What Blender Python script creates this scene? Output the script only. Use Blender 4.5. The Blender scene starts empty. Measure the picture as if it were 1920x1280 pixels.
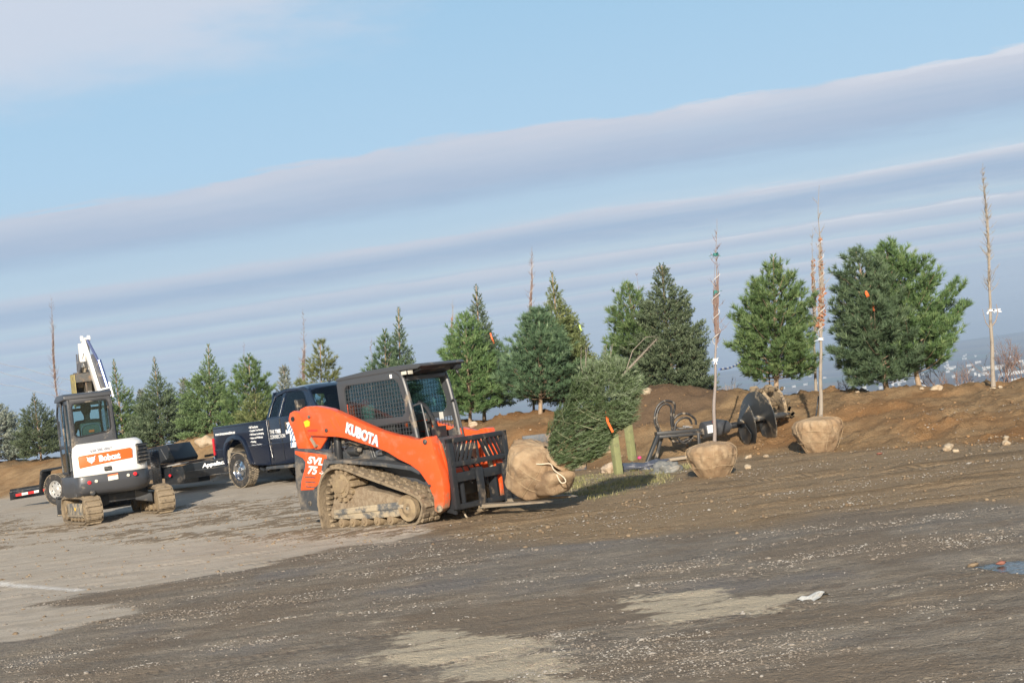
import bpy, bmesh, math, random
import numpy as np
from math import radians as rad, sin, cos, pi, atan, atan2, sqrt, tan
from mathutils import Vector, Matrix, noise as mnoise
from mathutils.geometry import tessellate_polygon

S = bpy.context.scene
COL = S.collection
# ------------------------------------------------------------------ camera
CAMH = 1.55
FPX = 2667.0                       # focal length in photo pixels (50 mm on 36 mm)
ROLL = atan(.13); PITCH = atan(99.9/2667)
fw = Vector((0, cos(PITCH), sin(PITCH))); u0 = Vector((0, -sin(PITCH), cos(PITCH))); r0 = Vector((1, 0, 0))
CR = r0*cos(ROLL)-u0*sin(ROLL); CU = r0*sin(ROLL)+u0*cos(ROLL)
cam = bpy.data.objects.new('camera', bpy.data.cameras.new('camera')); COL.objects.link(cam)
cam.data.lens = 50; cam.data.sensor_width = 36; cam.data.clip_end = 60000; cam.data.clip_start = .1
m = Matrix((( CR.x, CU.x, -fw.x), (CR.y, CU.y, -fw.y), (CR.z, CU.z, -fw.z))).to_4x4()
m.translation = (0, 0, CAMH); cam.matrix_world = m
S.camera = cam
S.view_settings.view_transform = 'Standard'; S.view_settings.look = 'None'
S.view_settings.exposure = 0.5; S.view_settings.gamma = 1
# ------------------------------------------------------------------ sky and sun
SUN_AZ = 5.0     # shadows fall this many degrees right of straight ahead
SUN_EL = 19.0
SKY_STRENGTH = 0.075
sl = bpy.data.lights.new('sun', 'SUN'); sl.energy = 5.0; sl.angle = rad(.55); sl.color = (1, .90, .76)
so = bpy.data.objects.new('sun', sl); COL.objects.link(so)
sd = Vector((-sin(rad(SUN_AZ))*cos(rad(SUN_EL)), -cos(rad(SUN_AZ))*cos(rad(SUN_EL)), sin(rad(SUN_EL))))
so.rotation_euler = sd.to_track_quat('Z', 'Y').to_euler(); so.location = (0, -20, 30)
W = bpy.data.worlds.new('World'); S.world = W; W.use_nodes = True

class NT:
    def __init__(s, tree): s.t = tree; s.n = tree.nodes; s.l = tree.links
    def new(s, typ, **kw):
        nd = s.n.new(typ)
        for k, v in kw.items():
            if k in nd.bl_rna.properties: setattr(nd, k, v)
            else: nd.inputs[k].default_value = v
        return nd
    def ln(s, a, b): s.l.new(a, b)
    def math(s, op, a, b=None, c=None, clamp=False):
        nd = s.n.new('ShaderNodeMath'); nd.operation = op; nd.use_clamp = clamp
        for i, v in enumerate((a, b, c)):
            if v is None: continue
            if isinstance(v, (int, float)): nd.inputs[i].default_value = v
            else: s.l.new(v, nd.inputs[i])
        return nd.outputs[0]
    def mix(s, fac, a, b, blend='MIX'):
        nd = s.n.new('ShaderNodeMix'); nd.data_type = 'RGBA'; nd.blend_type = blend
        for i, v in ((0, fac), (6, a), (7, b)):
            if isinstance(v, (int, float)): nd.inputs[i].default_value = v if i == 0 else (v, v, v, 1)
            elif isinstance(v, tuple): nd.inputs[i].default_value = (*v[:3], 1)
            else: s.l.new(v, nd.inputs[i])
        return nd.outputs[2]
    def ramp(s, fac, stops, interp='EASE'):
        nd = s.n.new('ShaderNodeValToRGB'); cr = nd.color_ramp; cr.interpolation = interp
        while len(cr.elements) < len(stops): cr.elements.new(.5)
        for e, (p, c) in zip(cr.elements, stops):
            e.position = p; e.color = (c, c, c, 1) if isinstance(c, (int, float)) else (*c, 1)
        s.l.new(fac, nd.inputs[0]); return nd.outputs[0]
    def noise(s, vec, scale, detail=3, rough=.5, out=0, w=None):
        nd = s.n.new('ShaderNodeTexNoise'); nd.inputs['Scale'].default_value = scale
        nd.inputs['Detail'].default_value = detail; nd.inputs['Roughness'].default_value = rough
        if vec is not None: s.l.new(vec, nd.inputs['Vector'])
        return nd.outputs[out]
    def sep(s, v):
        nd = s.n.new('ShaderNodeSeparateXYZ'); s.l.new(v, nd.inputs[0]); return nd.outputs
    def comb(s, x, y, z=0):
        nd = s.n.new('ShaderNodeCombineXYZ')
        for i, v in enumerate((x, y, z)):
            if isinstance(v, (int, float)): nd.inputs[i].default_value = v
            else: s.l.new(v, nd.inputs[i])
        return nd.outputs[0]

def build_world():
    t = NT(W.node_tree); t.n.clear()
    out = t.new('ShaderNodeOutputWorld')
    sky = t.new('ShaderNodeTexSky'); sky.sky_type = 'NISHITA'; sky.sun_disc = False
    sky.sun_elevation = rad(SUN_EL); sky.sun_rotation = rad(180+SUN_AZ); sky.altitude = 150
    sky.air_density = 1.0; sky.dust_density = 1.6; sky.ozone_density = 1.6
    bg = t.new('ShaderNodeBackground'); bg.inputs[1].default_value = SKY_STRENGTH
    t.ln(sky.outputs[0], bg.inputs[0])
    tc = t.new('ShaderNodeTexCoord'); x, y, z = t.sep(tc.outputs['Generated'])
    zz = t.math('MAXIMUM', z, .012)
    px = t.math('DIVIDE', x, zz); py = t.math('DIVIDE', y, zz)       # where the ray meets the flat cloud layer
    P = t.comb(px, py, 0)
    c0 = t.math('ADD', py, t.math('MULTIPLY', px, .2))
    sc = t.comb(t.math('MULTIPLY', px, .45), t.math('MULTIPLY', c0, .35), 0)
    n1 = t.math('SUBTRACT', t.noise(sc, 1.0, 2, .5), .5)
    n2 = t.math('SUBTRACT', t.noise(P, 2.8, 5, .6), .5)
    right = t.math('MULTIPLY_ADD', px, .12, .45, True)
    c = t.math('ADD', c0, t.math('MULTIPLY', n1, 1.0))
    c = t.math('ADD', c, t.math('MULTIPLY', n2, t.math('MULTIPLY', right, .9)))
    n4 = t.math('SUBTRACT', t.noise(t.comb(t.math('MULTIPLY', px, .9), t.math('MULTIPLY', c0, 3.2), 0), 1.6, 6, .68), .5)
    c = t.math('ADD', c, t.math('MULTIPLY', n4, .55))
    f = t.math('DIVIDE', c, 25.0)
    k = lambda v: v/25.0
    mask = t.ramp(f, [(k(5.37), 0), (k(5.43), .9), (k(6.5), .95), (k(7.6), 0.10), (k(8.25), .06), (k(8.55), .85), (k(9.6), .85), (k(10.9), .10),
                      (k(11.25), .75), (k(12.2), .8), (k(13.0), .08), (k(13.5), .75), (k(14.6), .8), (k(15.4), .1), (k(16.2), .75), (k(17.4), .75),
                      (k(18.2), .15), (k(19.2), .7), (k(20.6), .25), (k(22), .6)], 'EASE')
    # brightness across each roll: lit near edge, dusky far underside
    lit = t.ramp(f, [(k(5.2), 1.0), (k(5.55), .95), (k(6.2), .35), (k(7.0), .0), (k(7.9), .0), (k(8.15), 1.1), (k(8.6), .9), (k(9.3), .0), (k(10.9), .2),
                     (k(11.3), 1), (k(12.6), .2), (k(13.3), .9), (k(14.9), .15), (k(15.9), .9), (k(17.6), .2), (k(19), .7), (k(21), .3)], 'LINEAR')
    left = t.math('MULTIPLY_ADD', px, .06, .86, True)
    lit = t.math('MULTIPLY', t.math('ADD', lit, t.math('MULTIPLY', n2, .5), None, True), left)
    ccol = t.ramp(lit, [(0, (.27, .352, .475)), (.55, (.37, .42, .51)), (.85, (.445, .465, .53)), (1, (.54, .545, .59))], 'LINEAR')
    # pale veil that thickens toward the horizon
    el = t.math('MAXIMUM', z, 0.0)
    veil = t.math('POWER', t.math('SUBTRACT', 1.0, el, None, True), 9.0)
    n3 = t.noise(sc, 3.0, 4, .6)
    streak = t.ramp(t.noise(t.comb(t.math('MULTIPLY', px, .25), t.math('MULTIPLY', c0, 1.6), 0), 1.0, 3, .55), [(.42, 0), (.6, 1)])
    # thin cloud sheet in the upper left
    ul = t.math('MULTIPLY', t.ramp(t.math('ADD', c0, t.math('MULTIPLY', n2, 1.1)), [(.0, 1), (1, 1)]), 1.0)
    d1 = t.ramp(t.math('DIVIDE', t.math('ADD', c0, t.math('MULTIPLY', n2, .7)), 8.0), [(2.0/8, 0), (2.6/8, 1), (3.2/8, .9), (4.1/8, 0)])
    d2 = t.ramp(t.math('MULTIPLY_ADD', t.math('ADD', px, t.math('MULTIPLY', n2, .8)), .25, .75, True), [(.58, 1), (.74, 0)])
    upper = t.math('MULTIPLY', t.math('MULTIPLY', d1, d2), .95)
    # front half of the sky only
    front = t.ramp(y, [(.0, 0), (.25, 1)])
    hor = t.ramp(z, [(0, .0), (.02, .75), (.05, 1)])
    mk = t.math('MULTIPLY', t.math('MULTIPLY', mask, front), hor)
    mk = t.math('MULTIPLY', mk, t.math('MULTIPLY_ADD', n3, .5, .75, True))
    ecl = t.new('ShaderNodeBackground'); t.ln(ccol, ecl.inputs[0])
    up = t.new('ShaderNodeBackground'); up.inputs[0].default_value = (.46, .495, .57, 1)
    ve = t.new('ShaderNodeBackground')
    vcol = t.ramp(z, [(0, (.25, .315, .41)), (.05, (.335, .425, .515)), (.10, (.365, .47, .56)), (.18, (.318, .472, .615)), (.30, (.26, .437, .60))], 'LINEAR')
    vcol = t.mix(t.math('MULTIPLY', streak, t.math('MULTIPLY', t.math('MULTIPLY', front, .4), t.ramp(t.math('DIVIDE', c0, 25.0), [(8/25, 0), (11/25, 1)]))), vcol, (.43, .50, .56))
    t.ln(vcol, ve.inputs[0])
    def mixs(fac, a, b):
        nd = t.new('ShaderNodeMixShader')
        if isinstance(fac, float): nd.inputs[0].default_value = fac
        else: t.ln(fac, nd.inputs[0])
        t.ln(a, nd.inputs[1]); t.ln(b, nd.inputs[2]); return nd.outputs[0]
    vf = t.math('MULTIPLY', t.ramp(z, [(0, .97), (.1, .95), (.2, .92), (.34, .85), (.6, .3), (1, .05)], 'LINEAR'), front)
    s = mixs(vf, bg.outputs[0], ve.outputs[0])
    s = mixs(t.math('MULTIPLY', upper, front), s, up.outputs[0])
    s = mixs(mk, s, ecl.outputs[0])
    t.ln(s, out.inputs[0])
build_world()

def ray(px, py): return fw+CR*((px-960)/FPX)-CU*((py-640)/FPX)
def at(px, py, Y):
    d = ray(px, py); return Vector((0, 0, CAMH))+d*(Y/d.y)

# ------------------------------------------------------------------ tags
def tag(o, label=None, cat=None, group=None, kind=None):
    if label: o['label'] = label
    if cat: o['category'] = cat
    if group: o['group'] = group
    if kind: o['kind'] = kind
    return o
def empty(name, loc=(0, 0, 0), rz=0, label=None, cat=None, group=None):
    o = bpy.data.objects.new(name, None); COL.objects.link(o); o.location = loc; o.rotation_euler = (0, 0, rz)
    o.empty_display_size = .2
    return tag(o, label, cat, group)
def copy_tree(o, parent=None):
    c = o.copy(); COL.objects.link(c); c.parent = parent
    if parent: c.matrix_parent_inverse = o.matrix_parent_inverse.copy()
    for ch in o.children: copy_tree(ch, c)
    return c

# ------------------------------------------------------------------ materials
MATS = {}
def pm(name, col, rough=.6, metal=0, dirt=None, damt=.5, dscale=3.0, bump=0, bscale=40, coat=0, var=.12, low=None, spec=.5):
    """procedural paint/metal/cloth: colour variation, patchy dirt, optional mud rising from below (low = height in m)"""
    mt = bpy.data.materials.new(name); mt.use_nodes = True; t = NT(mt.node_tree)
    b = t.n['Principled BSDF']; b.inputs['Roughness'].default_value = rough; b.inputs['Metallic'].default_value = metal
    b.inputs['Coat Weight'].default_value = coat; b.inputs['Coat Roughness'].default_value = .08
    b.inputs['Specular IOR Level'].default_value = spec
    tc = t.new('ShaderNodeTexCoord'); v = tc.outputs['Object']
    n = t.noise(v, dscale*.7, 4, .6)
    c = t.mix(t.math('MULTIPLY', n, var*2), tuple(col), tuple(x*.55 for x in col))
    rr = None
    if dirt:
        n2 = t.noise(v, dscale, 6, .68)
        msk = t.ramp(n2, [(.62-.38*damt, 0), (.78-.30*damt, 1)])
        if low is not None:
            z = t.sep(v)[2]
            hz = t.math('SUBTRACT', 1.0, t.math('DIVIDE', z, low), None, True)
            msk = t.math('MAXIMUM', t.math('MULTIPLY', msk, .55), t.math('MULTIPLY', t.ramp(t.math('ADD', hz, t.math('MULTIPLY', t.math('SUBTRACT', n2, .5), 1.4)), [(.35, 0), (.7, 1)]), .95))
        c = t.mix(msk, c, tuple(dirt))
        rr = t.math('MULTIPLY_ADD', msk, .9-rough, rough)
        t.ln(rr, b.inputs['Roughness'])
        if metal: t.ln(t.math('MULTIPLY', t.math('SUBTRACT', 1.0, msk), metal), b.inputs['Metallic'])
    t.ln(c, b.inputs['Base Color'])
    if bump:
        bp = t.new('ShaderNodeBump'); bp.inputs['Strength'].default_value = bump; bp.inputs['Distance'].default_value = .02
        t.ln(t.noise(v, bscale, 5, .65), bp.inputs['Height']); t.ln(bp.outputs[0], b.inputs['Normal'])
    MATS[name] = mt; return mt
MUD = (.235, .165, .10); DUST = (.30, .25, .19)
pm('orange_paint', (.76, .10, .022), .36, low=.62, dirt=(.30, .17, .10), damt=.30, dscale=6, coat=.25, var=.08)
pm('orange_plain', (.72, .12, .02), .4, var=.03)
pm('charcoal_paint', (.058, .062, .070), .42, dirt=DUST, damt=.12, dscale=2.5, coat=.15)
pm('lower_charcoal', (.055, .062, .072), .45, dirt=DUST, damt=.42, dscale=3, low=.5)
pm('black_paint', (.022, .024, .028), .42, dirt=DUST, damt=.2, dscale=4)
pm('black_muddy', (.022, .025, .030), .45, dirt=(.17, .135, .10), damt=.20, dscale=5)
pm('trailer_black', (.016, .018, .022), .32, dirt=(.12, .1, .08), damt=.2, dscale=2, coat=.2)
pm('navy_paint', (.007, .012, .028), .16, dirt=(.14, .115, .10), damt=.02, dscale=2, coat=.6, low=.60, var=.05)
pm('white_paint', (.80, .80, .79), .38, dirt=(.45, .40, .33), damt=.12, dscale=4, coat=.2, var=.04)
pm('decal_white', (.82, .83, .84), .5, var=.02)
pm('decal_grey', (.16, .17, .22), .5, var=.02)
pm('decal_blue', (.055, .16, .34), .45, var=.1)
pm('decal_light', (.52, .68, .80), .5, var=.04)
pm('rubber', (.028, .027, .027), .8, dirt=(.16, .13, .10), damt=.35, dscale=6, bump=.3, bscale=30)
pm('tread_dusty', (.07, .062, .052), .9, dirt=(.30, .25, .185), damt=.75, dscale=9, bump=.5, bscale=30)
pm('track_mud', (.11, .085, .06), .95, dirt=(.235, .185, .125), damt=.85, dscale=7, bump=.9, bscale=22)
pm('mud_plain', (.20, .148, .098), .95, dirt=(.27, .215, .15), damt=.6, dscale=10, bump=1.0, bscale=16)
pm('frame_muddy', (.10, .105, .11), .6, dirt=(.37, .31, .22), damt=.62, dscale=7, bump=.4, bscale=25)
pm('idler_muddy', (.30, .23, .14), .9, dirt=(.22, .165, .105), damt=.7, dscale=8, bump=.6, bscale=25)
pm('steel', (.42, .42, .42), .35, .9, dirt=DUST, damt=.3, dscale=6)
pm('chrome', (.72, .73, .75), .12, 1.0, dirt=(.2, .18, .15), damt=.1, dscale=8)
pm('worn_steel', (.12, .125, .13), .42, .75, dirt=(.33, .27, .19), damt=.38, dscale=5, bump=.25, bscale=14)
pm('fork_steel', (.34, .29, .22), .6, .2, dirt=(.22, .17, .12), damt=.5, dscale=6)
pm('flight_steel', (.085, .095, .105), .33, .6, dirt=(.42, .34, .23), damt=.30, dscale=3.2, bump=.15, bscale=10)
pm('flight_muddy', (.33, .255, .165), .85, .0, dirt=(.07, .06, .055), damt=.42, dscale=7, bump=1.0, bscale=14)
pm('hose', (.018, .018, .020), .45, dirt=DUST, damt=.3, dscale=12)
pm('silver_rim', (.55, .55, .54), .35, .5, dirt=DUST, damt=.3, dscale=12)
pm('red_lens', (.62, .02, .03), .25, coat=.5, var=.02)
pm('clear_lens', (.62, .60, .52), .25, coat=.5)
pm('tape_red', (.62, .03, .03), .4, var=.02); pm('tape_white', (.75, .73, .70), .4, var=.02)
pm('yellow_decal', (.85, .52, .02), .5, var=.02)
pm('paper_white', (.66, .66, .62), .8, dirt=(.4, .36, .3), damt=.3, dscale=20)
pm('seat_dark', (.03, .035, .035), .7)
pm('cloth_dark', (.018, .022, .022), .85); pm('skin', (.42, .25, .18), .6)
pm('green_jug', (.42, .60, .48), .4, var=.05); pm('red_plastic', (.6, .05, .03), .4)
pm('boom_grey', (.08, .085, .10), .4, dirt=DUST, damt=.2, dscale=6)
pm('rope_cream', (.62, .54, .42), .9); pm('rope_tan', (.50, .38, .24), .9); pm('twine_white', (.70, .66, .62), .9)
pm('tape_flag', (.85, .16, .04), .6, var=.02); pm('flag_white', (.75, .77, .80), .6); pm('flag_lime', (.55, .75, .2), .6); pm('flag_blue', (.05, .11, .35), .6)
pm('flag_green', (.02, .16, .14), .6)
pm('post_wood', (.235, .25, .115), .85, dirt=(.17, .17, .09), damt=.4, dscale=7, bump=.5, bscale=30)
pm('plastic_film', (.17, .175, .17), .5, coat=.1, dirt=(.25, .22, .18), damt=.3, dscale=8)
pm('slab', (.42, .34, .26), .8, dirt=(.30, .22, .14), damt=.5, dscale=3)
pm('bark_pale', (.34, .25, .17), .9, dirt=(.20, .15, .11), damt=.4, dscale=12, bump=.8, bscale=25)
pm('bark_dark', (.12, .09, .07), .9, bump=.8, bscale=25)
pm('bark_whip', (.29, .255, .215), .85, dirt=(.17, .15, .13), damt=.35, dscale=10, bump=.3, bscale=40)
pm('bark_grey', (.27, .235, .22), .85, dirt=(.22, .19, .18), damt=.35, dscale=10, bump=.3, bscale=40)
pm('bark_red', (.26, .15, .13), .85, var=.2)
pm('twig_brown', (.20, .135, .115), .85, var=.2)
pm('dry_leaf', (.40, .17, .075), .8, dirt=(.26, .11, .06), damt=.5, dscale=20)
pm('wire_grey', (.25, .27, .32), .6)
pm('pebble', (.36, .345, .32), .85, dirt=(.21, .18, .15), damt=.75, dscale=3, bump=.4, bscale=60)
pm('rock_tan', (.42, .35, .255), .85, dirt=(.36, .27, .18), damt=.5, dscale=8, bump=.6, bscale=25)
pm('clod', (.175, .125, .078), .95, dirt=(.27, .205, .135), damt=.5, dscale=3, bump=.8, bscale=40)
pm('red_brick', (.25, .10, .07), .8)

def glassmat(name, tint, refl=.10, rough=.03):
    mt = bpy.data.materials.new(name); mt.use_nodes = True; t = NT(mt.node_tree); t.n.clear()
    o = t.new('ShaderNodeOutputMaterial'); tr = t.new('ShaderNodeBsdfTransparent'); tr.inputs[0].default_value = (*tint, 1)
    g = t.new('ShaderNodeBsdfGlossy'); g.inputs['Roughness'].default_value = rough; g.inputs[0].default_value = (.9, .95, 1, 1)
    fr = t.new('ShaderNodeFresnel'); fr.inputs[0].default_value = 1.5
    fac = t.math('MULTIPLY', fr.outputs[0], refl, None, True)
    mx = t.new('ShaderNodeMixShader'); t.ln(fac, mx.inputs[0]); t.ln(tr.outputs[0], mx.inputs[1]); t.ln(g.outputs[0], mx.inputs[2])
    t.ln(mx.outputs[0], o.inputs[0]); MATS[name] = mt
glassmat('glass_teal', (.62, .78, .79), .8); glassmat('glass_truck', (.76, .87, .89), 1.0); glassmat('glass_clear', (.84, .90, .90), .8)

def burlap_mat():
    mt = bpy.data.materials.new('burlap'); mt.use_nodes = True; t = NT(mt.node_tree); b = t.n['Principled BSDF']
    b.inputs['Roughness'].default_value = .95
    tc = t.new('ShaderNodeTexCoord'); v = tc.outputs['Object']
    n = t.noise(v, 3.5, 5, .6); n2 = t.noise(v, 30, 4, .7)
    c = t.mix(t.ramp(n, [(.35, 0), (.68, 1)]), (.36, .245, .145), (.55, .42, .275))
    c = t.mix(t.math('MULTIPLY', n2, .5), c, (.27, .175, .10)); c = t.mix(t.ramp(t.noise(v, 2.1, 6, .7), [(.48, 0), (.62, .75)]), c, (.235, .15, .085))
    wv = t.new('ShaderNodeTexWave'); wv.inputs['Scale'].default_value = 45; wv.inputs['Distortion'].default_value = 1.5; t.ln(v, wv.inputs[0]); wv.bands_direction = 'Z'
    wx = t.new('ShaderNodeTexWave'); wx.inputs['Scale'].default_value = 45; wx.inputs['Distortion'].default_value = 1.5; t.ln(v, wx.inputs[0]); wx.bands_direction = 'X'
    h = t.math('ADD', t.math('MULTIPLY', t.math('ADD', wv.outputs[1], wx.outputs[1]), .12), t.math('MULTIPLY', t.noise(v, 9, 5, .6), 1.6))
    bp = t.new('ShaderNodeBump'); bp.inputs['Strength'].default_value = .8; bp.inputs['Distance'].default_value = .03
    t.ln(h, bp.inputs['Height']); t.ln(bp.outputs[0], b.inputs['Normal']); t.ln(c, b.inputs['Base Color']); MATS['burlap'] = mt
burlap_mat()

def foliage_mat(name, a, b_, c_):
    """a -> b_ -> c_ over the per-tuft 'tint' attribute"""
    mt = bpy.data.materials.new(name); mt.use_nodes = True; t = NT(mt.node_tree); t.n.clear()
    o = t.new('ShaderNodeOutputMaterial')
    at_ = t.new('ShaderNodeAttribute'); at_.attribute_name = 'tint'
    oi = t.new('ShaderNodeObjectInfo')
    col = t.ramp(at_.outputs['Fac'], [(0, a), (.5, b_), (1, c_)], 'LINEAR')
    hs = t.new('ShaderNodeHueSaturation'); t.ln(col, hs.inputs['Color'])
    t.ln(t.math('MULTIPLY_ADD', oi.outputs['Random'], .03, .485), hs.inputs['Hue'])
    t.ln(t.math('MULTIPLY_ADD', oi.outputs['Random'], .3, .85), hs.inputs['Value'])
    d = t.new('ShaderNodeBsdfPrincipled'); d.inputs['Roughness'].default_value = .5; d.inputs['Specular IOR Level'].default_value = .35
    t.ln(hs.outputs[0], d.inputs['Base Color'])
    tr = t.new('ShaderNodeBsdfTranslucent'); t.ln(hs.outputs[0], tr.inputs[0])
    mx = t.new('ShaderNodeMixShader'); mx.inputs[0].default_value = .22; t.ln(d.outputs[0], mx.inputs[1]); t.ln(tr.outputs[0], mx.inputs[2])
    t.ln(mx.outputs[0], o.inputs[0]); MATS[name] = mt
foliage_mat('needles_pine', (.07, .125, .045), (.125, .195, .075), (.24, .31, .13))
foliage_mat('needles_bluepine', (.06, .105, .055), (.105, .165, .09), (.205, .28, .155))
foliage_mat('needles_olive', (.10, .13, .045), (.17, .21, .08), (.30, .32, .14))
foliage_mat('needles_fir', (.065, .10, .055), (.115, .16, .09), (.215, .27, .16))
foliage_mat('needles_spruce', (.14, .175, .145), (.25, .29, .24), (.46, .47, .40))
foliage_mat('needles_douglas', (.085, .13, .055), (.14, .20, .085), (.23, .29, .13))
foliage_mat('grass', (.12, .14, .05), (.25, .24, .10), (.46, .38, .22))

# ------------------------------------------------------------------ mesh building
def smooth_pts(pts, closed=False, n=4):
    pts = [Vector(p) for p in pts]; out = []; N = len(pts)
    rng = range(N) if closed else range(N-1)
    for i in rng:
        if closed: p0, p1, p2, p3 = pts[i-1], pts[i], pts[(i+1) % N], pts[(i+2) % N]
        else: p0, p1, p2, p3 = pts[max(i-1, 0)], pts[i], pts[i+1], pts[min(i+2, N-1)]
        for k in range(n):
            u = k/n
            out.append(.5*((2*p1)+(p2-p0)*u+(2*p0-5*p1+4*p2-p3)*u*u+(3*p1-p0-3*p2+p3)*u**3))
    if not closed: out.append(pts[-1])
    return out

class MB:
    def __init__(s): s.v = []; s.f = []; s.mi = []
    def add(s, vs, fs, mi=0):
        o = len(s.v); s.v += [tuple(p) for p in vs]; s.f += [tuple(i+o for i in f) for f in fs]; s.mi += [mi]*len(fs); return s
    def box(s, c, d, R=None, mi=0, taper=1.0):
        x, y, z = d[0]/2, d[1]/2, d[2]/2
        vs = [Vector((a*x*(taper if k > 0 else 1), b*y*(taper if k > 0 else 1), k*z)) for k in (-1, 1) for b in (-1, 1) for a in (-1, 1)]
        if R is not None: vs = [R@p for p in vs]
        vs = [p+Vector(c) for p in vs]
        return s.add(vs, [(0, 2, 3, 1), (4, 5, 7, 6), (0, 1, 5, 4), (2, 6, 7, 3), (0, 4, 6, 2), (1, 3, 7, 5)], mi)
    def bar(s, a, b, w, h, up=(0, 0, 1), mi=0):
        a, b = Vector(a), Vector(b); x = (b-a).normalized(); y = Vector(up).cross(x)
        if y.length < 1e-4: y = Vector((0, 1, 0)).cross(x)
        y.normalize(); z = x.cross(y)
        return s.box((a+b)/2, ((b-a).length, w, h), Matrix((x, y, z)).transposed(), mi)
    def cyl(s, a, b, r0, r1=None, n=14, caps=True, mi=0):
        a, b = Vector(a), Vector(b); r1 = r0 if r1 is None else r1
        d = (b-a).normalized(); q = d.orthogonal().normalized(); w = d.cross(q)
        vs = [];
        for c, r in ((a, r0), (b, r1)):
            for i in range(n):
                t = 2*pi*i/n; vs.append(c+q*cos(t)*r+w*sin(t)*r)
        fs = [(i, (i+1) % n, n+(i+1) % n, n+i) for i in range(n)]
        if caps: fs += [tuple(range(n))[::-1], tuple(range(n, 2*n))]
        return s.add(vs, fs, mi)
    def tube(s, pts, r, n=8, mi=0, closed=False):
        pts = [Vector(p) for p in pts]; N = len(pts); vs = []
        rs = r if isinstance(r, (list, tuple)) else [r]*N
        q = None
        for i, p in enumerate(pts):
            d = (pts[(i+1) % N]-pts[i-1]) if closed else (pts[min(i+1, N-1)]-pts[max(i-1, 0)])
            if d.length < 1e-7: d = Vector((0, 0, 1))
            d.normalize()
            q = d.orthogonal() if q is None else (q-d*q.dot(d))
            if q.length < 1e-5: q = d.orthogonal()
            q.normalize(); w = d.cross(q)
            for k in range(n):
                t = 2*pi*k/n; vs.append(p+(q*cos(t)+w*sin(t))*rs[i])
        fs = []
        for i in range(N if closed else N-1):
            j = (i+1) % N
            fs += [(i*n+k, i*n+(k+1) % n, j*n+(k+1) % n, j*n+k) for k in range(n)]
        if not closed: fs += [tuple(range(n))[::-1], tuple(range((N-1)*n, N*n))]
        return s.add(vs, fs, mi)
    def prism(s, pts, a, b, plane='xz', holes=(), mi=0):
        """polygon (2D) extruded from a to b along the third axis"""
        loops = [list(pts)]+[list(h) for h in holes]
        flat = [p for l in loops for p in l]
        tri = tessellate_polygon([[Vector((p[0], p[1], 0)) for p in l] for l in loops])
        def P(p, d): return (p[0], d, p[1]) if plane == 'xz' else ((d, p[0], p[1]) if plane == 'yz' else (p[0], p[1], d))
        n = len(flat); vs = [P(p, a) for p in flat]+[P(p, b) for p in flat]
        fs = [tuple(t) for t in tri]+[tuple(i+n for i in t[::-1]) for t in tri]
        o = 0
        for l in loops:
            k = len(l); fs += [(o+i, o+(i+1) % k, n+o+(i+1) % k, n+o+i) for i in range(k)]; o += k
        return s.add(vs, fs, mi)
    def lathe(s, prof, axis='y', c=(0, 0, 0), n=28, mi=0, closed=False):
        """prof: (radius, along-axis)"""
        vs = []; c = Vector(c)
        for r, h in prof:
            for i in range(n):
                t = 2*pi*i/n
                if axis == 'y': p = (r*cos(t), h, r*sin(t))
                elif axis == 'x': p = (h, r*cos(t), r*sin(t))
                else: p = (r*cos(t), r*sin(t), h)
                vs.append(c+Vector(p))
        m_ = len(prof); fs = []
        for j in range(m_ if closed else m_-1):
            k = (j+1) % m_
            fs += [(j*n+i, j*n+(i+1) % n, k*n+(i+1) % n, k*n+i) for i in range(n)]
        return s.add(vs, fs, mi)
    def build(s, name, mats, parent=None, bevel=0, smooth=False, label=None, fn=None, seg=2):
        me = bpy.data.meshes.new(name); vs = s.v
        if fn: vs = [fn(Vector(p)) for p in vs]
        me.from_pydata(vs, [], s.f)
        if isinstance(mats, str): mats = [mats]
        for m_ in mats: me.materials.append(MATS[m_])
        me.polygons.foreach_set('material_index', s.mi)
        bm = bmesh.new(); bm.from_mesh(me)
        bmesh.ops.recalc_face_normals(bm, faces=bm.faces)
        if bevel:
            bmesh.ops.remove_doubles(bm, verts=bm.verts, dist=1e-5)
            es = [e for e in bm.edges if len(e.link_faces) == 2 and e.calc_face_angle(0) > .5]
            bmesh.ops.bevel(bm, geom=es, offset=bevel, segments=seg, profile=.6, affect='EDGES', clamp_overlap=True)
            bmesh.ops.recalc_face_normals(bm, faces=bm.faces)
        for f in bm.faces: f.smooth = bool(smooth or bevel)
        if smooth or bevel:
            for e in bm.edges:
                if len(e.link_faces) != 2 or e.calc_face_angle(0) > .62: e.smooth = False
        bm.to_mesh(me); bm.free(); me.update()
        o = bpy.data.objects.new(name, me); COL.objects.link(o)
        if parent: o.parent = parent
        if label: o['label'] = label
        return o

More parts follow.
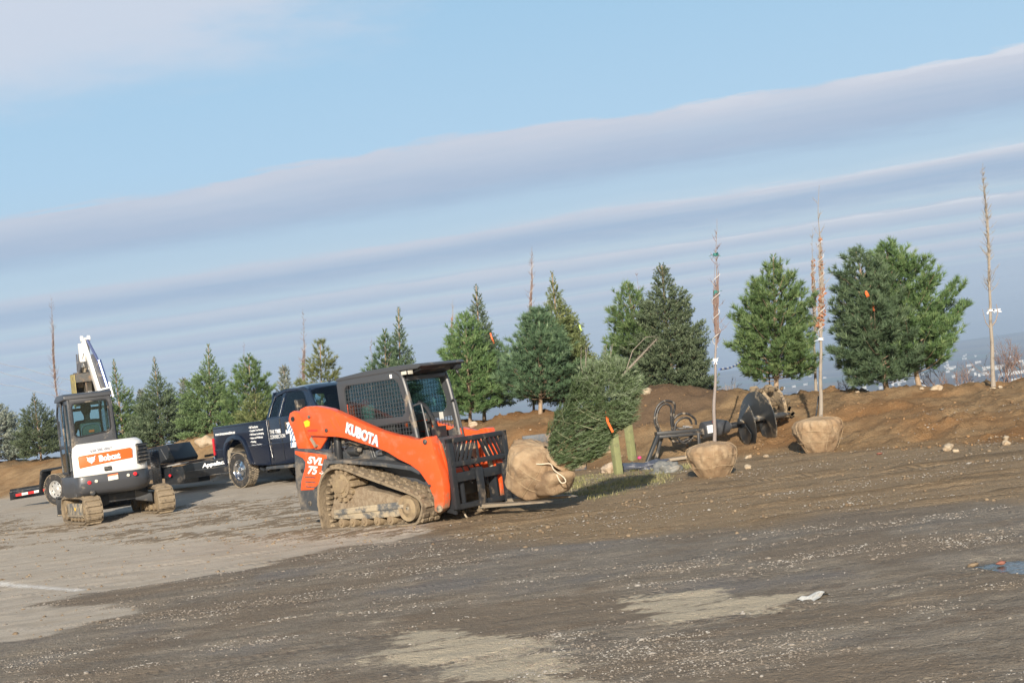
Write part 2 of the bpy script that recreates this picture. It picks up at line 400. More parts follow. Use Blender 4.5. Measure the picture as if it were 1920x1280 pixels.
def fastmesh(name, V, F, mats, parent=None, attr=None, smooth=False):
    """V (n,3) float, F (m,k) int"""
    me = bpy.data.meshes.new(name); n, k = F.shape
    me.vertices.add(len(V)); me.vertices.foreach_set('co', np.ascontiguousarray(V, np.float32).ravel())
    me.loops.add(n*k); me.loops.foreach_set('vertex_index', F.astype(np.int32).ravel())
    me.polygons.add(n); me.polygons.foreach_set('loop_start', np.arange(0, n*k, k, dtype=np.int32))
    me.polygons.foreach_set('loop_total', np.full(n, k, np.int32))
    me.update(calc_edges=True)
    if smooth: me.polygons.foreach_set('use_smooth', np.ones(n, bool))
    if attr:
        for nm, (dom, typ, arr) in attr.items():
            a = me.attributes.new(nm, typ, dom)
            a.data.foreach_set('value' if typ == 'FLOAT' else 'color', np.ascontiguousarray(arr, np.float32).ravel())
    for m_ in ([mats] if isinstance(mats, str) else mats): me.materials.append(MATS[m_])
    me.validate(); o = bpy.data.objects.new(name, me); COL.objects.link(o)
    if parent: o.parent = parent
    return o

def lettering(txt, width, height, mat, parent, M, name='lettering', bold=.0, shear=0, depth=.004, align='CENTER', spacing=1.0):
    """flat raised letters in the local XY plane of M (x right, y up), centred, scaled to width x height"""
    cu = bpy.data.curves.new('t', 'FONT'); cu.body = txt; cu.size = 1; cu.extrude = .02; cu.offset = bold; cu.shear = shear
    cu.align_x = 'LEFT'; cu.space_character = spacing; cu.resolution_u = 3; cu.space_line = .95
    tmp = bpy.data.objects.new('t', cu); me = bpy.data.meshes.new_from_object(tmp)
    bpy.data.objects.remove(tmp)
    co = np.empty(len(me.vertices)*3, np.float32); me.vertices.foreach_get('co', co); co = co.reshape(-1, 3)
    lo, hi = co.min(0), co.max(0); c = (lo+hi)/2
    co -= c; co[:, 0] *= width/(hi[0]-lo[0]); co[:, 1] *= height/(hi[1]-lo[1]); co[:, 2] *= depth/(hi[2]-lo[2])
    R = np.array(M.to_3x3()); T = np.array(M.translation)
    co = co@R.T+T
    me.vertices.foreach_set('co', co.astype(np.float32).ravel()); me.materials.clear(); me.materials.append(MATS[mat]); me.update(); me.name = name
    o = bpy.data.objects.new(name, me); COL.objects.link(o); o.parent = parent
    return o
def frameM(o, x, y):
    x = Vector(x).normalized(); z = x.cross(Vector(y)).normalized(); y = z.cross(x)
    M = Matrix((x, y, z)).transposed().to_4x4(); M.translation = o; return M

# ------------------------------------------------------------------ terrain
def _hash(ix, iy, seed):
    h = (ix*374761393+iy*668265263+seed*974634777) & 0xffffffff
    h = ((h ^ (h >> 13))*1274126177) & 0xffffffff
    return ((h ^ (h >> 16)) & 0xffff)/65535.0
def vnoise(x, y, seed=0):
    x = np.asarray(x, float); y = np.asarray(y, float)
    ix = np.floor(x).astype(np.int64); iy = np.floor(y).astype(np.int64); fx = x-ix; fy = y-iy
    fx = fx*fx*(3-2*fx); fy = fy*fy*(3-2*fy)
    a = _hash(ix, iy, seed); b = _hash(ix+1, iy, seed); c = _hash(ix, iy+1, seed); d = _hash(ix+1, iy+1, seed)
    return (a*(1-fx)+b*fx)*(1-fy)+(c*(1-fx)+d*fx)*fy
def fbm(x, y, seed=0, o=4, g=.5):
    s = 0; a = 1; t = 0
    for i in range(o): s = s+a*vnoise(x*2**i, y*2**i, seed+i*17); t += a; a *= g
    return s/t
def sstep(a, b, x): t = np.clip((x-a)/(b-a), 0, 1); return t*t*(3-2*t)
RX = [-60, -30, -18.4, -13.9, -10.7, -5, -.5, 1.5, 3.0, 3.9, 5.8, 7.9, 8.65, 9.2, 14, 22, 60]
RY = [75, 57, 50, 47, 44, 38, 33, 32.2, 31, 29.5, 28.5, 27.5, 26.8, 26, 23.5, 20, 12]
RH = [1.6, 1.5, 1.5, 1.32, 1.43, 1.25, 1.04, .98, 1.08, .87, .80, .62, .60, .56, .5, .5, .5]
BX = [-60, -30, -18.4, -13.9, -10.7, -5, -.5, 1.0, 2.8, 4.4, 5.4, 6.7, 10, 20, 60]
BY = [70, 51, 45.5, 43.3, 40.5, 34.8, 28.6, 25.6, 24.3, 23.3, 21.6, 19.8, 17.5, 14, 8]
def gflat(x, y):
    return np.maximum(0, y-17)*.014*sstep(0, 1, (5-x)/8)
def ridge(x): return np.interp(x, RX, RY)
def H(x, y, detail=True):
    x = np.asarray(x, float); y = np.asarray(y, float)
    g = gflat(x, np.minimum(y, 60)); yr = ridge(x); yb = np.interp(x, BX, BY); hr = np.interp(x, RX, RH)
    s = np.clip((y-yb)/(yr-yb), 0, 1.0)
    prof = sstep(0, 1, s)*.5+s*.5
    prof = np.where(s < .12, s*s/.12*.55, prof*1.0)
    z = g+(hr-g)*np.clip(prof, 0, 1)
    bk = y-yr-1.2
    z = np.where(bk > 0, z-.42*bk*sstep(0, 3, bk), z)
    on = sstep(.02, .2, s)*(1-sstep(4, 8, bk))
    if detail:
        z = z+on*((fbm(x*1.1, y*1.1, 3)-.5)*.26+(fbm(x*3.3, y*3.3, 9)-.5)*.08+(vnoise(x*9, y*9, 5)-.5)*.045+np.maximum(fbm(x*4, y*4, 61)-.60, 0)*.4)
        fl = (1-on)*(y < 60)
        z = z+fl*((fbm(x*.6, y*.6, 21)-.5)*.05+(vnoise(x*5, y*5, 31)-.5)*.008+(vnoise(x*.9, y*7, 33)-.5)*.012*(y > 4)+(vnoise(x*14, y*14, 35)-.5)*.009*(y > 5))
    # dark dumped heap behind the auger and the slumped heap beside the fir
    for cx, cy, r, h in ((2.9, 29.6, 1.5, .42), (1.9, 28.6, 1.0, .22), (-9.3, 42.8, 1.3, .35), (7.6, 27.0, .5, .12), (-.9, 31.5, 1.0, .12)):
        z = z+h*np.exp(-((x-cx)**2+(y-cy)**2)/(r*r))
    valley = -62+(fbm(x/900., y/900., 40)-.5)*10
    hill = sstep(3800, 7000, y)*(40+60*(fbm(x/2600.+3, y/2600., 50)-.35))
    far = valley+hill
    return np.maximum(z, far)
def Hf(x, y): return float(H(np.array([x]), np.array([y]))[0])
def onground(px, py, z0=0.):
    z = z0
    for i in range(12):
        d = ray(px, py); p = Vector((0, 0, CAMH))+d*((z-CAMH)/d.z); z = float(gflat(p.x, p.y))
    return p
def ridge_at(px, py=740, off=0.):
    Y = 30.
    for i in range(30): Y = float(ridge(at(px, py, Y).x))*.5+Y*.5
    return Y+off
# ------------------------------------------------------------------ ground sheet
def poly_sd(x, y, poly):
    """signed distance to polygon (positive inside), vectorised"""
    P = np.array(poly, float); n = len(P); d2 = np.full(x.shape, 1e18); inside = np.zeros(x.shape, bool)
    for i in range(n):
        ax, ay = P[i]; bx, by = P[(i+1) % n]; ex, ey = bx-ax, by-ay
        t = np.clip(((x-ax)*ex+(y-ay)*ey)/(ex*ex+ey*ey+1e-12), 0, 1)
        d2 = np.minimum(d2, (x-ax-t*ex)**2+(y-ay-t*ey)**2)
        c = ((ay > y) != (by > y)) & (x < ex*(y-ay)/(by-ay+1e-12)+ax); inside ^= c
    d = np.sqrt(d2); return np.where(inside, d, -d)
def gp(l): return [tuple(onground(*p)[:2]) for p in l]
CONC = gp([(-200, 945), (0, 925), (200, 905), (420, 888), (560, 905), (620, 960), (800, 985), (790, 1003), (740, 1018), (640, 1028), (480, 1062), (330, 1087), (165, 1112), (90, 1128),
           (200, 1140), (245, 1148), (165, 1170), (80, 1190), (0, 1198), (-300, 1215)])
MUDB = gp([(560, 895), (620, 960), (800, 985), (760, 1008), (960, 1016), (1200, 1003), (1400, 985), (1520, 958), (1700, 948), (1920, 940), (3600, 900), (5000, 700), (1920, 815), (1500, 840), (1200, 850), (940, 850), (560, 880)])
def ground_masks(X, Y):
    w = (fbm(X*1.3, Y*1.3, 70)-.5)
    w2 = (fbm(X*.9, Y*4.0, 71)-.5)
    con = sstep(-.32, .32, poly_sd(X, Y, CONC)+w*.55+w2*.35)
    mud = sstep(-.6, .5, poly_sd(X, Y, MUDB)+w*1.1)
    yb = np.interp(X, BX, BY)
    berm = sstep(-.5, .5, (Y-yb)+w*1.2-.1)*(Y < 120)
    a, b = [onground(*p) for p in ((600, 940), (0, 1030))]
    cr = sstep(-.6, .5, poly_sd(X, Y, gp([(-100, 955), (110, 985), (350, 945), (620, 925), (820, 975), (780, 1012), (600, 1010), (350, 1018), (120, 1012), (-100, 1040)]))+w*1.2)
    pale = np.zeros_like(X)
    for poly, am in ((gp([(1150, 1118), (1250, 1112), (1440, 1122), (1450, 1145), (1300, 1160), (1190, 1140)]), .9), (gp([(700, 1185), (860, 1180), (1080, 1225), (1120, 1262), (1180, 1300), (850, 1300), (730, 1230)]), .85),
                     (gp([(1180, 1290), (1000, 1240), (870, 1215), (800, 1260), (820, 1300)]), .5), (gp([(560, 1150), (650, 1140), (760, 1165), (640, 1185)]), .35), (gp([(350, 1190), (480, 1180), (520, 1210), (400, 1220)]), .3), (gp([(1380, 1060), (1520, 1055), (1560, 1070), (1420, 1078)]), .3)):
        pale = np.maximum(pale, am*sstep(-.22, .3, poly_sd(X, Y, poly)+w*.7+w2*.6))
    wet = sstep(-.05, .12, poly_sd(X, Y, gp([(1800, 1056), (1850, 1046), (1925, 1040), (2100, 1030), (2150, 1075), (1925, 1077), (1850, 1068)]))+w2*.25+w*.12)
    grey = sstep(-.4, .4, poly_sd(X, Y, gp([(700, 1010), (1000, 1022), (1450, 985), (1560, 960), (1950, 945), (2100, 1000), (1900, 1050), (1400, 1060), (1000, 1100), (640, 1060)]))+w*1.2)*.8
    line = sstep(-.01, .02, poly_sd(X, Y, gp([(-60, 1085), (0, 1091), (165, 1103), (150, 1107), (0, 1097), (-60, 1092)])))
    grs = sstep(-.25, .3, poly_sd(X, Y, gp([(1030, 905), (1100, 890), (1200, 872), (1310, 872), (1290, 885), (1230, 912), (1120, 935), (1060, 938)]))+w*.8)
    return con, berm, mud, cr, pale, wet, grey, line, grs

def build_ground():
    ys = [-30., -12, -4, 0, 2.0]; y = 3.0
    while y < 14: ys.append(y); y *= 1.008
    while y < 36: ys.append(y); y *= 1.0042
    while y < 70: ys.append(y); y *= 1.008
    while y < 9000: ys.append(y); y *= 1.045
    ts = np.concatenate([np.linspace(-1.6, -.46, 26), np.arange(-.45, .4501, .0021), np.linspace(.46, 1.6, 26)])
    Yg, Tg = np.meshgrid(np.array(ys), ts, indexing='ij'); Xg = Tg*(np.maximum(Yg, 0)+13)
    nr, nc = Yg.shape; Z = H(Xg, Yg)
    near = (Yg < 75) & (Yg > 2)
    ms = [np.zeros(nr*nc) for _ in range(9)]
    idx = near.ravel(); res = ground_masks(Xg.ravel()[idx], Yg.ravel()[idx])
    for a, r in zip(ms, res): a[idx] = r
    wet = ms[5].reshape(nr, nc)
    # scattered mud lumps on the concrete are real relief; the puddle hollow is level
    cr = ms[3].reshape(nr, nc)*ms[0].reshape(nr, nc)
    lump = sstep(.44, .54, fbm(Xg*5.5, Yg*7.5, 91, 4, .7))*sstep(.34, .52, fbm(Xg*.8, Yg*2.2, 93, 3, .5))*cr
    rut = sstep(.5, .75, fbm(Xg*.8, Yg*3.2, 95, 4, .6))*ms[2].reshape(nr, nc)*(1-ms[1].reshape(nr, nc))*(Yg < 40)
    Z = Z+lump*.02+(rut-.3*ms[2].reshape(nr, nc))*.035
    lev = float(H(np.array([3.4]), np.array([9.7]))[0])-.012
    Z = Z*(1-wet)+wet*(lev-.02)
    i = np.arange((nr-1)*(nc-1)); r = i//(nc-1); c = i % (nc-1); v0 = r*nc+c
    F = np.stack([v0, v0+1, v0+nc+1, v0+nc], 1)
    V = np.stack([Xg.ravel(), Yg.ravel(), Z.ravel()], 1)
    far = sstep(60, 90, Yg).ravel()
    one = np.ones_like(far)
    a1 = np.stack([ms[0], ms[1], ms[2], lump.ravel()], 1); a2 = np.stack([ms[4], ms[5], far, ms[6]], 1); a3 = np.stack([ms[7], ms[8], rut.ravel(), one], 1)
    mt = bpy.data.materials.new('ground'); MATS['ground'] = mt; mt.use_nodes = True; t = NT(mt.node_tree); b = t.n['Principled BSDF']
    geo = t.new('ShaderNodeNewGeometry'); P = geo.outputs['Position']
    def att(nm):
        nd = t.new('ShaderNodeAttribute'); nd.attribute_name = nm; s_ = t.new('ShaderNodeSeparateColor'); t.ln(nd.outputs['Color'], s_.inputs[0]); return s_.outputs[0], s_.outputs[1], s_.outputs[2], nd.outputs['Alpha']
    con, berm, mud, lmp = att('m1'); pale, wt, fr, grey = att('m2'); line, grs, rt, _ = att('m3')
    x, y_, z = t.sep(P)
    st = t.comb(x, t.math('MULTIPLY', y_, 3.2), 0); st2 = t.comb(x, t.math('MULTIPLY', y_, 6.0), 0)
    nS = t.noise(st, 1.1, 6, .62); nM = t.noise(P, 2.3, 6, .62); nF = t.noise(P, 26, 4, .65); nL = t.noise(P, .35, 3, .5); nG = t.noise(P, 75, 3, .75); nT = t.noise(t.comb(x, t.math('MULTIPLY', y_, 3.5), 0), 3.0, 8, .78); nQ = t.noise(P, 9, 6, .75)
    vo = t.new('ShaderNodeTexVoronoi'); vo.inputs['Scale'].default_value = 34; t.ln(P, vo.inputs['Vector'])
    chips = t.ramp(vo.outputs['Distance'], [(.10, 1), (.22, 0)])
    vs = t.new('ShaderNodeSeparateColor'); t.ln(vo.outputs['Color'], vs.inputs[0])
    chips = t.math('MULTIPLY', chips, t.ramp(vs.outputs[0], [(.72, 0), (.8, 1)]))
    patch = t.ramp(t.math('MULTIPLY_ADD', nS, .6, t.math('MULTIPLY', nM, .4)), [(.47, 0), (.66, 1)])
    # gravel lot, damp
    g = t.mix(t.ramp(nS, [(.35, 0), (.65, 1)]), (.20, .168, .13), (.315, .268, .21))
    g = t.mix(t.ramp(nM, [(.5, 0), (.72, 1)]), g, (.20, .155, .115))
    g = t.mix(t.math('MULTIPLY', grey, .4), g, t.mix(nF, (.15, .145, .138), (.32, .305, .28)))
    g = t.mix(t.math('MULTIPLY', t.math('MULTIPLY', chips, t.math('ADD', patch, .15)), .8), g, (.42, .41, .38))
    g = t.mix(t.ramp(nG, [(.45, 0), (.72, .75)]), g, (.085, .07, .055)); g = t.mix(t.ramp(nG, [(.28, .6), (.42, 0)]), g, (.36, .33, .28))
    g = t.mix(t.ramp(nT, [(.50, 0), (.66, .75)]), g, (.34, .30, .245)); g = t.mix(t.ramp(nT, [(.32, .7), (.44, 0)]), g, (.115, .10, .085))
    g = t.mix(t.ramp(nQ, [(.50, 0), (.68, .7)]), g, (.33, .285, .225)); g = t.mix(t.ramp(nQ, [(.30, .6), (.44, 0)]), g, (.12, .10, .08))
    big = t.noise(P, .55, 3, .55); g = t.mix(t.ramp(big, [(.42, .55), (.52, 0)]), g, (.20, .155, .11)); g = t.mix(t.ramp(big, [(.54, 0), (.68, .5)]), g, (.185, .18, .18))
    # dusty beige spills
    pm_ = t.ramp(t.math('ADD', pale, t.math('ADD', t.math('MULTIPLY', t.math('SUBTRACT', nQ, .5), 1.9), t.math('MULTIPLY', t.math('SUBTRACT', nS, .5), 2.4))), [(.40, 0), (.85, .95)])
    g = t.mix(pm_, g, t.mix(nM, (.44, .375, .275), (.60, .52, .39)))
    # brown worked mud
    mc = t.mix(nM, (.205, .147, .09), (.345, .257, .163)); mc = t.mix(t.ramp(nF, [(.45, 0), (.7, 1)]), mc, (.36, .28, .185)); mc = t.mix(t.math('MULTIPLY', rt, .55), mc, (.13, .09, .052)); mc = t.mix(t.ramp(nG, [(.5, 0), (.8, .6)]), mc, (.12, .085, .05))
    mc = t.mix(t.math('MULTIPLY', chips, .35), mc, (.35, .30, .22))
    c = t.mix(t.math('MULTIPLY', mud, t.ramp(t.math('ADD', mud, t.math('MULTIPLY', nS, .6)), [(.5, .2), (.9, 1)])), g, mc)
    # dusty concrete
    cc = t.mix(t.ramp(nS, [(.3, 0), (.7, 1)]), (.41, .355, .285), (.53, .47, .39)); cc = t.mix(t.ramp(nM, [(.5, 0), (.8, .6)]), cc, (.38, .30, .21)); cc = t.mix(t.math('MULTIPLY', nG, .25), cc, (.25, .22, .18))
    crk = t.ramp(t.noise(P, .9, 3, .5), [(.492, 0), (.5, 1)])
    cc = t.mix(t.math('MULTIPLY', t.ramp(t.math('MULTIPLY_ADD', nF, .5, t.math('MULTIPLY', nS, .5)), [(.56, 0), (.66, .7)]), t.ramp(y_, [(0, 1), (1, 1)])), cc, (.27, .21, .145))
    cc = t.mix(t.math('MULTIPLY', line, t.ramp(nF, [(.3, 1), (.7, .35)])), cc, (.72, .71, .68))
    cc = t.mix(t.ramp(t.math('ADD', lmp, t.math('MULTIPLY', t.math('SUBTRACT', nF, .5), 2.2)), [(.30, 0), (.75, .9)]), cc, t.mix(nF, (.155, .112, .07), (.25, .19, .125)))
    conb = t.ramp(t.math('ADD', con, t.math('ADD', t.math('MULTIPLY', t.math('SUBTRACT', nF, .5), .7), t.math('MULTIPLY', t.math('SUBTRACT', nS, .5), 1.1))), [(.3, 0), (.72, 1)])
    c = t.mix(conb, c, cc)
    # berm subsoil
    bc = t.mix(t.ramp(nM, [(.3, 0), (.7, 1)]), (.20, .13, .07), (.325, .225, .125)); bc = t.mix(t.ramp(nL, [(.45, 0), (.65, 1)]), bc, (.25, .135, .058)); bc = t.mix(t.ramp(nF, [(.5, 0), (.8, .8)]), bc, (.34, .235, .13)); bc = t.mix(t.ramp(nG, [(.5, 0), (.75, .7)]), bc, (.10, .062, .034))
    bc = t.mix(t.math('MULTIPLY', chips, .5), bc, (.50, .42, .30))
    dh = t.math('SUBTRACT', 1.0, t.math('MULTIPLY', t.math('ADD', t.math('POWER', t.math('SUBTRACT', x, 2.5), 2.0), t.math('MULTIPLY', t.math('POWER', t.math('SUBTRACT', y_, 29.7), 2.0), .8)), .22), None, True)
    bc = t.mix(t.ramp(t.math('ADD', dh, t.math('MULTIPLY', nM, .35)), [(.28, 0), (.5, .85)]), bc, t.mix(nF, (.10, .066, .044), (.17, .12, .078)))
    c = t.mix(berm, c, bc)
    gcol = t.mix(nF, (.24, .21, .12), (.36, .31, .21)); c = t.mix(t.math('MULTIPLY', grs, .6), c, gcol)
    # valley floor: fields, woods, snow-white roofs come as their own mesh
    vv = t.new('ShaderNodeTexVoronoi'); vv.inputs['Scale'].default_value = .0042; t.ln(t.comb(x, t.math('MULTIPLY', y_, .55), 0), vv.inputs['Vector'])
    vcs = t.new('ShaderNodeSeparateColor'); t.ln(vv.outputs['Color'], vcs.inputs[0])
    fc = t.mix(t.ramp(vcs.outputs[0], [(.35, 0), (.4, 1)]), (.075, .13, .085), t.mix(t.ramp(vcs.outputs[1], [(.5, 0), (.55, 1)]), (.19, .16, .11), (.10, .085, .075)))
    wood = t.ramp(t.noise(P, .0021, 4, .6), [(.47, 0), (.53, 1)])
    fc = t.mix(wood, fc, t.mix(t.noise(P, .03, 3, .6), (.05, .04, .04), (.10, .08, .075)))
    c = t.mix(fr, c, fc)
    c = t.mix(wt, c, (.05, .042, .035))
    t.ln(c, b.inputs['Base Color'])
    ro = t.math('SUBTRACT', .93, t.math('MULTIPLY', t.ramp(nS, [(.3, .22), (.6, 0)]), t.math('SUBTRACT', 1.0, t.math('MAXIMUM', con, berm))))
    ro = t.mix(wt, ro, .3); t.ln(ro, b.inputs['Roughness']); b.inputs['Specular IOR Level'].default_value = .1
    h = t.math('ADD', t.math('MULTIPLY', nF, .55), t.math('ADD', t.math('MULTIPLY', nG, .18), t.math('MULTIPLY', nM, .9)))
    h = t.math('ADD', h, t.math('MULTIPLY', chips, .25))
    # track prints pressed into the soft ground by the machines
    for (y0_, sl, cv_, wd_, fq, amp) in ((16.9, .16, .010, .21, 56, .7), (18.25, .16, .010, .21, 56, .7), (12.3, -.10, .02, .13, 90, .35), (13.9, -.10, .02, .13, 90, .35), (10.2, .22, .0, .14, 80, .35), (8.8, .22, .0, .14, 80, .35)):
        yc = t.math('ADD', t.math('MULTIPLY_ADD', x, sl, y0_), t.math('ADD', t.math('MULTIPLY', t.math('MULTIPLY', x, x), cv_), t.math('MULTIPLY', t.math('SUBTRACT', nL, .5), 1.2)))
        dd = t.math('ABSOLUTE', t.math('SUBTRACT', y_, yc)); bnd = t.ramp(t.math('DIVIDE', dd, wd_), [(.8, 1), (1, 0)])
        bnd = t.math('MULTIPLY', bnd, t.ramp(nM, [(.40, 0), (.55, 1)]))
        lug = t.math('SINE', t.math('ADD', t.math('MULTIPLY', x, fq), t.math('MULTIPLY', dd, 22.0)))
        h = t.math('ADD', h, t.math('MULTIPLY', bnd, t.math('SUBTRACT', t.math('MULTIPLY', lug, .35*amp), .5*amp)))
    bp = t.new('ShaderNodeBump'); bp.inputs['Distance'].default_value = .05
    stg = t.mix(con, t.mix(t.math('MAXIMUM', mud, berm), .95, 1.0), .3); t.ln(t.math('MULTIPLY', stg, t.math('SUBTRACT', 1.0, t.math('MAXIMUM', wt, fr))), bp.inputs['Strength'])
    t.ln(h, bp.inputs['Height']); t.ln(bp.outputs[0], b.inputs['Normal'])
    o = fastmesh('ground', V, F, 'ground', attr={'m1': ('POINT', 'FLOAT_COLOR', a1), 'm2': ('POINT', 'FLOAT_COLOR', a2), 'm3': ('POINT', 'FLOAT_COLOR', a3)}, smooth=True)
    tag(o, kind='structure')
    # puddle water sheet in its hollow
    pts = gp([(1795, 1055), (1850, 1045), (1925, 1039), (2100, 1030), (2150, 1075), (1925, 1078), (1850, 1069)])
    w = MB(); w.prism(pts, lev-.012, lev-.008, 'xy')
    mt = bpy.data.materials.new('puddle_water'); MATS['puddle_water'] = mt; mt.use_nodes = True; t = NT(mt.node_tree); b = t.n['Principled BSDF']
    b.inputs['Base Color'].default_value = (.03, .028, .025, 1); b.inputs['Roughness'].default_value = .06; b.inputs['Specular IOR Level'].default_value = 1.0; b.inputs['IOR'].default_value = 1.6
    bp = t.new('ShaderNodeBump'); bp.inputs['Strength'].default_value = .5; bp.inputs['Distance'].default_value = .02; tcp = t.new('ShaderNodeTexCoord'); t.ln(t.noise(tcp.outputs['Object'], 14, 3, .6), bp.inputs['Height']); t.ln(bp.outputs[0], b.inputs['Normal'])
    tag(w.build('puddle', 'puddle_water'), kind='structure')
build_ground()

# ------------------------------------------------------------------ small loose stuff on the ground
ICO = None
def rockverts(seed, sub=1):
    bm = bmesh.new(); bmesh.ops.create_icosphere(bm, subdivisions=sub, radius=1)
    rnd = random.Random(seed); k = Vector((rnd.uniform(-9, 9), rnd.uniform(-9, 9), 0))
    for v in bm.verts: v.co *= .8+.45*mnoise.noise(v.co*1.3+k)+.12*mnoise.noise(v.co*3.1+k)
    V = np.array([v.co[:] for v in bm.verts]); F = np.array([[l.index for l in f.verts] for f in bm.faces]); bm.free(); return V, F
def scatter(name, mat, P, size, seed, flat=.6, sub=1):
    """one 'stuff' mesh of many little stones or clods"""
    rs = np.random.RandomState(seed); protos = [rockverts(seed+i, sub) for i in range(6)]
    Vs, Fs = [], []; off = 0; n = len(P)
    for k in range(6):
        I = np.arange(k, n, 6); V, F = protos[k]; a = rs.rand(len(I))*6.28; sx = size[I]
        st = .7+.6*rs.rand(len(I), 1, 3); Q = V[None]*st*sx[:, None, None]*np.array([1, 1, flat])
        x = Q[..., 0]*np.cos(a)[:, None]-Q[..., 1]*np.sin(a)[:, None]; y = Q[..., 0]*np.sin(a)[:, None]+Q[..., 1]*np.cos(a)[:, None]
        Q = np.stack([x, y, Q[..., 2]], -1)+P[I][:, None, :]
        Vs.append(Q.reshape(-1, 3)); Fs.append((F[None]+(np.arange(len(I))*len(V))[:, None, None]+off).reshape(-1, 3)); off += len(I)*len(V)
    return fastmesh(name, np.concatenate(Vs), np.concatenate(Fs), mat)
def rnd_ground(n, seed, y0, y1, keep):
    rs = np.random.RandomState(seed); y = y0*(y1/y0)**rs.rand(n); x = (rs.rand(n)*2-1)*(y*.40+.5); x += rs.randn(n)*.02
    k = keep(x, y, rs.rand(n)); x, y = x[k], y[k]; return np.stack([x, y, H(x, y)], 1)
def build_loose():
    def kp(x, y, r):
        con, berm, mud, cr, pale, wet, grey, line, grs = ground_masks(x, y)
        cl = sstep(.50, .66, fbm(x*.9, y*2.6, 77, 4, .6))
        return (r < (.035+.95*cl**1.6)*(1-con*.93)*(1-mud*.6)*(1-wet))
    P = rnd_ground(150000, 5, 6.0, 24, kp); rs = np.random.RandomState(2); sz = (.004+.010*rs.rand(len(P))**3+.02*rs.rand(len(P))*(rs.rand(len(P)) < .012))*(P[:, 1]/9)**.4
    o = scatter('gravel', 'pebble', P, sz, 11); tag(o, kind='stuff', label='loose pale gravel chips strewn over the damp grey lot', cat='gravel')
    def kc(x, y, r):
        con, berm, mud, cr, pale, wet, grey, line, grs = ground_masks(x, y)
        cl = sstep(.36, .55, fbm(x*.8, y*2.2, 93, 3, .5))
        return (r < np.maximum(con*cr*(.12+.88*cl), .16*(mud*(1-con)*(y < 28))*(.1+.9*sstep(.5, .65, fbm(x*1.7, y*3, 83, 3, .6)))+.04*con))
    P = rnd_ground(90000, 8, 9, 34, kc); rs = np.random.RandomState(3); sz = .007+.030*rs.rand(len(P))**4
    o = scatter('mud_clods', 'clod', P, sz, 31, .7); tag(o, kind='stuff', label='small brown mud clods dropped on the concrete and worked soil', cat='mud')
    def kb(x, y, r):
        yb = np.interp(x, BX, BY); yr = ridge(x); return (y > yb-.3) & (y < yr+1.0) & (r < .15+.8*sstep(.5, .7, fbm(x*1.1, y*1.1, 3)))
    rs = np.random.RandomState(4); n = 34000; y = 17+34*rs.rand(n)**1.3; x = (rs.rand(n)*2-1)*(y*.42); k = kb(x, y, rs.rand(n)); x, y = x[k], y[k]; P = np.stack([x, y, H(x, y)], 1)
    mt = pm('berm_clod', (.215, .135, .07), .95, dirt=(.34, .20, .09), damt=.5, dscale=2, bump=.8, bscale=40)
    o = scatter('soil_clods', 'berm_clod', P, .010+.032*rs.rand(len(P))**4, 51, .7); tag(o, kind='stuff', label='loose orange brown soil clods covering the dirt bank', cat='soil')
    # grass tuft patch beside the posts
    rs = np.random.RandomState(9); n = 26000; x = rs.uniform(0, 3.6, n); y = rs.uniform(19, 25.5, n)
    g = ground_masks(x, y)[8]; k = rs.rand(n) < g*(.05+.75*sstep(.42, .62, fbm(x*2, y*2, 12))); x, y = x[k], y[k]; n = len(x); z = H(x, y)
    hh = .02+.05*rs.rand(n); a = rs.rand(n)*6.28; lean = rs.randn(n, 2)*.03; w = .006
    V = np.empty((n, 3, 3)); V[:, 0] = np.stack([x-np.cos(a)*w, y-np.sin(a)*w, z-.005], 1); V[:, 1] = np.stack([x+np.cos(a)*w, y+np.sin(a)*w, z-.005], 1); V[:, 2] = np.stack([x+lean[:, 0], y+lean[:, 1], z+hh], 1)
    tint = np.repeat(rs.rand(n)*.6+.4*(fbm(x*3, y*3, 8)), 3)
    o = fastmesh('grass', V.reshape(-1, 3), np.arange(n*3).reshape(-1, 3), 'grass', attr={'tint': ('POINT', 'FLOAT', tint)}); tag(o, kind='stuff', label='short green and straw coloured grass around the two wooden posts', cat='grass')
    # far town in the valley: a pale scatter of roofs nobody could count
    rs = np.random.RandomState(12); tw = MB()
    for i in range(650):
        y = 1500*(2.9)**rs.rand(); x = (rs.rand()*2-1)*y*.42
        if fbm(np.array([x/260.]), np.array([y/700.]), 66)[0] < .5 and rs.rand() > .15: continue
        s_ = rs.uniform(3, 8)*(1+(rs.rand() < .10)*2); tw.box((x, y, Hf(x, y)+2.2), (s_*1.7, s_*.8, 5), Matrix.Rotation(rs.rand()*3, 3, 'Z'))
    pm('town_white', (.50, .50, .49), .7, var=.1); tag(tw.build('distant_town', 'town_white'), kind='stuff', label='pale roofs of a far off town scattered across the hazy valley', cat='town')
build_loose()

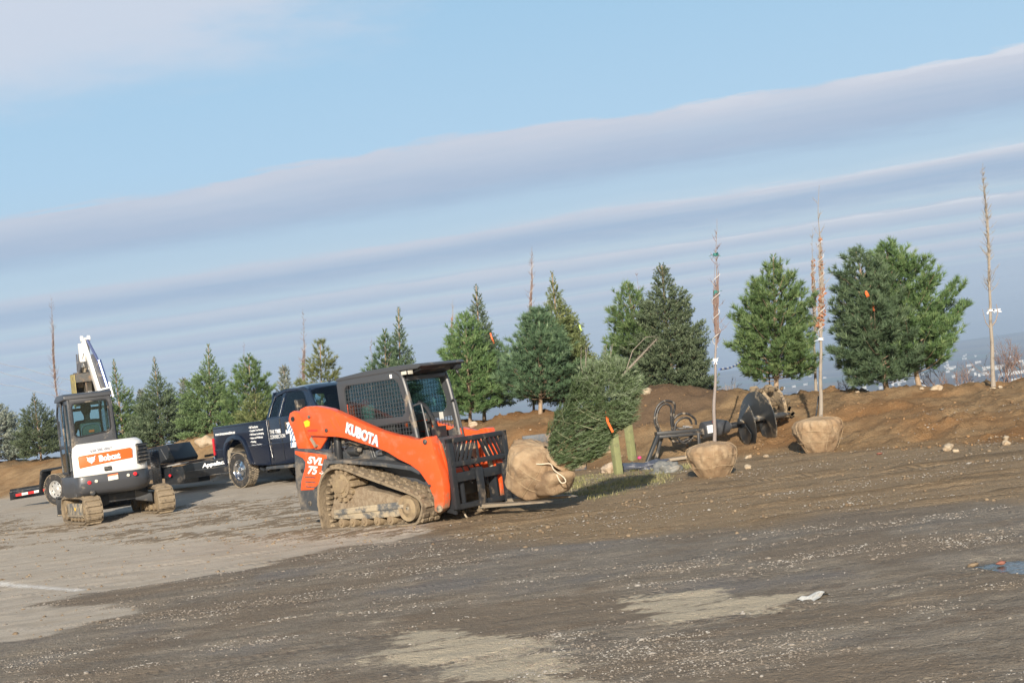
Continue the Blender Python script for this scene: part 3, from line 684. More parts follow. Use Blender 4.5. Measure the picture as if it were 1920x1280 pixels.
ROCKS = [((1757, 743), .11, 'broad flat tan rock lying on the bank crest right of the conifer pair', 1), ((1778, 843), .095, 'large cream stone at the foot of the bank on the far right', 0), ((1792, 846), .045, 'chalky white lump beside the large cream stone', 0),
         ((1887, 826), .05, 'upper of two cream stones at the right end of the bank foot', 0), ((1888, 834), .065, 'lower of two cream stones at the right end of the bank foot', 0), ((1611, 755), .04, 'small white stone just under the left conifer of the pair', 1), ((1734, 768), .05, 'oval cream stone halfway up the bank below the flat tan rock', 1),
         ((1862, 730), .05, 'pale flat stone beside the base of the ribboned bare tree', 1), ((1877, 738), .05, 'small tan stone on the bank lower right of the ribboned tree', 1), ((1437, 858), .05, 'white pebble at the foot of the auger flight', 0), ((1404, 860), .06, 'pale stone between the root ball and the auger', 0),
         ((1402, 878), .06, 'flat white stone on the soil right of the front root ball', 0), ((1192, 847), .17, 'pale boulder behind the two wooden posts', 0), ((1228, 846), .13, 'cream boulder leaning by the left leg of the auger frame', 0), ((995, 812), .03, 'tiny white stone high on the bank above the muddy bucket', 2), ((330, 846), .3, 'pale sandy boulder on the far bank above the trailer deck', 3)]
def build_rocks():
    for i, ((px, py), r, lab, where) in enumerate(ROCKS):
        if where == 0: p = onground(px, py); p.y += .0
        elif where == 3: p = at(390, 843, 41.5)
        else:
            Y = ridge_at(px, py, -.8 if where == 1 else -2); p = at(px, py, Y)
            for k in range(30):                         # walk along the ray until it meets the bank
                if p.z < Hf(p.x, p.y): break
                p = at(px, py, p.y+.12)
        V, F = rockverts(200+i, 3); V = V*np.array([r*1.25, r, r*.75]); o = fastmesh('rock', V, F, 'rock_tan', smooth=True)
        o.location = (p.x, p.y, Hf(p.x, p.y)+r*.25); o.rotation_euler = (0, 0, i*1.3); tag(o, lab, 'rock')
build_rocks()

# ------------------------------------------------------------------ conifers
def conifer_data(seed, h, R, kind, t0=.06, density=1.0, lump=.26, leader=.10):
    rs = np.random.RandomState(seed); woods = []
    sp = {'pine': dict(pw=.62, lo=-.05, hi=.95, K=20, bl=.125, bw=.014, spread=.75, tw=.22, nb=84, curve=.25, per=.095),
          'fir': dict(pw=.86, lo=-.12, hi=.75, K=20, bl=.058, bw=.019, spread=1.0, tw=.26, nb=120, curve=.12, per=.068),
          'spruce': dict(pw=.95, lo=.0, hi=.9, K=22, bl=.055, bw=.022, spread=.95, tw=.26, nb=130, curve=.2, per=.08)}[kind]
    nb = int(sp['nb']*density*(h/2.6)**.7)
    ph = rs.rand(4)*6.28; tp = []; ta = []; tl = []; tt = []
    for i in range(nb):
        t = 1-((i+rs.rand())/nb)**.72; t = min(max(t, 0), .985); z = h*(t0+(1-leader*1.02-t0)*t); az = i*2.39996+rs.rand()*.9
        pr = (1-t)**sp['pw']
        if kind == 'pine': pr = min(pr*1.06, 1)*(1 if t > .16 else .72+1.75*t)
        else: pr = (1-t)**sp['pw']*1.08; pr = min(pr, .97)*(1 if t > .06 else .88)
        lum = 1+lump*(sin(az*2+ph[0]+t*5)*.5+sin(az*3-ph[1]+t*9)*.5)+(rs.rand()-.5)*.56
        L = max(R*pr*lum, .07); e = sp['lo']+(sp['hi']-sp['lo'])*t+(rs.rand()-.5)*.25
        d = np.array([cos(az)*cos(e), sin(az)*cos(e), sin(e)]); lat = np.array([-sin(az), cos(az), 0])
        cv = sp['curve']*L
        def bp(u): return np.array([0, 0, z])+d*(L*u)+np.array([0, 0, cv*u*u])
        if L > .25 and i % 2 == 0: woods.append(([bp(u) for u in (0, .35, .7, .95)], .006+.008*L*(h/3)))
        nt = max(3, int(L/sp['per']*1.5)); umin = .28 if kind == 'pine' else .22
        for k in range(nt):
            u = umin+(1-umin)*((k+rs.rand())/nt)**.8; p = bp(u); dd = d+np.array([0, 0, 2*cv*u/max(L, .1)])
            sgn = 1 if k % 2 else -1; sub = 2 if (L > .45 and kind == 'pine') else 1
            for q in range(sub+(1 if kind != 'pine' and L > .4 else 0)):
                off = (.35+.5*rs.rand())*sp['tw']*(1.25-u*.6)*(1 if q == 0 else 1.5)*min(1, L/.5+.3)
                ax = dd*.75+lat*sgn*(.75*rs.rand()+.15)+np.array([0, 0, .38*rs.rand()+(.25 if kind == 'pine' else .02)])+rs.randn(3)*.16; ax /= np.linalg.norm(ax)
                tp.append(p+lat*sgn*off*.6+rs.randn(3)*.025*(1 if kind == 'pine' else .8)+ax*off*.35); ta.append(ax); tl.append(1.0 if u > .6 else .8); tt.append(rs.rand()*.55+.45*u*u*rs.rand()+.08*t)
                sgn = -sgn
    # leader spire with little side shoots
    top = h*(1-leader); ns = max(4, int(leader*h/.05))
    for k in range(0 if kind == 'pine' else 9):      # bare side shoots reaching up round the leader
        a = k*2.4+ph[0]; z0_ = top-.02*h+(h-top)*.62*(k/9)**1.2; ln_ = (.10+.16*rs.rand())*(1-k/11)*min(h/2.5, 1.2); dv = np.array([cos(a)*.62, sin(a)*.62, .78])
        woods.append(([np.array([0, 0, z0_]), np.array([0, 0, z0_])+dv*ln_*.6, np.array([0, 0, z0_])+dv*ln_+np.array([0, 0, .04])], .006))
        for q in (.35, .6, .85): tp.append(np.array([0, 0, z0_])+dv*ln_*q); ta.append(dv/np.linalg.norm(dv)); tl.append(.55); tt.append(.4+.3*rs.rand())
    for k in range(ns):
        zz = top-.10*h*leader+(h-top)*k/ns; a = k*2.4
        for q in range(2 if kind == 'pine' else 2):
            aa = a+q*3.1; ax = np.array([cos(aa)*.55, sin(aa)*.55, .85]); ax /= np.linalg.norm(ax); rr = (1-k/ns)*.10*R
            tp.append(np.array([cos(aa)*rr, sin(aa)*rr, zz])); ta.append(ax); tl.append(.7-.35*k/ns); tt.append(rs.rand()*.6+.2)
    tp, ta, tl, tt = np.array(tp), np.array(ta), np.array(tl), np.array(tt); n = len(tp); K = sp['K']
    A = np.repeat(ta, K, 0); Pp = np.repeat(tp, K, 0); LL = np.repeat(tl, K); m_ = len(A)
    rv = rs.randn(m_, 3); rv -= A*np.sum(rv*A, 1, keepdims=True); rv /= np.linalg.norm(rv, axis=1, keepdims=True)
    if kind == 'pine':
        s0 = rs.rand(m_)*.06; phi = sp['spread']*np.sqrt(rs.rand(m_))*1.2
    else:
        s0 = rs.rand(m_)*.17*LL; phi = .75+.45*rs.rand(m_)
    D = A*np.cos(phi)[:, None]+rv*np.sin(phi)[:, None]
    base = Pp+A*s0[:, None]; ln = sp['bl']*LL*(.75+.5*rs.rand(m_)); wd = np.cross(D, rs.randn(m_, 3)); wd /= np.linalg.norm(wd, axis=1, keepdims=True)
    w = sp['bw']*(.7+.6*rs.rand(m_))
    V = np.empty((m_, 3, 3)); V[:, 0] = base-wd*w[:, None]*.5; V[:, 1] = base+wd*w[:, None]*.5; V[:, 2] = base+D*ln[:, None]
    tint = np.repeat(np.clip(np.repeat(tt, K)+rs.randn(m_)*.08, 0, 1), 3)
    return V.reshape(-1, 3), np.arange(m_*3).reshape(-1, 3), tint, woods
def make_conifer(name, seed, h, R, kind, fol, t0=.06, density=1.0, bark='bark_pale', tr=.035, **kw):
    root = empty(name); V, F, tint, woods = conifer_data(seed, h, R, kind, t0, density, **kw)
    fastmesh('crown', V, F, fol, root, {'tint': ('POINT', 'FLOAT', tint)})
    w = MB(); w.tube([(0, 0, -.15), (0, 0, 0), (.01, 0, .12*h), (0, .01, .5*h), (0, 0, h*.97)], [tr*1.5, tr*1.25, tr, tr*.6, .012], 9)
    for pts, r in woods: w.tube([Vector(p) for p in pts], [r, r*.8, r*.5, r*.25], 5)
    w.build('trunk', bark, root, smooth=True); return root
def plant(root, base, apex, h0):
    """stand the tree on its base, lean and stretch it so that its tip reaches apex"""
    v = Vector(apex)-Vector(base); s = v.length/h0; root.location = base
    root.rotation_mode = 'QUATERNION'; q = Vector((0, 0, 1)).rotation_difference(v.normalized()); root.rotation_quaternion = q; return s
# kind, foliage, base px, apex px, half width px, depth behind the ridge, trunk height, label, options
TREES = [
 ('spruce', 'needles_spruce', (-8, 868), (0, 757), 55, .6, .05, 'pale silvery blue spruce cut off by the left edge of the photo', dict(density=1.3, leader=.06)),
 ('fir', 'needles_fir', (77, 862), (63, 733), 47, .3, .10, 'dark green fir on a bare trunk left of the excavator cab', dict(density=1.1, leader=.2)),
 ('fir', 'needles_pine', (236, 860), (212, 668), 44, .8, .05, 'slender dark conifer with spiky bare tip just right of the excavator cab', dict(leader=.25)),
 ('spruce', 'needles_spruce', (272, 845), (263, 727), 26, 3.2, .05, 'small dusky spruce tucked behind the slender dark conifer', dict(leader=.1)),
 ('fir', 'needles_fir', (306, 840), (288, 664), 54, .2, .03, 'pale sage green fir with tall whitish tip above the trailer', dict(density=1.25, leader=.26)),
 ('spruce', 'needles_spruce', (350, 835), (344, 706), 24, 3.0, .05, 'small whitish tipped spruce between the sage fir and the big douglas fir', dict(leader=.1)),
 ('fir', 'needles_douglas', (398, 832), (390, 640), 56, .2, .04, 'broad mid green fir with pale bare leader left of the truck bed', dict(density=1.35, leader=.22)),
 ('pine', 'needles_pine', (475, 826), (466, 660), 54, .4, .05, 'tall irregular pine with a rusty dead patch behind the truck bed', dict(density=1.15, lump=.35)),
 ('fir', 'needles_olive', (482, 818), (478, 742), 52, -1.2, .02, 'low bushy olive conifer right above the truck bed rail', dict(density=1.1, leader=.03)),
 ('spruce', 'needles_spruce', (534, 800), (532, 682), 22, 2.2, .06, 'small silvery spruce peeping over the rear of the truck cab', dict(leader=.12)),
 ('pine', 'needles_olive', (604, 800), (600, 636), 44, .5, .06, 'bright olive pine standing behind the truck cab roof', dict(leader=.05)),
 ('pine', 'needles_bluepine', (725, 795), (721, 615), 40, .3, .08, 'bluish pine poking up left above the loader cab roof', dict(leader=.1)),
 ('fir', 'needles_fir', (752, 795), (747, 570), 40, 1.6, .08, 'fir with tall thin spire above the middle of the loader cab roof', dict(leader=.24)),
 ('pine', 'needles_pine', (881, 795), (872, 583), 58, -.2, .10, 'full dark green pine right of the loader cab', dict(density=1.3, leader=.07)),
 ('fir', 'needles_fir', (908, 790), (892, 528), 50, 1.6, .12, 'blue green fir with spire and red flag behind the full dark pine', dict(density=1.1, leader=.17)),
 ('pine', 'needles_bluepine', (1014, 785), (1010, 578), 70, .0, .14, 'broad grey green pine on a bare trunk above the muddy bucket', dict(density=1.5, leader=.05)),
 ('fir', 'needles_olive', (1063, 785), (1034, 503), 64, 1.8, .10, 'yellow green fir with tall leader behind the broad grey green pine', dict(density=1.4, leader=.19)),
 ('pine', 'needles_pine', (1204, 752), (1177, 528), 60, .3, .08, 'dark rounded pine directly behind the netted leaning fir', dict(density=1.3, leader=.06)),
 ('fir', 'needles_fir', (1262, 752), (1240, 490), 72, .5, .02, 'dense wide dark fir left of the front balled bare tree', dict(density=1.6, leader=.10)),
 ('pine', 'needles_pine', (1456, 747), (1450, 474), 78, .1, .10, 'egg shaped bright green pine standing alone behind the auger', dict(density=1.55, leader=.11)),
 ('pine', 'needles_bluepine', (1664, 737), (1603, 464), 84, .2, .06, 'blue green pine on the left of the touching pair at right', dict(density=1.6, leader=.05)),
 ('pine', 'needles_pine', (1725, 733), (1660, 458), 96, .9, .10, 'light green lopsided pine on the right of the touching pair', dict(density=1.6, leader=.04, lump=.4)),
]
def build_trees():
    for i, (kind, fol, bpx, apx, hw, off, t0, lab, kw) in enumerate(TREES):
        Y = ridge_at(bpx[0], bpx[1], off); b = at(*bpx, Y); z = Hf(b.x, b.y)
        if off > 1: b = Vector((b.x, b.y, z-.05))
        else: b = Vector((b.x, b.y, min(z, b.z+.15)-.03))
        a = at(*apx, Y); h = (a-b).length; R = hw/FPX*Y/1.0
        nm = {'spruce': 'spruce_tree', 'fir': 'fir_tree', 'pine': 'pine_tree'}[kind]
        far = Y > 38
        kw = dict(kw); d = kw.pop('density', 1.0)
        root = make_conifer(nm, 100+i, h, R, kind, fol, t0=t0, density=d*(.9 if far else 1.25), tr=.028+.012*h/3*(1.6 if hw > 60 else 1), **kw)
        plant(root, b, a, h); tag(root, lab, 'conifer', 'balled conifers lined up along the dirt bank')
        if lab.startswith('egg'): root['dummy'] = 0; del root['dummy']
        TREEOBJ[lab] = (root, b, a, h, R)
TREEOBJ = {}
build_trees()
def flag(px, py, Y, dx, dz, mat, lab, w=.035):
    p = at(px, py, Y); f = MB(); pts = [p, p+Vector((dx*.3, -.03, dz*.45)), p+Vector((dx, 0, dz))]
    for a, b in zip(pts, pts[1:]): f.bar(a, b, w, .004, (0, 1, 0))
    f.cyl(p+Vector((0, -.02, .02)), p+Vector((0, .02, .0)), .022, n=8)
    tag(f.build('marker_flag', mat), lab, 'marker ribbon')
def tY(k): return next(v[1].y-v[4]*.75 for l, v in TREEOBJ.items() if l.startswith(k))
flag(920, 627, tY('blue green fir'), .06, -.22, 'tape_flag', 'orange red ribbon hanging in the fir behind the full dark pine')
flag(1624, 549, tY('blue green pine'), .03, -.08, 'tape_flag', 'bright orange ribbon knot on the left pine of the pair', .06)
flag(1636, 570, tY('blue green pine'), .01, -.13, 'tape_flag', 'lower rusty orange ribbon on the left pine of the pair', .03)
flag(1087, 612, tY('yellow green fir'), .03, -.10, 'flag_lime', 'lime green ribbon on the yellow green fir')

# ------------------------------------------------------------------ thin bare trees
def whip(name, lab, base, top, r, bundle=None, leaf=None, twine='twine_white', bark='bark_whip', seed=0, ribbon=None, ball=None, cat='bare tree', side=14, group='thin bare saplings tied up along the bank'):
    """base/top world points; bundle=(t0,t1,width): branches tied against the stem; leaf=(t0,t1,n): dead leaves caught in it"""
    rs = random.Random(seed); base = Vector(base); top = Vector(top); root = empty(name, base, 0, lab, cat, group)
    v = top-base; L = v.length; d = v.normalized(); q = d.orthogonal().normalized(); w2 = d.cross(q)
    def P(t, a=0, rr=0): return d*(L*t)+q*(cos(a)*rr+.010*L*sin(t*7+seed)*t+.012*sin(t*31+seed*3)*min(t*8, 1))+w2*(sin(a)*rr+.006*L*sin(t*11+seed*2)*t)
    tk = MB(); tk.tube([P(k/24) for k in range(25)], [r*float(np.interp(k/24, [0, .05, .25, .45, .6, .8, 1], [1.3, 1, .8, .55, .36, .2, .07])) for k in range(25)], 9); tk.build('trunk', bark, root, smooth=True)
    br = MB()
    if bundle:
        t0, t1, wd = bundle
        for i in range(int(30+wd*260)):
            ta = t0+(t1-t0)*rs.random()*.6; a = rs.random()*6.28; ln = (.18+.3*rs.random())*(t1-t0+.12)
            br.tube([P(ta, a, r*.5), P(ta+ln*.25, a, wd*.5*(.6+.5*rs.random())), P(ta+ln*.7, a+rs.uniform(-.7, .7), wd*.5*(.35+.6*rs.random())), P(ta+ln, a+rs.uniform(-.6, .6), wd*.42)], [.0055, .0045, .003, .0015], 4)
    for i in range(side):
        ta = rs.uniform(bundle[0] if bundle else .3, .97); a = rs.random()*6.28; ln = L*(.025+.07*rs.random())*(1.25-ta)
        o_ = P(ta); dr = (d*(.45+.5*rs.random())+q*cos(a)*.8+w2*sin(a)*.8).normalized(); br.tube([o_, o_+dr*ln*.5, o_+dr*ln+d*ln*.25], [.005, .0035, .0012], 4)
        for _ in range(2): u_ = rs.uniform(.3, .8); p_ = o_+dr*ln*u_; br.tube([p_, p_+(d*.9+q*rs.gauss(0, .6)+w2*rs.gauss(0, .6))*ln*.35], [.003, .001], 4)
    if br.v: br.build('twigs', 'twig_brown' if bark != 'bark_whip' else bark, root, smooth=True)
    if leaf:
        lf = MB()
        for t0, t1, n, wd in leaf:
            for i in range(n):
                t = rs.uniform(t0, t1); a = rs.random()*6.28; p = P(t, a, wd*(.3+.7*rs.random())); s_ = .018+.022*rs.random()
                e1 = Vector((rs.gauss(0, 1), rs.gauss(0, 1), rs.gauss(0, 1))).normalized(); e2 = e1.orthogonal().normalized()
                lf.add([p-e1*s_, p-e2*s_*.6, p+e1*s_, p+e2*s_*.5+d*.01], [(0, 1, 2, 3)])
        lf.build('dead_leaves', 'dry_leaf', root)
    if twine and bundle:
        tw = MB(); t0, t1, wd = bundle; pts = []; turns = (t1-t0)*L/.28
        for i in range(int(turns*10)):
            u = i/(turns*10); a = u*turns*6.28; pts.append(P(t0+(t1-t0)*u, a, wd*.5+.012))
        tw.tube(pts, .004, 5); tw.build('twine', twine, root)
    if ribbon:
        for tr_, mat, k in ribbon:
            rb = MB(); p = P(tr_)
            rb.cyl(p-d*.02, p+d*.02, r*.9+.012, n=8)
            for j in range(k):
                a = rs.random()*6.28; e = q*cos(a)+w2*sin(a); rb.bar(p+e*.01, p+e*(.07+.05*rs.random())+d*rs.uniform(-.07, .04), .014, .004, d)
            rb.build('ribbon', mat, root)
    return root, P
def root_ball(parent, c, rx, h, seed, tilt=0, top=.80, bottom=.55):
    """burlap wrapped earth ball with folds and rope seams, centred on c (its base centre)"""
    n, m_ = 84, 40; V = []; rs = np.random.RandomState(seed); F = []
    for j in range(m_):
        u = j/(m_-1)
        prof = np.interp(u, [0, .04, .12, .35, .62, .80, .92, .97, 1], [0, bottom*.8, bottom*1.05, .84, .99, 1.0, top, .35, .06]); z = h*np.interp(u, [0, .08, .5, .85, .93, .97, 1], [0, .005, .48, .86, .95, 1.0, 1.05])
        for i in range(n):
            a = 2*pi*i/n; fold = 1+.09*mnoise.noise(Vector((cos(a)*1.8+seed, sin(a)*1.8, z*3)))+.07*mnoise.noise(Vector((cos(a)*4.5, sin(a)*4.5, z*7+seed)))-.05*abs(mnoise.noise(Vector((a*2.2+z*4, z*6-a, seed))))+.05*sin(a*17+seed+z*9)*(1 if u > .55 else .3)*mnoise.noise(Vector((a*2, z*5, seed)))*3
            rr = rx*prof*fold; V.append((c[0]+rr*cos(a), c[1]+rr*sin(a), c[2]+z+.012*mnoise.noise(Vector((a*3, u*9, seed+5)))))
    for j in range(m_-1):
        for i in range(n): F.append((j*n+i, j*n+(i+1) % n, (j+1)*n+(i+1) % n, (j+1)*n+i))
    b = fastmesh('root_ball', np.array(V), np.array(F), 'burlap', parent, smooth=True)
    rp = MB()
    for u in (.38, .66):
        pts = []
        for i in range(40):
            a = 2*pi*i/40; rr = rx*np.interp(u, [0, .04, .12, .35, .62, .80, .92], [0, bottom*.8, bottom*1.05, .84, .99, 1.0, top])*1.03; pts.append((c[0]+rr*cos(a), c[1]+rr*sin(a), c[2]+h*np.interp(u, [0, .08, .5, .85, .93], [0, .005, .48, .86, .95])+.012*sin(a*5+seed)))
        rp.tube(pts, .0028, 5, closed=True)
    for k in range(5):
        a = k*1.3+seed; pts = []
        for u in (.15, .4, .62, .8, .92, .97):
            rr = rx*np.interp(u, [0, .04, .12, .35, .62, .80, .92, .97], [0, bottom*.8, bottom*1.05, .84, .99, 1.0, top, .35])*1.03; a2 = a+.25*(u-.5)*(-1)**k; pts.append((c[0]+rr*cos(a2), c[1]+rr*sin(a2), c[2]+h*np.interp(u, [0, .08, .5, .85, .93, .97], [0, .005, .48, .86, .95, 1.01])))
        rp.tube(smooth_pts(pts), .0022, 5)
    r_ = rp.build('rope', 'rope_tan', b); r_.parent = b
    return b

def build_whips():
    # the two balled bare trees standing on the lot
    p = onground(1340, 897)+Vector((.05, .38, 0)); tp = at(1343, 410, p.y-.0); z = Hf(p.x, p.y)
    base = Vector((p.x, p.y, z)); root, P = whip('bare_tree', 'bare sapling with purple brown bundled twigs, root ball in front of the auger frame', base+Vector((0, 0, .0)), tp, .030, (.50, .80, .085), seed=3, bark='bark_grey',
        ribbon=[(.45, 'flag_white', 5), (.715, 'flag_green', 4), (.86, 'flag_green', 4)], side=34, group='bare saplings with burlap root balls')
    root_ball(root, (0, 0, -.02), .365, .51, 2)
    p = onground(1549, 849)+Vector((0, .40, 0)); z = Hf(p.x, p.y); tp = at(1539, 347, p.y)
    root, P = whip('bare_tree', 'tall bare sapling with rusty leaves along its stem, root ball against the bank', (p.x, p.y, z), tp, .036, (.42, .80, .075), leaf=[(.46, .62, 170, .07), (.62, .80, 60, .05)], seed=5, side=34,
        ribbon=[(.42, 'flag_white', 3)], group='bare saplings with burlap root balls')
    root_ball(root, (0, 0, -.02), .39, .565, 6, bottom=.62, top=.86)
    specs = [((110, 800), (92, 553), .8, .030, (.35, .85, .08), None, 'bark_grey', 'pale twiggy sapling rising behind the excavator cab roof', 'twine_white'),
             ((562, 745), (568, 577), .6, .026, (.30, .72, .09), None, 'bark_grey', 'pale sapling rising left of the olive pine behind the truck', 'twine_white'),
             ((459, 790), (457, 640), 1.6, .022, (.4, .7, .04), None, 'bark_red', 'thin reddish sapling tip above the irregular pine', None),
             ((436, 800), (434, 690), 1.8, .018, None, None, 'bark_red', 'short dark sapling tip left of the irregular pine', None),
             ((700, 790), (697, 632), 1.8, .016, None, None, 'bark_red', 'faint thin twig tip left of the bluish pine', None),
             ((850, 770), (848, 560), 1.6, .024, (.45, .9, .05), [(.5, .85, 60, .03)], 'bark_whip', 'orange brown sapling tip left of the blue green fir', None),
             ((1000, 770), (994, 464), 1.6, .030, (.35, .92, .055), None, 'bark_grey', 'tall pale sapling between the blue green fir and the yellow green fir', 'twine_white'),
             ((1205, 750), (1194, 508), 1.4, .016, None, None, 'bark_red', 'thin purple twig tip between the dark rounded pine and the wide dark fir', None),
             ((1531, 742), (1522, 430), .8, .030, (.36, .78, .075), [(.40, .82, 160, .045)], 'bark_whip', 'leafy tied sapling just left of the tall balled bare tree', 'twine_white'),
             ((1445, 745), (1427, 497), 1.0, .016, None, None, 'bark_whip', 'thin pale twig tip at the upper left of the egg shaped pine', None),
             ((1862, 722), (1846, 305), .0, .040, (.42, .93, .045), None, 'bark_whip', 'tallest bare sapling with white ribbon at the far right', None)]
    for i, (b, tpx, off, r, bun, leaf, bark, lab, tw) in enumerate(specs):
        Y = ridge_at(b[0], b[1], off); p = at(*b, Y); z = Hf(p.x, p.y)-.04; tp = at(*tpx, Y)
        root, P = whip('bare_sapling', lab, (p.x, p.y, z), tp, r, bun, leaf, tw, bark, seed=20+i, side=(130 if i == 10 else 70) if i in (0, 1, 6, 10) else 26, ribbon=[(.345, 'flag_white', 9)] if i == 10 else None)
        if i == 10:      # forked side limb held in by the ribbon
            f = MB(); a = P(.27); f.tube([a, a+Vector((.10, 0, .10)), a+Vector((.17, 0, .26)), a+Vector((.16, 0, .42))], [.018, .014, .011, .006], 7); f.tube([P(.26), P(.27)+Vector((-.08, 0, .10)), P(.27)+Vector((-.11, 0, .36))], [.012, .009, .004], 6); f.build('side_limb', 'bark_grey', root, smooth=True)
            f = MB(); a = P(.345); f.bar(a, a+Vector((.19, .0, .0)), .02, .006, (0, 1, 0)); f.bar(a+Vector((0, 0, .02)), a+Vector((.2, 0, -.05)), .02, .006, (0, 1, 0)); f.bar(a, a+Vector((-.07, 0, -.05)), .03, .006, (0, 1, 0)); f.build('ribbon', 'flag_white', root)
    # dark rod standing in for the trunk shadow beside the tall balled tree
    p = onground(1549, 849)+Vector((-.10, .62, 0)); s_ = MB(); s_.cyl((p.x, p.y+.0, Hf(p.x, p.y)), at(1535, 742, p.y+.02), .014, n=8); tag(s_.build('shadow_rod', 'black_paint'), 'slim dark rod standing in for the trunk shadow of the tall balled sapling on the bank', 'shadow_rod')
    # blue and white rope from the front sapling to the pine
    a = at(1349, 692, 20.6); b = at(1388, 678, 26.8); pts = smooth_pts([a, a.lerp(b, .35)+Vector((0, 0, -.03)), a.lerp(b, .7)+Vector((0, 0, -.03)), b]); rp = MB()
    for i, (p, q) in enumerate(zip(pts, pts[1:])): rp.cyl(p, q, .016, n=6, mi=i % 2)
    tag(rp.build('rope', ['flag_blue', 'flag_white']), 'blue and white twisted rope between the front bare tree and the pine', 'rope')
def brush(px, py, off, h, w, n, lab, seed, mat='twig_brown'):
    rs = random.Random(seed); Y = ridge_at(px, py, off); p = at(px, py, Y); root = empty('leafless_bush', (p.x, p.y, Hf(p.x, p.y)-.05), 0, lab, 'bush'); b = MB()
    def grow(o, d, L, r, dep):
        e = o+d*L+Vector((rs.gauss(0, 1), rs.gauss(0, 1), 0))*L*.12; b.tube([o, (o+e)/2+Vector((rs.gauss(0, 1), 0, rs.gauss(0, 1)))*L*.05, e], [r, r*.8, r*.55], 4)
        if dep:
            for _ in range(rs.choice((2, 3, 3))): grow(o.lerp(e, rs.uniform(.35, 1)), (d+Vector((rs.gauss(0, .5), rs.gauss(0, .5), rs.gauss(.1, .3)))).normalized(), L*rs.uniform(.5, .8), r*.6, dep-1)
    for i in range(n): grow(Vector((rs.gauss(0, w*.25), rs.gauss(0, .2), 0)), Vector((rs.gauss(0, .45), rs.gauss(0, .3), 1)).normalized(), h*rs.uniform(.35, .5), .009, 3)
    b.build('branches', mat, root)
    return root
build_whips()
brush(1900, 722, 1.2, 1.0, .9, 16, 'dense reddish brown leafless bush at the right edge behind the bank', 1)
brush(1825, 726, 1.6, .75, 1.0, 9, 'sparse leafless brush left of the ribboned bare tree', 2)
brush(1765, 728, 1.8, .7, 1.2, 8, 'sparse grey brush right of the lopsided pine', 3)
brush(1385, 745, 1.4, .55, .8, 7, 'thin pale brush on the bank left of the egg shaped pine', 4, 'bark_grey')
brush(1592, 735, 1.5, .6, .5, 5, 'wispy brush left of the blue green pine of the pair', 5)
# power lines, far left
def wires():
    for (a, b, lab) in (((-40, 664), (131, 712), 'uppermost of the three thin power lines at the left'), ((-40, 679), (136, 735), 'middle of the three thin power lines at the left'), ((-40, 703), (112, 743), 'lowest of the three thin power lines at the left')):
        A = at(a[0]*9-900, a[1]-2, 120) if False else at(a[0], a[1], 110); B = at(b[0], b[1], 110); dv = B-A; pts = [A-dv*2+Vector((0, 0, 3)), A, A.lerp(B, .5)+Vector((0, 0, -.08)), B, B+dv*2+Vector((0, 0, 1.2))]
        w = MB(); w.tube(smooth_pts(pts), .022, 5); tag(w.build('power_line', 'wire_grey'), lab, 'power line', 'power lines')
wires()
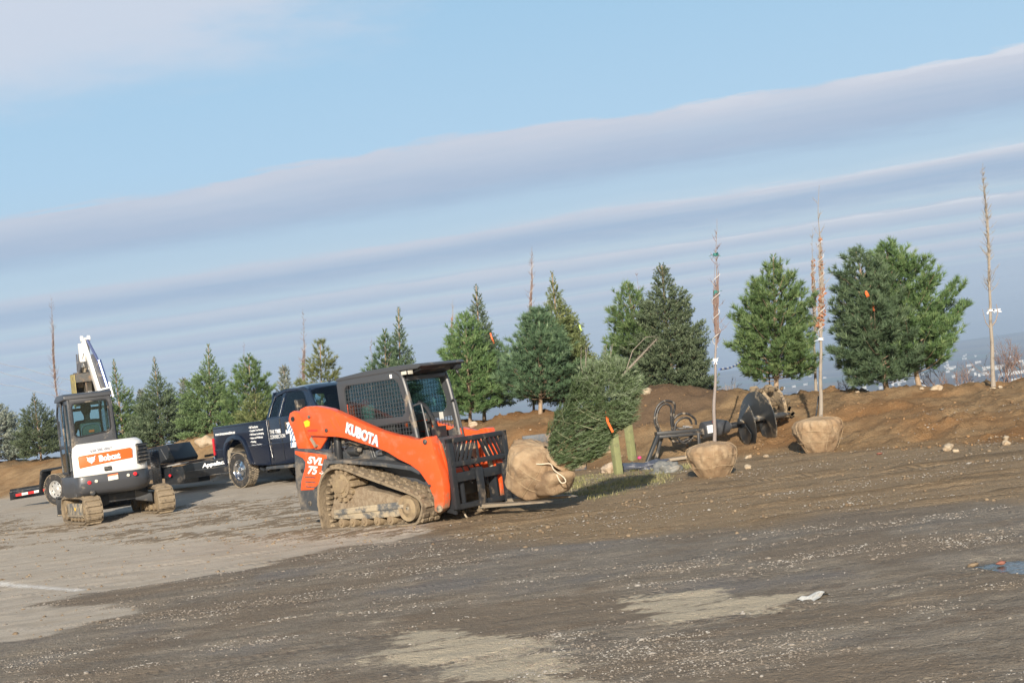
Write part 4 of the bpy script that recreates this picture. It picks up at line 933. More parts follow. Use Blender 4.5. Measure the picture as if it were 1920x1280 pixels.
# ------------------------------------------------------------------ compact track loader
def resample(loop, n):
    pts = smooth_pts([(p[0], 0, p[1]) for p in loop], True, 8); P = [(p.x, p.z) for p in pts]; d = [0]
    for i in range(len(P)): q = P[(i+1) % len(P)]; d.append(d[-1]+math.hypot(q[0]-P[i][0], q[1]-P[i][1]))
    out = []
    for k in range(n):
        s_ = d[-1]*k/n; i = max(j for j in range(len(P)) if d[j] <= s_); u = (s_-d[i])/(d[i+1]-d[i]+1e-9); a, b = P[i], P[(i+1) % len(P)]; out.append((a[0]+(b[0]-a[0])*u, a[1]+(b[1]-a[1])*u))
    return out, d[-1]
def belt(loop, y0, y1, parent, lug=.11, th=.035, lh=.028, name='track', mat='track_mud', style='block'):
    """endless rubber belt with lugs: loop = outer outline in x,z"""
    N = 120; P, Ltot = resample(loop, N); m_ = MB(); rs = random.Random(3)
    nrm = []
    for i in range(N):
        a, b = P[i-1], P[(i+1) % N]; tx, tz = b[0]-a[0], b[1]-a[1]; l = math.hypot(tx, tz); nrm.append((tz/l, -tx/l))
    area = sum(P[i][0]*P[(i+1) % N][1]-P[(i+1) % N][0]*P[i][1] for i in range(N)); sg = 1 if area > 0 else -1
    nrm = [(a*sg, b*sg) for a, b in nrm]     # outward
    vs = []
    for (x, z), (nx, nz) in zip(P, nrm):
        j = .006*rs.uniform(-1, 1)
        vs += [(x+nx*j, y0, z+nz*j), (x+nx*j, y1, z+nz*j), (x-nx*th, y1, z-nz*th), (x-nx*th, y0, z-nz*th)]
    fs = []
    for i in range(N):
        j = (i+1) % N
        for k in range(4): fs.append((i*4+k, i*4+(k+1) % 4, j*4+(k+1) % 4, j*4+k))
    m_.add(vs, fs)
    nl = int(Ltot/lug); W_ = y1-y0
    for k in range(nl):
        f = k*N/nl; i = int(f) % N; x, z = P[i]; nx, nz = nrm[i]; n_ = Vector((nx, 0, nz)); t = Vector((-nz, 0, nx)); yv = Vector((0, 1, 0)); R = Matrix((t, yv, n_)).transposed()
        if style == 'block':
            o = (k % 2)*.3
            for c, w in (((.16+o*.2), .27), ((.5-o*.3+.1), .2), ((.86-o*.15), .24)):
                m_.box(Vector((x, y0+W_*c, z))+n_*lh*.45, (lug*.55, W_*w, lh), R, taper=.85)
        else: m_.box(Vector((x, (y0+y1)/2, z))+n_*lh*.45, (lug*.42, W_*.94, lh), R, taper=.8)
    for k in range(int(Ltot/.09)):    # guide teeth inside
        i = int(k*N/(Ltot/.09)) % N; x, z = P[i]; nx, nz = nrm[i]; n_ = Vector((nx, 0, nz)); t = Vector((-nz, 0, nx)); R = Matrix((t, Vector((0, 1, 0)), -n_)).transposed()
        m_.box(Vector((x, (y0+y1)/2, z))-n_*(th+.02), (.04, .12, .045), R, taper=.6)
    return m_.build(name, mat, parent)
def clipline(poly, c, axis):
    """z (or x) interval where the vertical (or horizontal) line at c crosses the polygon"""
    r = []
    n = len(poly)
    for i in range(n):
        a, b = poly[i], poly[(i+1) % n]; a0, a1 = (a[axis], a[1-axis]); b0, b1 = (b[axis], b[1-axis])
        if (a0 > c) != (b0 > c): r.append(a1+(b1-a1)*(c-a0)/(b0-a0))
    return (min(r), max(r)) if len(r) >= 2 else None
def screen(mb, poly, y, pitch=.055, w=.006, plane='xz'):
    def P(a, b): return (a, y, b) if plane == 'xz' else (y, a, b)
    for ax in (0, 1):
        lo, hi = min(p[ax] for p in poly), max(p[ax] for p in poly); c = lo+pitch*.5
        while c < hi:
            iv = clipline(poly, c, ax)
            if iv:
                a, b = (P(c, iv[0]), P(c, iv[1])) if ax == 0 else (P(iv[0], c), P(iv[1], c))
                mb.bar(a, b, w, w, (0, 1, 0) if plane == 'xz' else (1, 0, 0))
            c += pitch
LO = Vector((-1.596, 18.74, 0)); LO.z = Hf(LO.x, LO.y)-.005; LTH = rad(-41); YC = .845
def mir(y): return 2*YC-y
def build_loader():
    R = empty('compact_track_loader', LO, LTH, 'muddy orange compact track loader with mesh sided charcoal cab and pallet forks', 'loader')
    outline = [(-1.75, -.02), (-1.83, .14), (-1.85, .40), (-1.77, .66), (-1.60, .83), (-1.38, .875), (-1.16, .83), (-.9, .74), (-.34, .56), (0, .45), (.17, .36), (.22, .24), (.14, .08), (0, 0), (-.5, -.01), (-1.2, -.015)]
    for sgn, (y0, y1) in ((0, (.0, .39)), (1, (mir(.39), mir(0)))):
        tr = belt(outline, y0, y1, R)
        ya = .03 if sgn == 0 else mir(.03); yb = .36 if sgn == 0 else mir(.36); s_ = 1 if sgn == 0 else -1
        sp = MB(); sp.cyl((-1.36, ya, .60), (-1.36, yb, .60), .17, n=22); sp.cyl((-1.36, ya-.02*s_, .60), (-1.36, ya+.05*s_, .60), .10, .12, n=16)
        for k in range(13): a = k*2*pi/13; sp.box((-1.36+.20*cos(a), (ya+yb)/2, .60+.20*sin(a)), (.06, .3, .05), Matrix.Rotation(-a, 3, 'Y'))
        for k in range(8): a = k*2*pi/8; sp.cyl((-1.36+.12*cos(a), ya-.012*s_, .60+.12*sin(a)), (-1.36+.12*cos(a), ya+.01*s_, .60+.12*sin(a)), .015, n=6)
        sp.build('drive_sprocket', 'idler_muddy', tr, bevel=.006)
        il = MB(); il.lathe([(.03, 0), (.07, -.01), (.08, .0), (.13, .02), (.175, .0), (.175, .06), (.03, .06)], 'y', (-.10, ya if sgn == 0 else ya-.06, .235), 24, closed=False); il.build('idler_wheel', 'idler_muddy', tr, smooth=True)
        for x in (-1.45, -1.22, -.98, -.73, -.47):
            ro = MB(); ro.cyl((x, ya+.01*s_, .085), (x, yb, .085), .062, n=18); ro.cyl((x, ya-.01*s_, .085), (x, ya+.02*s_, .085), .03, n=10); ro.build('track_roller', 'idler_muddy', tr, bevel=.008)
        fr = MB(); fr.prism([(-1.60, .15), (-1.58, .27), (-1.0, .30), (-.5, .315), (-.05, .33), (0.02, .28), (0, .17), (-.35, .13), (-1.0, .125)], ya+.02*s_, ya+.09*s_); fr.prism([(-1.56, .2), (-.12, .24), (-.12, .29), (-1.56, .26)], ya-.0*s_, ya+.03*s_)
        fr.build('track_frame', 'frame_muddy', tr, bevel=.01)
        mu = MB(); n = 26; rs = random.Random(5)         # packed mud behind the frame
        top = [(-1.64, .34), (-1.55, .46), (-1.40, .44), (-1.2, .52), (-1.02, .56), (-.85, .50), (-.6, .46), (-.3, .38), (-.1, .30), (-.1, .16), (-1.6, .14)]
        mu.prism(smooth2(top), ya+.07*s_, ya+.25*s_); mo = mu.build('packed_mud', 'mud_plain', tr, bevel=.01)
    # lower body between the tracks
    b = MB(); b.prism([(-2.30, .30), (-2.36, 1.10), (-1.7, 1.12), (-.20, .98), (.12, .80), (.25, .45), (.1, .28), (-1.0, .22)], .42, mir(.42)); b.build('chassis', 'charcoal_paint', R, bevel=.015)
    for s_, ys in ((1, lambda y: y), (-1, lambda y: mir(y+.19))):
        sh = MB(); sh.prism([(-1.72, .99), (-1.60, .955), (-1.3, .945), (-.55, .86), (.0, .77), (.12, .70), (.12, .66), (-.02, .72), (-.6, .815), (-1.3, .90), (-1.62, .91), (-1.76, .80), (-1.80, .84)], ys(.10), ys(.44)); sh.build('fender', 'lower_charcoal', R, bevel=.006)
        sl = MB(); sl.prism([(-1.72, 1.06), (-.25, 1.02), (.05, .80), (-.05, .74), (-.6, .84), (-1.3, .93), (-1.66, .96)], ys(.36), ys(.42)); sl.build('side_plate', 'lower_charcoal', R, bevel=.006)
        # rear corner panel with orange decal panel
        rp = MB(); rp.prism([(-2.40, 1.18), (-2.06, 1.15), (-1.70, 1.07), (-1.60, .97), (-1.78, .80), (-1.90, .66), (-1.98, .48), (-2.05, .26), (-2.42, .30), (-2.46, .66)], ys(.16), ys(.34)); pn = rp.build('rear_panel', 'lower_charcoal', R, bevel=.02)
        dc = MB(); dc.prism([(-2.37, 1.145), (-2.03, 1.09), (-1.72, 1.04), (-1.72, .96), (-1.83, .72), (-1.96, .64), (-2.08, .57), (-2.35, .575), (-2.31, .70), (-2.19, .90), (-2.17, .97), (-2.22, 1.03), (-2.38, 1.10)], ys(.148), ys(.17)); dp = dc.build('decal_panel', 'orange_paint', pn, bevel=.006)
        if s_ == 1:
            Ml = lambda x, z, y, dx=1, dz=0: frameM((x, y, z), (dx, 0, dz), (-dz, 0, dx))
            lettering('SVL', .34, .11, 'decal_white', pn, Ml(-1.95, .975, .143, 1, -.16), 'model_lettering', bold=.035, shear=.3)
            lettering('75', .22, .12, 'decal_white', pn, Ml(-2.03, .845, .143, 1, -.13), 'model_lettering', bold=.035, shear=.3)
            lettering('-2', .10, .055, 'decal_white', pn, Ml(-1.845, .80, .143, 1, -.13), 'model_lettering', bold=.03, shear=.3)
            lv = MB()
            for z in (.77, .70, .63): lv.prism([(-2.22, z), (-2.0, z-.025), (-2.0, z-.038), (-2.22, z-.014)], .142, .152)
            lv.build('vent_groove', 'lower_charcoal', pn)
            bo = MB(); bo.cyl((-2.27, .15, .85), (-2.27, .17, .85), .03, n=12); bo.cyl((-2.19, .15, .38), (-2.19, .17, .38), .035, n=12); bo.build('bolt_recess', 'black_paint', pn)
        # lift arm: one bent box-section arm per side
        arm = [(-2.15, 1.66), (-2.12, 1.72), (-1.99, 1.75), (-1.77, 1.735), (-1.5, 1.67), (-1.22, 1.56), (-.89, 1.42), (-.56, 1.29), (-.26, 1.205), (-.08, 1.17), (.10, 1.12), (.19, 1.115), (.33, 1.14), (.40, 1.13), (.42, .98), (.46, .80), (.51, .62), (.52, .46), (.50, .30), (.46, .19), (.37, .135), (.30, .17), (.32, .33), (.25, .52), (.12, .69), (-.03, .79), (-.24, .88), (-.44, .99), (-.66, 1.07), (-.94, 1.15), (-1.22, 1.235), (-1.39, 1.27), (-1.82, 1.32), (-1.97, 1.335), (-2.05, 1.41), (-2.09, 1.53)]
        am = MB(); am.prism(arm, ys(.12), ys(.25)); ao = am.build('lift_arm', 'orange_paint', R, bevel=.012)
        fl = MB(); fl.prism([(.27, 1.13), (.34, 1.14), (.42, 1.02), (.47, .80), (.49, .56), (.46, .42), (.40, .50), (.41, .66), (.36, .84), (.32, 1.0)], ys(.26), ys(.30)); fl.build('tilt_bracket', 'orange_paint', ao, bevel=.008)
        pn_ = MB()
        for x, z, r in ((.30, 1.075, .034), (.41, .19, .045), (-1.60, 1.38, .026), (-1.93, 1.60, .024), (.28, .50, .02)): pn_.cyl((x, ys(.10), z), (x, ys(.13), z), r, n=14)
        pn_.build('pivot_pin', 'worn_steel', ao, bevel=.004)
        lk = MB(); lk.prism([(-2.47, 1.62), (-2.43, 1.69), (-2.34, 1.715), (-2.24, 1.68), (-2.18, 1.56), (-2.14, 1.36), (-2.06, 1.14), (-2.34, 1.14), (-2.38, 1.29), (-2.42, 1.45), (-2.48, 1.56)], ys(.19), ys(.28)); lo = lk.build('rear_link', 'orange_paint', R, bevel=.012)
        pk = MB(); pk.cyl((-2.37, ys(.175), 1.60), (-2.37, ys(.2), 1.60), .035, n=12); pk.build('pivot_pin', 'black_paint', lo)
        tb = MB(); tb.prism([(-2.06, 1.33), (-1.66, 1.32), (-1.88, 1.13), (-1.99, 1.13)], ys(.20), ys(.235)); tb.build('arm_gusset', 'orange_paint', R, bevel=.006)
        ts = MB(); ts.bar((-2.02, ys(.17), 1.30), (-1.93, ys(.17), 1.17), .05, .012, (0, 1, 0)); ts.cyl((-1.93, ys(.15), 1.18), (-1.93, ys(.2), 1.18), .02, n=8); ts.build('lock_strap', 'fork_steel', R)
        cy = MB(); cy.cyl((-1.63, ys(.30), .95), (-1.60, ys(.30), 1.27), .055, n=16); cy.cyl((-1.60, ys(.30), 1.27), (-1.60, ys(.30), 1.39), .028, n=12); cy.cyl((-1.69, ys(.24), .98), (-1.67, ys(.24), 1.22), .012, n=8); cy.build('lift_cylinder', 'black_paint', R, bevel=.004)
        tc = MB(); tc.cyl((.36, ys(.33), 1.02), (.44, ys(.33), .60), .036, n=14); tc.cyl((.44, ys(.33), .60), (.475, ys(.33), .42), .020, n=12, mi=1); tc.build('tilt_cylinder', ['fork_steel', 'chrome'], R, bevel=.003)
        if s_ == 1:
            lettering('KUBOTA', .66, .155, 'decal_grey', ao, frameM((-.872, .1165, 1.257), (1, 0, -.40), (.40, 0, 1)), 'brand_shadow', bold=.05, depth=.003)
            lettering('KUBOTA', .66, .155, 'decal_white', ao, frameM((-.88, .112, 1.267), (1, 0, -.40), (.40, 0, 1)), 'brand_lettering', bold=.045)
            sd_ = MB(); sd_.prism([(-2.06, 1.54), (-1.98, 1.56), (-1.93, 1.53), (-1.95, 1.47), (-2.04, 1.46)], .113, .119); sd_.build('warning_sticker', 'yellow_decal', ao)
            st = MB()
            for x0, z0, x1, z1 in ((-1.50, 1.53, -1.42, 1.38), (-1.40, 1.60, -1.31, 1.42)): st.bar((x0, .12, z0), (x1, .12, z1), .008, .01, (0, 1, 0))
            st.build('weld_seam', 'orange_plain', ao)
            cl = MB(); cl.prism([(-2.0, 1.42), (-1.80, 1.41), (-1.80, 1.385), (-2.0, 1.395)], .1155, .119); cl.build('caution_label', 'red_plastic', ao)
    # machinery visible under the near arm
    mc = MB(); rs = random.Random(4)
    mc.cyl((-1.38, .30, 1.06), (-1.22, .30, 1.05), .06, n=12); mc.cyl((-1.22, .30, 1.05), (-1.15, .28, 1.06), .035, n=10); mc.box((-1.2, .38, 1.12), (.5, .05, .1)); mc.tube(smooth_pts([(-1.5, .28, 1.15), (-1.3, .25, 1.18), (-1.15, .3, 1.12), (-1.0, .28, 1.16)]), .014, 6); mc.cyl((-1.0, .36, 1.16), (-.94, .36, .92), .02, n=8); mc.cyl((-1.05, .36, 1.16), (-.99, .36, .92), .012, n=8)
    mc.build('hydraulic_fittings', 'worn_steel', R, bevel=.003)
    mv = MB(); mv.box((-.80, .33, .985), (.12, .06, .06)); mv.cyl((-.82, .30, 1.0), (-.70, .30, 1.03), .02, n=8); mv.box((-.76, .32, 1.05), (.05, .05, .05)); mv.build('valve_block', 'steel', R, bevel=.006)
    # ---- cab
    ya, yb = .42, mir(.42)
    cab = empty('cab'); cab.parent = R
    sideo = [(-1.60, 1.12), (-1.62, 2.00), (-1.56, 2.06), (-1.1, 2.085), (-.50, 2.09), (-.36, 2.06), (-.29, 1.96), (-.24, 1.80), (-.14, 1.08)]
    win = [(-1.50, 1.46), (-1.48, 1.90), (-1.42, 1.96), (-.46, 1.955), (-.39, 1.90), (-.31, 1.62), (-.31, 1.50), (-.37, 1.44)]
    win2 = [(-1.20, 1.34), (-.24, 1.36), (-.21, 1.20), (-.40, 1.15), (-1.20, 1.2)]
    for s_, ys in ((1, lambda y: y), (-1, mir)):
        p = MB(); p.prism(sideo, ys(ya), ys(ya+.035), holes=(win, win2)); po = p.build('side_panel', 'charcoal_paint', cab, bevel=.006)
        g = MB(); screen(g, win, ys(ya+.012)); screen(g, win2, ys(ya+.012)); g.build('mesh_screen', 'charcoal_paint' if s_ == 1 else 'black_paint', po)
        gl = MB(); gl.prism(win, ys(ya+.045), ys(ya+.05)); gl.build('side_window', 'glass_teal', po)
        pp = MB(); pp.tube(smooth_pts([(-.14, ys(ya+.01), 1.0), (-.20, ys(ya+.01), 1.5), (-.255, ys(ya+.01), 1.82), (-.32, ys(ya+.015), 2.0), (-.45, ys(ya+.03), 2.065)]), .036, 10); pp.build('front_pillar', 'charcoal_paint', cab, smooth=True)
        gh = MB(); gh.tube(smooth_pts([(-.20, ys(ya+.05), 1.56), (-.10, ys(ya+.09), 1.58), (-.07, ys(ya+.09), 1.50), (-.01, ys(ya+.09), 1.06)]), .013, 8); gh.build('grab_handle', 'charcoal_paint', cab, smooth=True)
    rf = MB(); rf.prism([(-1.63, 2.04), (-1.60, 2.085), (-1.0, 2.125), (-.30, 2.13), (.06, 2.115), (.10, 2.08), (.02, 2.05), (-.30, 2.055), (-1.2, 2.05)], ya-.01, yb+.01); rf.build('roof', 'charcoal_paint', cab, bevel=.015)
    vs = MB(); vs.prism([(-.32, 1.98), (-.30, 2.06), (.06, 2.08), (.02, 2.03), (-.2, 1.99)], ya+.06, yb-.02); vs.build('visor_lining', 'black_paint', cab, bevel=.008)
    wl = MB(); wl.box((-.16, ya-.02, 2.015), (.11, .10, .06)); wo = wl.build('work_light', 'black_paint', cab, bevel=.01); wk = MB(); wk.box((-.10, ya-.02, 2.015), (.008, .09, .05)); wk.box((-.17, ya-.074, 2.015), (.10, .006, .045)); wk.build('lens', 'clear_lens', wo, bevel=.003)
    wl = MB(); wl.box((-.02, yb-.06, 2.03), (.12, .11, .08)); wl.cyl((-.02, yb-.06, 1.99), (0, yb-.05, 1.93), .02, n=8); wl.build('work_light', 'black_paint', cab, bevel=.012)
    st = MB(); st.box((-.50, ya-.004, 2.0), (.04, .006, .05)); st.build('sticker', 'decal_white', cab)
    rr = MB(); win3 = [(.52, 1.42), (.52, 1.93), (1.17, 1.93), (1.17, 1.42)]
    rr.prism([(ya+.02, 1.1), (ya+.02, 2.05), (yb-.02, 2.05), (yb-.02, 1.1)], -1.61, -1.58, 'yz', holes=(win3,)); ro = rr.build('rear_panel', 'charcoal_paint', cab, bevel=.006)
    g = MB(); screen(g, win3, -1.57, plane='yz'); g.build('mesh_screen', 'black_paint', ro)
    ft = MB(); ft.box((-.12, YC, 1.04), (.12, .86, .10)); ft.box((-.08, YC, .92), (.06, .80, .22)); ft.build('front_sill', 'charcoal_paint', cab, bevel=.01)
    fa = MB(); fa.bar((-.27, ya+.05, 1.94), (-.27, yb-.05, 1.94), .05, .06); fa.build('windshield_header', 'charcoal_paint', cab, bevel=.01)
    se = MB(); se.box((-.95, YC, 1.20), (.46, .48, .14)); se.box((-1.19, YC, 1.50), (.14, .46, .60), Matrix.Rotation(-.15, 3, 'Y')); se.box((-1.25, YC, 1.83), (.10, .26, .14)); so_ = se.build('seat', 'seat_dark', cab, bevel=.03)
    js = MB()
    for y in (YC-.30, YC+.30):
        js.box((-.80, y, 1.27), (.36, .12, .14)); js.tube(smooth_pts([(-.62, y, 1.3), (-.58, y, 1.42), (-.60, y, 1.52)]), [.03]*9 if False else .024, 8)
    js.build('control_console', 'seat_dark', cab, bevel=.02)
    pa = MB(); pa.tube(smooth_pts([(-.36, 1.05, 1.02), (-.40, 1.05, 1.25), (-.5, 1.02, 1.52), (-.62, 1.0, 1.60)]), .03, 8); pa.box((-.30, .95, 1.16), (.12, .3, .16)); pa.build('safety_bar', 'black_paint', cab, smooth=True)
    no = MB(); no.box((-.40, 1.20, 1.38), (.004, .08, .10)); no.build('instruction_card', 'paper_white', cab)
    # front machine face between the arms, with lights and hoses
    ff = MB(); ff.box((.10, YC+.15, .84), (.18, .42, .24)); ff.box((.15, YC-.28, .74), (.12, .20, .18)); ff.build('front_housing', 'frame_muddy', R, bevel=.02)
    for y in (YC-.25, YC+.02): h = MB(); h.cyl((.19, y, .90), (.21, y, .90), .05, n=16); h.build('headlight', 'clear_lens', R, bevel=.004)
    hs = MB()
    for k in range(4): hs.tube(smooth_pts([(.08, YC-.2+.1*k, .8), (.32, YC-.22+.11*k, .86-.03*k), (.42, YC-.2+.12*k, .62), (.5, YC-.15+.1*k, .45)]), .012, 6)
    hs.build('hydraulic_hose', 'hose', R, smooth=True)
    cr = MB(); cr.cyl((.30, .28, .60), (.30, mir(.28), .60), .07, n=16); cr.build('arm_crossbar', 'orange_paint', R, bevel=.004)
    tp_ = MB(); 0 and tp_.prism([(-.35, 1.12), (-.1, 1.16), (.28, 1.12), (.30, 1.04), (-.3, 1.0)], mir(.42), mir(.26)); 0
    ln = MB(); V, F = rockverts(8, 2); ln.add([Vector((.02, mir(.33), 1.20))+Vector((p[0]*.09, p[1]*.06, p[2]*.05)) for p in V], [tuple(f) for f in F]); ln.build('dirt_lump', 'rock_tan', R)
    # ---- pallet fork carriage (carried by the arms)
    FX = .56; fc = empty('fork_carriage'); fc.parent = R; y0, y1 = .24, 1.39
    q = MB(); q.box((FX-.10, YC-.36, .36), (.14, .04, .40)); q.box((FX-.10, YC+.30, .36), (.14, .04, .40)); q.box((FX-.10, YC, .57), (.05, .7, .06)); 
    q.prism([(.36, .12), (.52, .08), (.55, .34), (.44, .46)], .29, .33); q.prism([(.36, .12), (.52, .08), (.55, .34), (.44, .46)], mir(.33), mir(.29)); q.build('coupler', 'black_muddy', fc, bevel=.008)
    fr = MB()
    for y in (y0+.04, y1-.04): fr.box((FX, y, .615), (.07, .08, .92))
    fr.box((FX, YC-.03, 1.045), (.07, y1-y0+.0, .065)); fr.box((FX+.0, YC-.03, .735), (.06, y1-y0-.10, .065)); fr.box((FX-.005, YC-.03, .56), (.06, y1-y0-.10, .12)); fr.box((FX-.005, YC-.03, .18), (.06, y1-y0-.10, .07))
    fr.build('carriage_frame', 'black_muddy', fc, bevel=.006)
    sb = MB(); cyy = (y0+y1)/2-.01
    for k in range(-6, 7):
        if k == 0: continue
        s_ = 1 if k > 0 else -1; yb_ = cyy+s_*(.035+abs(k)*.085-.07); yt = yb_+s_*.13
        if abs(k) == 6: yt = min(max(yt, y0+.09), y1-.09); yb_ = min(max(yb_, y0+.1), y1-.1)
        sb.bar((FX, yt if s_*1 > 0 else yt, .77), (FX, yb_, 1.02), .016, .022, (1, 0, 0)) if False else sb.bar((FX, yb_, 1.02), (FX, min(max(yt, y0+.09), y1-.09), .765), .02, .036, (1, 0, 0))
    sb.box((FX, cyy, .89), (.02, .03, .26)); sb.build('guard_slats', 'black_muddy', fc)
    for y in (.72, 1.23):
        f = MB(); f.box((FX+.065, y, .385), (.045, .105, .52)); f.box((FX+.02, y, .635), (.12, .105, .03)); f.prism([(FX+.045, .105), (FX+.045, .165), (1.7, .15), (1.80, .128), (1.7, .12)], y-.052, y+.052, mi=1); f.build('fork', ['black_muddy', 'fork_steel'], fc, bevel=.006)
    ck = MB(); ck.tube(smooth_pts([(.40, .55, .1), (.45, .55, .02), (.43, .6, .0)]), .014, 6); ck.tube(smooth_pts([(.40, .9, .12), (.45, .9, .06), (.43, .95, .04)]), .012, 6); ck.build('hook', 'fork_steel', R)
    # jug standing inside the cab by the window
    M = Matrix.Translation(LO) @ Matrix.Rotation(LTH, 4, 'Z'); p = M @ Vector((-1.24, .62, 1.43))
    j = MB(); j.lathe([(.0, -.02), (.085, -.02), (.10, .05), (.105, .18), (.09, .22), (0, .235)], 'z', (0, 0, .0), 20); jo = empty('plastic_jug', p, 0, 'pale green plastic jug with red lid behind the loader side window mesh', 'jug'); j.build('jug_body', 'green_jug', jo, smooth=True)
    j = MB(); j.cyl((-.03, 0, .225), (-.03, 0, .30), .07, .05, n=14); j.build('lid', 'red_plastic', jo, bevel=.01)
def smooth2(pts, n=4): return [(p.x, p.z) for p in smooth_pts([(a, 0, b) for a, b in pts], True, n)]
build_loader()

# ------------------------------------------------------------------ netted fir carried on the forks
def build_netted():
    M = Matrix.Translation(LO) @ Matrix.Rotation(LTH, 4, 'Z'); o = M @ Vector((1.42, YC+.08, .17))
    root = empty('netted_fir_tree', o, LTH, 'netted fir leaning off the loader forks with its root ball wrapped in burlap', 'conifer')
    # tree axis in the local frame: from the ball forward and up
    base = Vector((.30, 0, .34)); tip = Vector((1.66, 0, 1.50)); ax = (tip-base).normalized()
    # ball lying tilted: build on z axis then rotate towards the tree axis
    q = Vector((0, 0, 1)).rotation_difference(Vector((.62, 0, .78)))
    holder = root_ball(root, (0, 0, 0), .40, .66, 9, bottom=.72, top=.72)
    def warp(o_):
        for v in o_.data.vertices:
            p = q @ (Vector(v.co)-Vector((0, 0, .33))); p += Vector((0, 0, .36))
            if p.z < .0: p.z = .0+(p.z)*.12
            v.co = p
    warp(holder)
    for c in holder.children: warp(c)
    nk = MB(); nk.lathe([(.20, 0), (.17, .08), (.11, .16), (.085, .24), (.10, .27)], 'z', (0, 0, 0), 18)
    qq = Vector((0, 0, 1)).rotation_difference(ax); nb = nk.build('burlap_collar', 'burlap', root, smooth=True, fn=lambda p: qq @ p+Vector((.20, 0, .60)) if False else qq @ (p*1.15)+base+ax*.20)
    # loose skirt of burlap hanging in front (right) of the ball
    V, F = rockverts(77, 3); sk = fastmesh('burlap_skirt', V*np.array([.34, .30, .20])+np.array([.36, -.06, .20]), F, 'burlap', root, smooth=True)
    tr = MB(); tr.tube([base, base+ax*.8, base+ax*1.4, base+ax*1.66], [.045, .035, .022, .016], 8); tr.build('trunk', 'bark_dark', root, smooth=True)
    ld = MB(); a0 = base+ax*1.58; dr = Vector((.80, 0, .52)).normalized(); ld.tube([a0-dr*.1, a0+dr*.35, a0+dr*.80], [.022, .014, .005], 7); ld.tube([a0+dr*.18, a0+dr*.34+Vector((.0, .02, .16)), a0+dr*.60+Vector((0, .03, .16)), a0+dr*.78+Vector((0, .02, .05))], [.007, .006, .004, .002], 5)
    for k in range(60):
        u_ = .3+.5*k/60; aa = k*2.4; s0_ = a0+dr*u_; ld.tube([s0_, s0_+dr*.05+Vector((cos(aa)*.02, sin(aa)*.05, cos(aa)*.045))], [.0025, .001], 3)
    for k in range(7): a = k*1.7; e = a0-dr*.2+Vector((cos(a)*.02, sin(a)*.05, 0)); ld.tube(smooth_pts([e, e+Vector((-.12+.08*cos(a), .22*sin(a), .25)), e+Vector((-.05+.12*cos(a), .25*sin(a), .58))]), [.0045, .0044, .0043, .0042, .004, .0035, .003, .0025, .002], 5)
    ld.build('leader', 'bark_whip', root, smooth=True)
    # foliage pressed along the axis: sprays swept toward the tip
    rs = np.random.RandomState(17); n = 2700; u = rs.rand(n)**.85; L = 1.52
    prof = np.interp(u, [0, .05, .15, .3, .5, .7, .85, .95, 1], [.14, .24, .31, .35, .37, .37, .31, .22, .10])
    th = rs.rand(n)*6.28; rr = prof*(.62+.42*np.sqrt(rs.rand(n))); loose = sstep(.55, .9, u)
    axn = np.array(ax); e1 = np.array([0, 1., 0]); e2 = np.cross(axn, e1)
    rr = rr*(1+.16*loose*np.sin(th*3+1)+.10*np.sin(u*16+th*2))
    rad_ = e1[None]*np.cos(th)[:, None]+e2[None]*np.sin(th)[:, None]
    loose = loose
    P = np.array(base)[None]+axn[None]*(.18+u*L)[:, None]+rad_*rr[:, None]
    swirl = np.cross(axn, rad_)
    A = axn[None]*(1.0-.45*loose)[:, None]+rad_*(.10+.75*loose*rs.rand(n))[:, None]+swirl*(.45*(1-loose)+.1)[:, None]+rs.randn(n, 3)*(.14+.18*loose)[:, None]+np.array([0, 0, .18])[None]*loose[:, None]
    A /= np.linalg.norm(A, axis=1, keepdims=True); K = 17
    AA = np.repeat(A, K, 0); PP = np.repeat(P, K, 0); m_ = len(AA); rv = rs.randn(m_, 3); rv -= AA*np.sum(rv*AA, 1, keepdims=True); rv /= np.linalg.norm(rv, axis=1, keepdims=True)
    lo_ = np.repeat(loose, K); phi = .25+.35*rs.rand(m_)+.45*lo_*rs.rand(m_); D = AA*np.cos(phi)[:, None]+rv*np.sin(phi)[:, None]; b = PP+AA*(rs.rand(m_)*.16)[:, None]
    ln = .045+.04*rs.rand(m_); wd = np.cross(D, rs.randn(m_, 3)); wd /= np.linalg.norm(wd, axis=1, keepdims=True); w = .008*(.7+.6*rs.rand(m_))
    V = np.stack([b-wd*w[:, None]*.5, b+wd*w[:, None]*.5, b+D*ln[:, None]], 1); tint = np.repeat(np.clip(np.repeat(rs.rand(n)*.7+.2*loose, K)+rs.randn(m_)*.08, 0, 1), 3)
    fastmesh('crown', V.reshape(-1, 3), np.arange(m_*3).reshape(-1, 3), 'needles_netted', root, {'tint': ('POINT', 'FLOAT', tint)})
    tw = MB(); rn = random.Random(4)
    for k in range(22):
        u0_ = rn.uniform(.02, .75); span = rn.uniform(.03, .20)*rn.choice((1, 1, -.4)); th0 = rn.uniform(1.6, 5.2); pts = []
        for j in range(8):
            uu = u0_+span*j/7; t_ = th0+1.3*j/7; r_ = float(np.interp(uu, [0, .05, .15, .3, .5, .7, .85, .95, 1], [.14, .24, .31, .35, .37, .37, .31, .22, .10]))*.99
            pts.append(base+ax*(.18+uu*L)+(Vector(e1)*cos(t_)+Vector(e2)*sin(t_))*r_)
        tw.tube(pts, rn.choice((.0015, .002, .0035)), 4)
    tw.build('netting_twine', 'twine_net', root)
    rp = MB(); c = Vector((.44, -.20, .44))
    rp.tube(smooth_pts([(.30, -.31, .46), (.36, -.28, .45), c, (.52, -.24, .36), (.66, -.24, .26), (.68, -.24, .20), (.62, -.26, .20), (.56, -.25, .30)]), .008, 6); rp.build('rope', 'rope_cream', root, smooth=True)
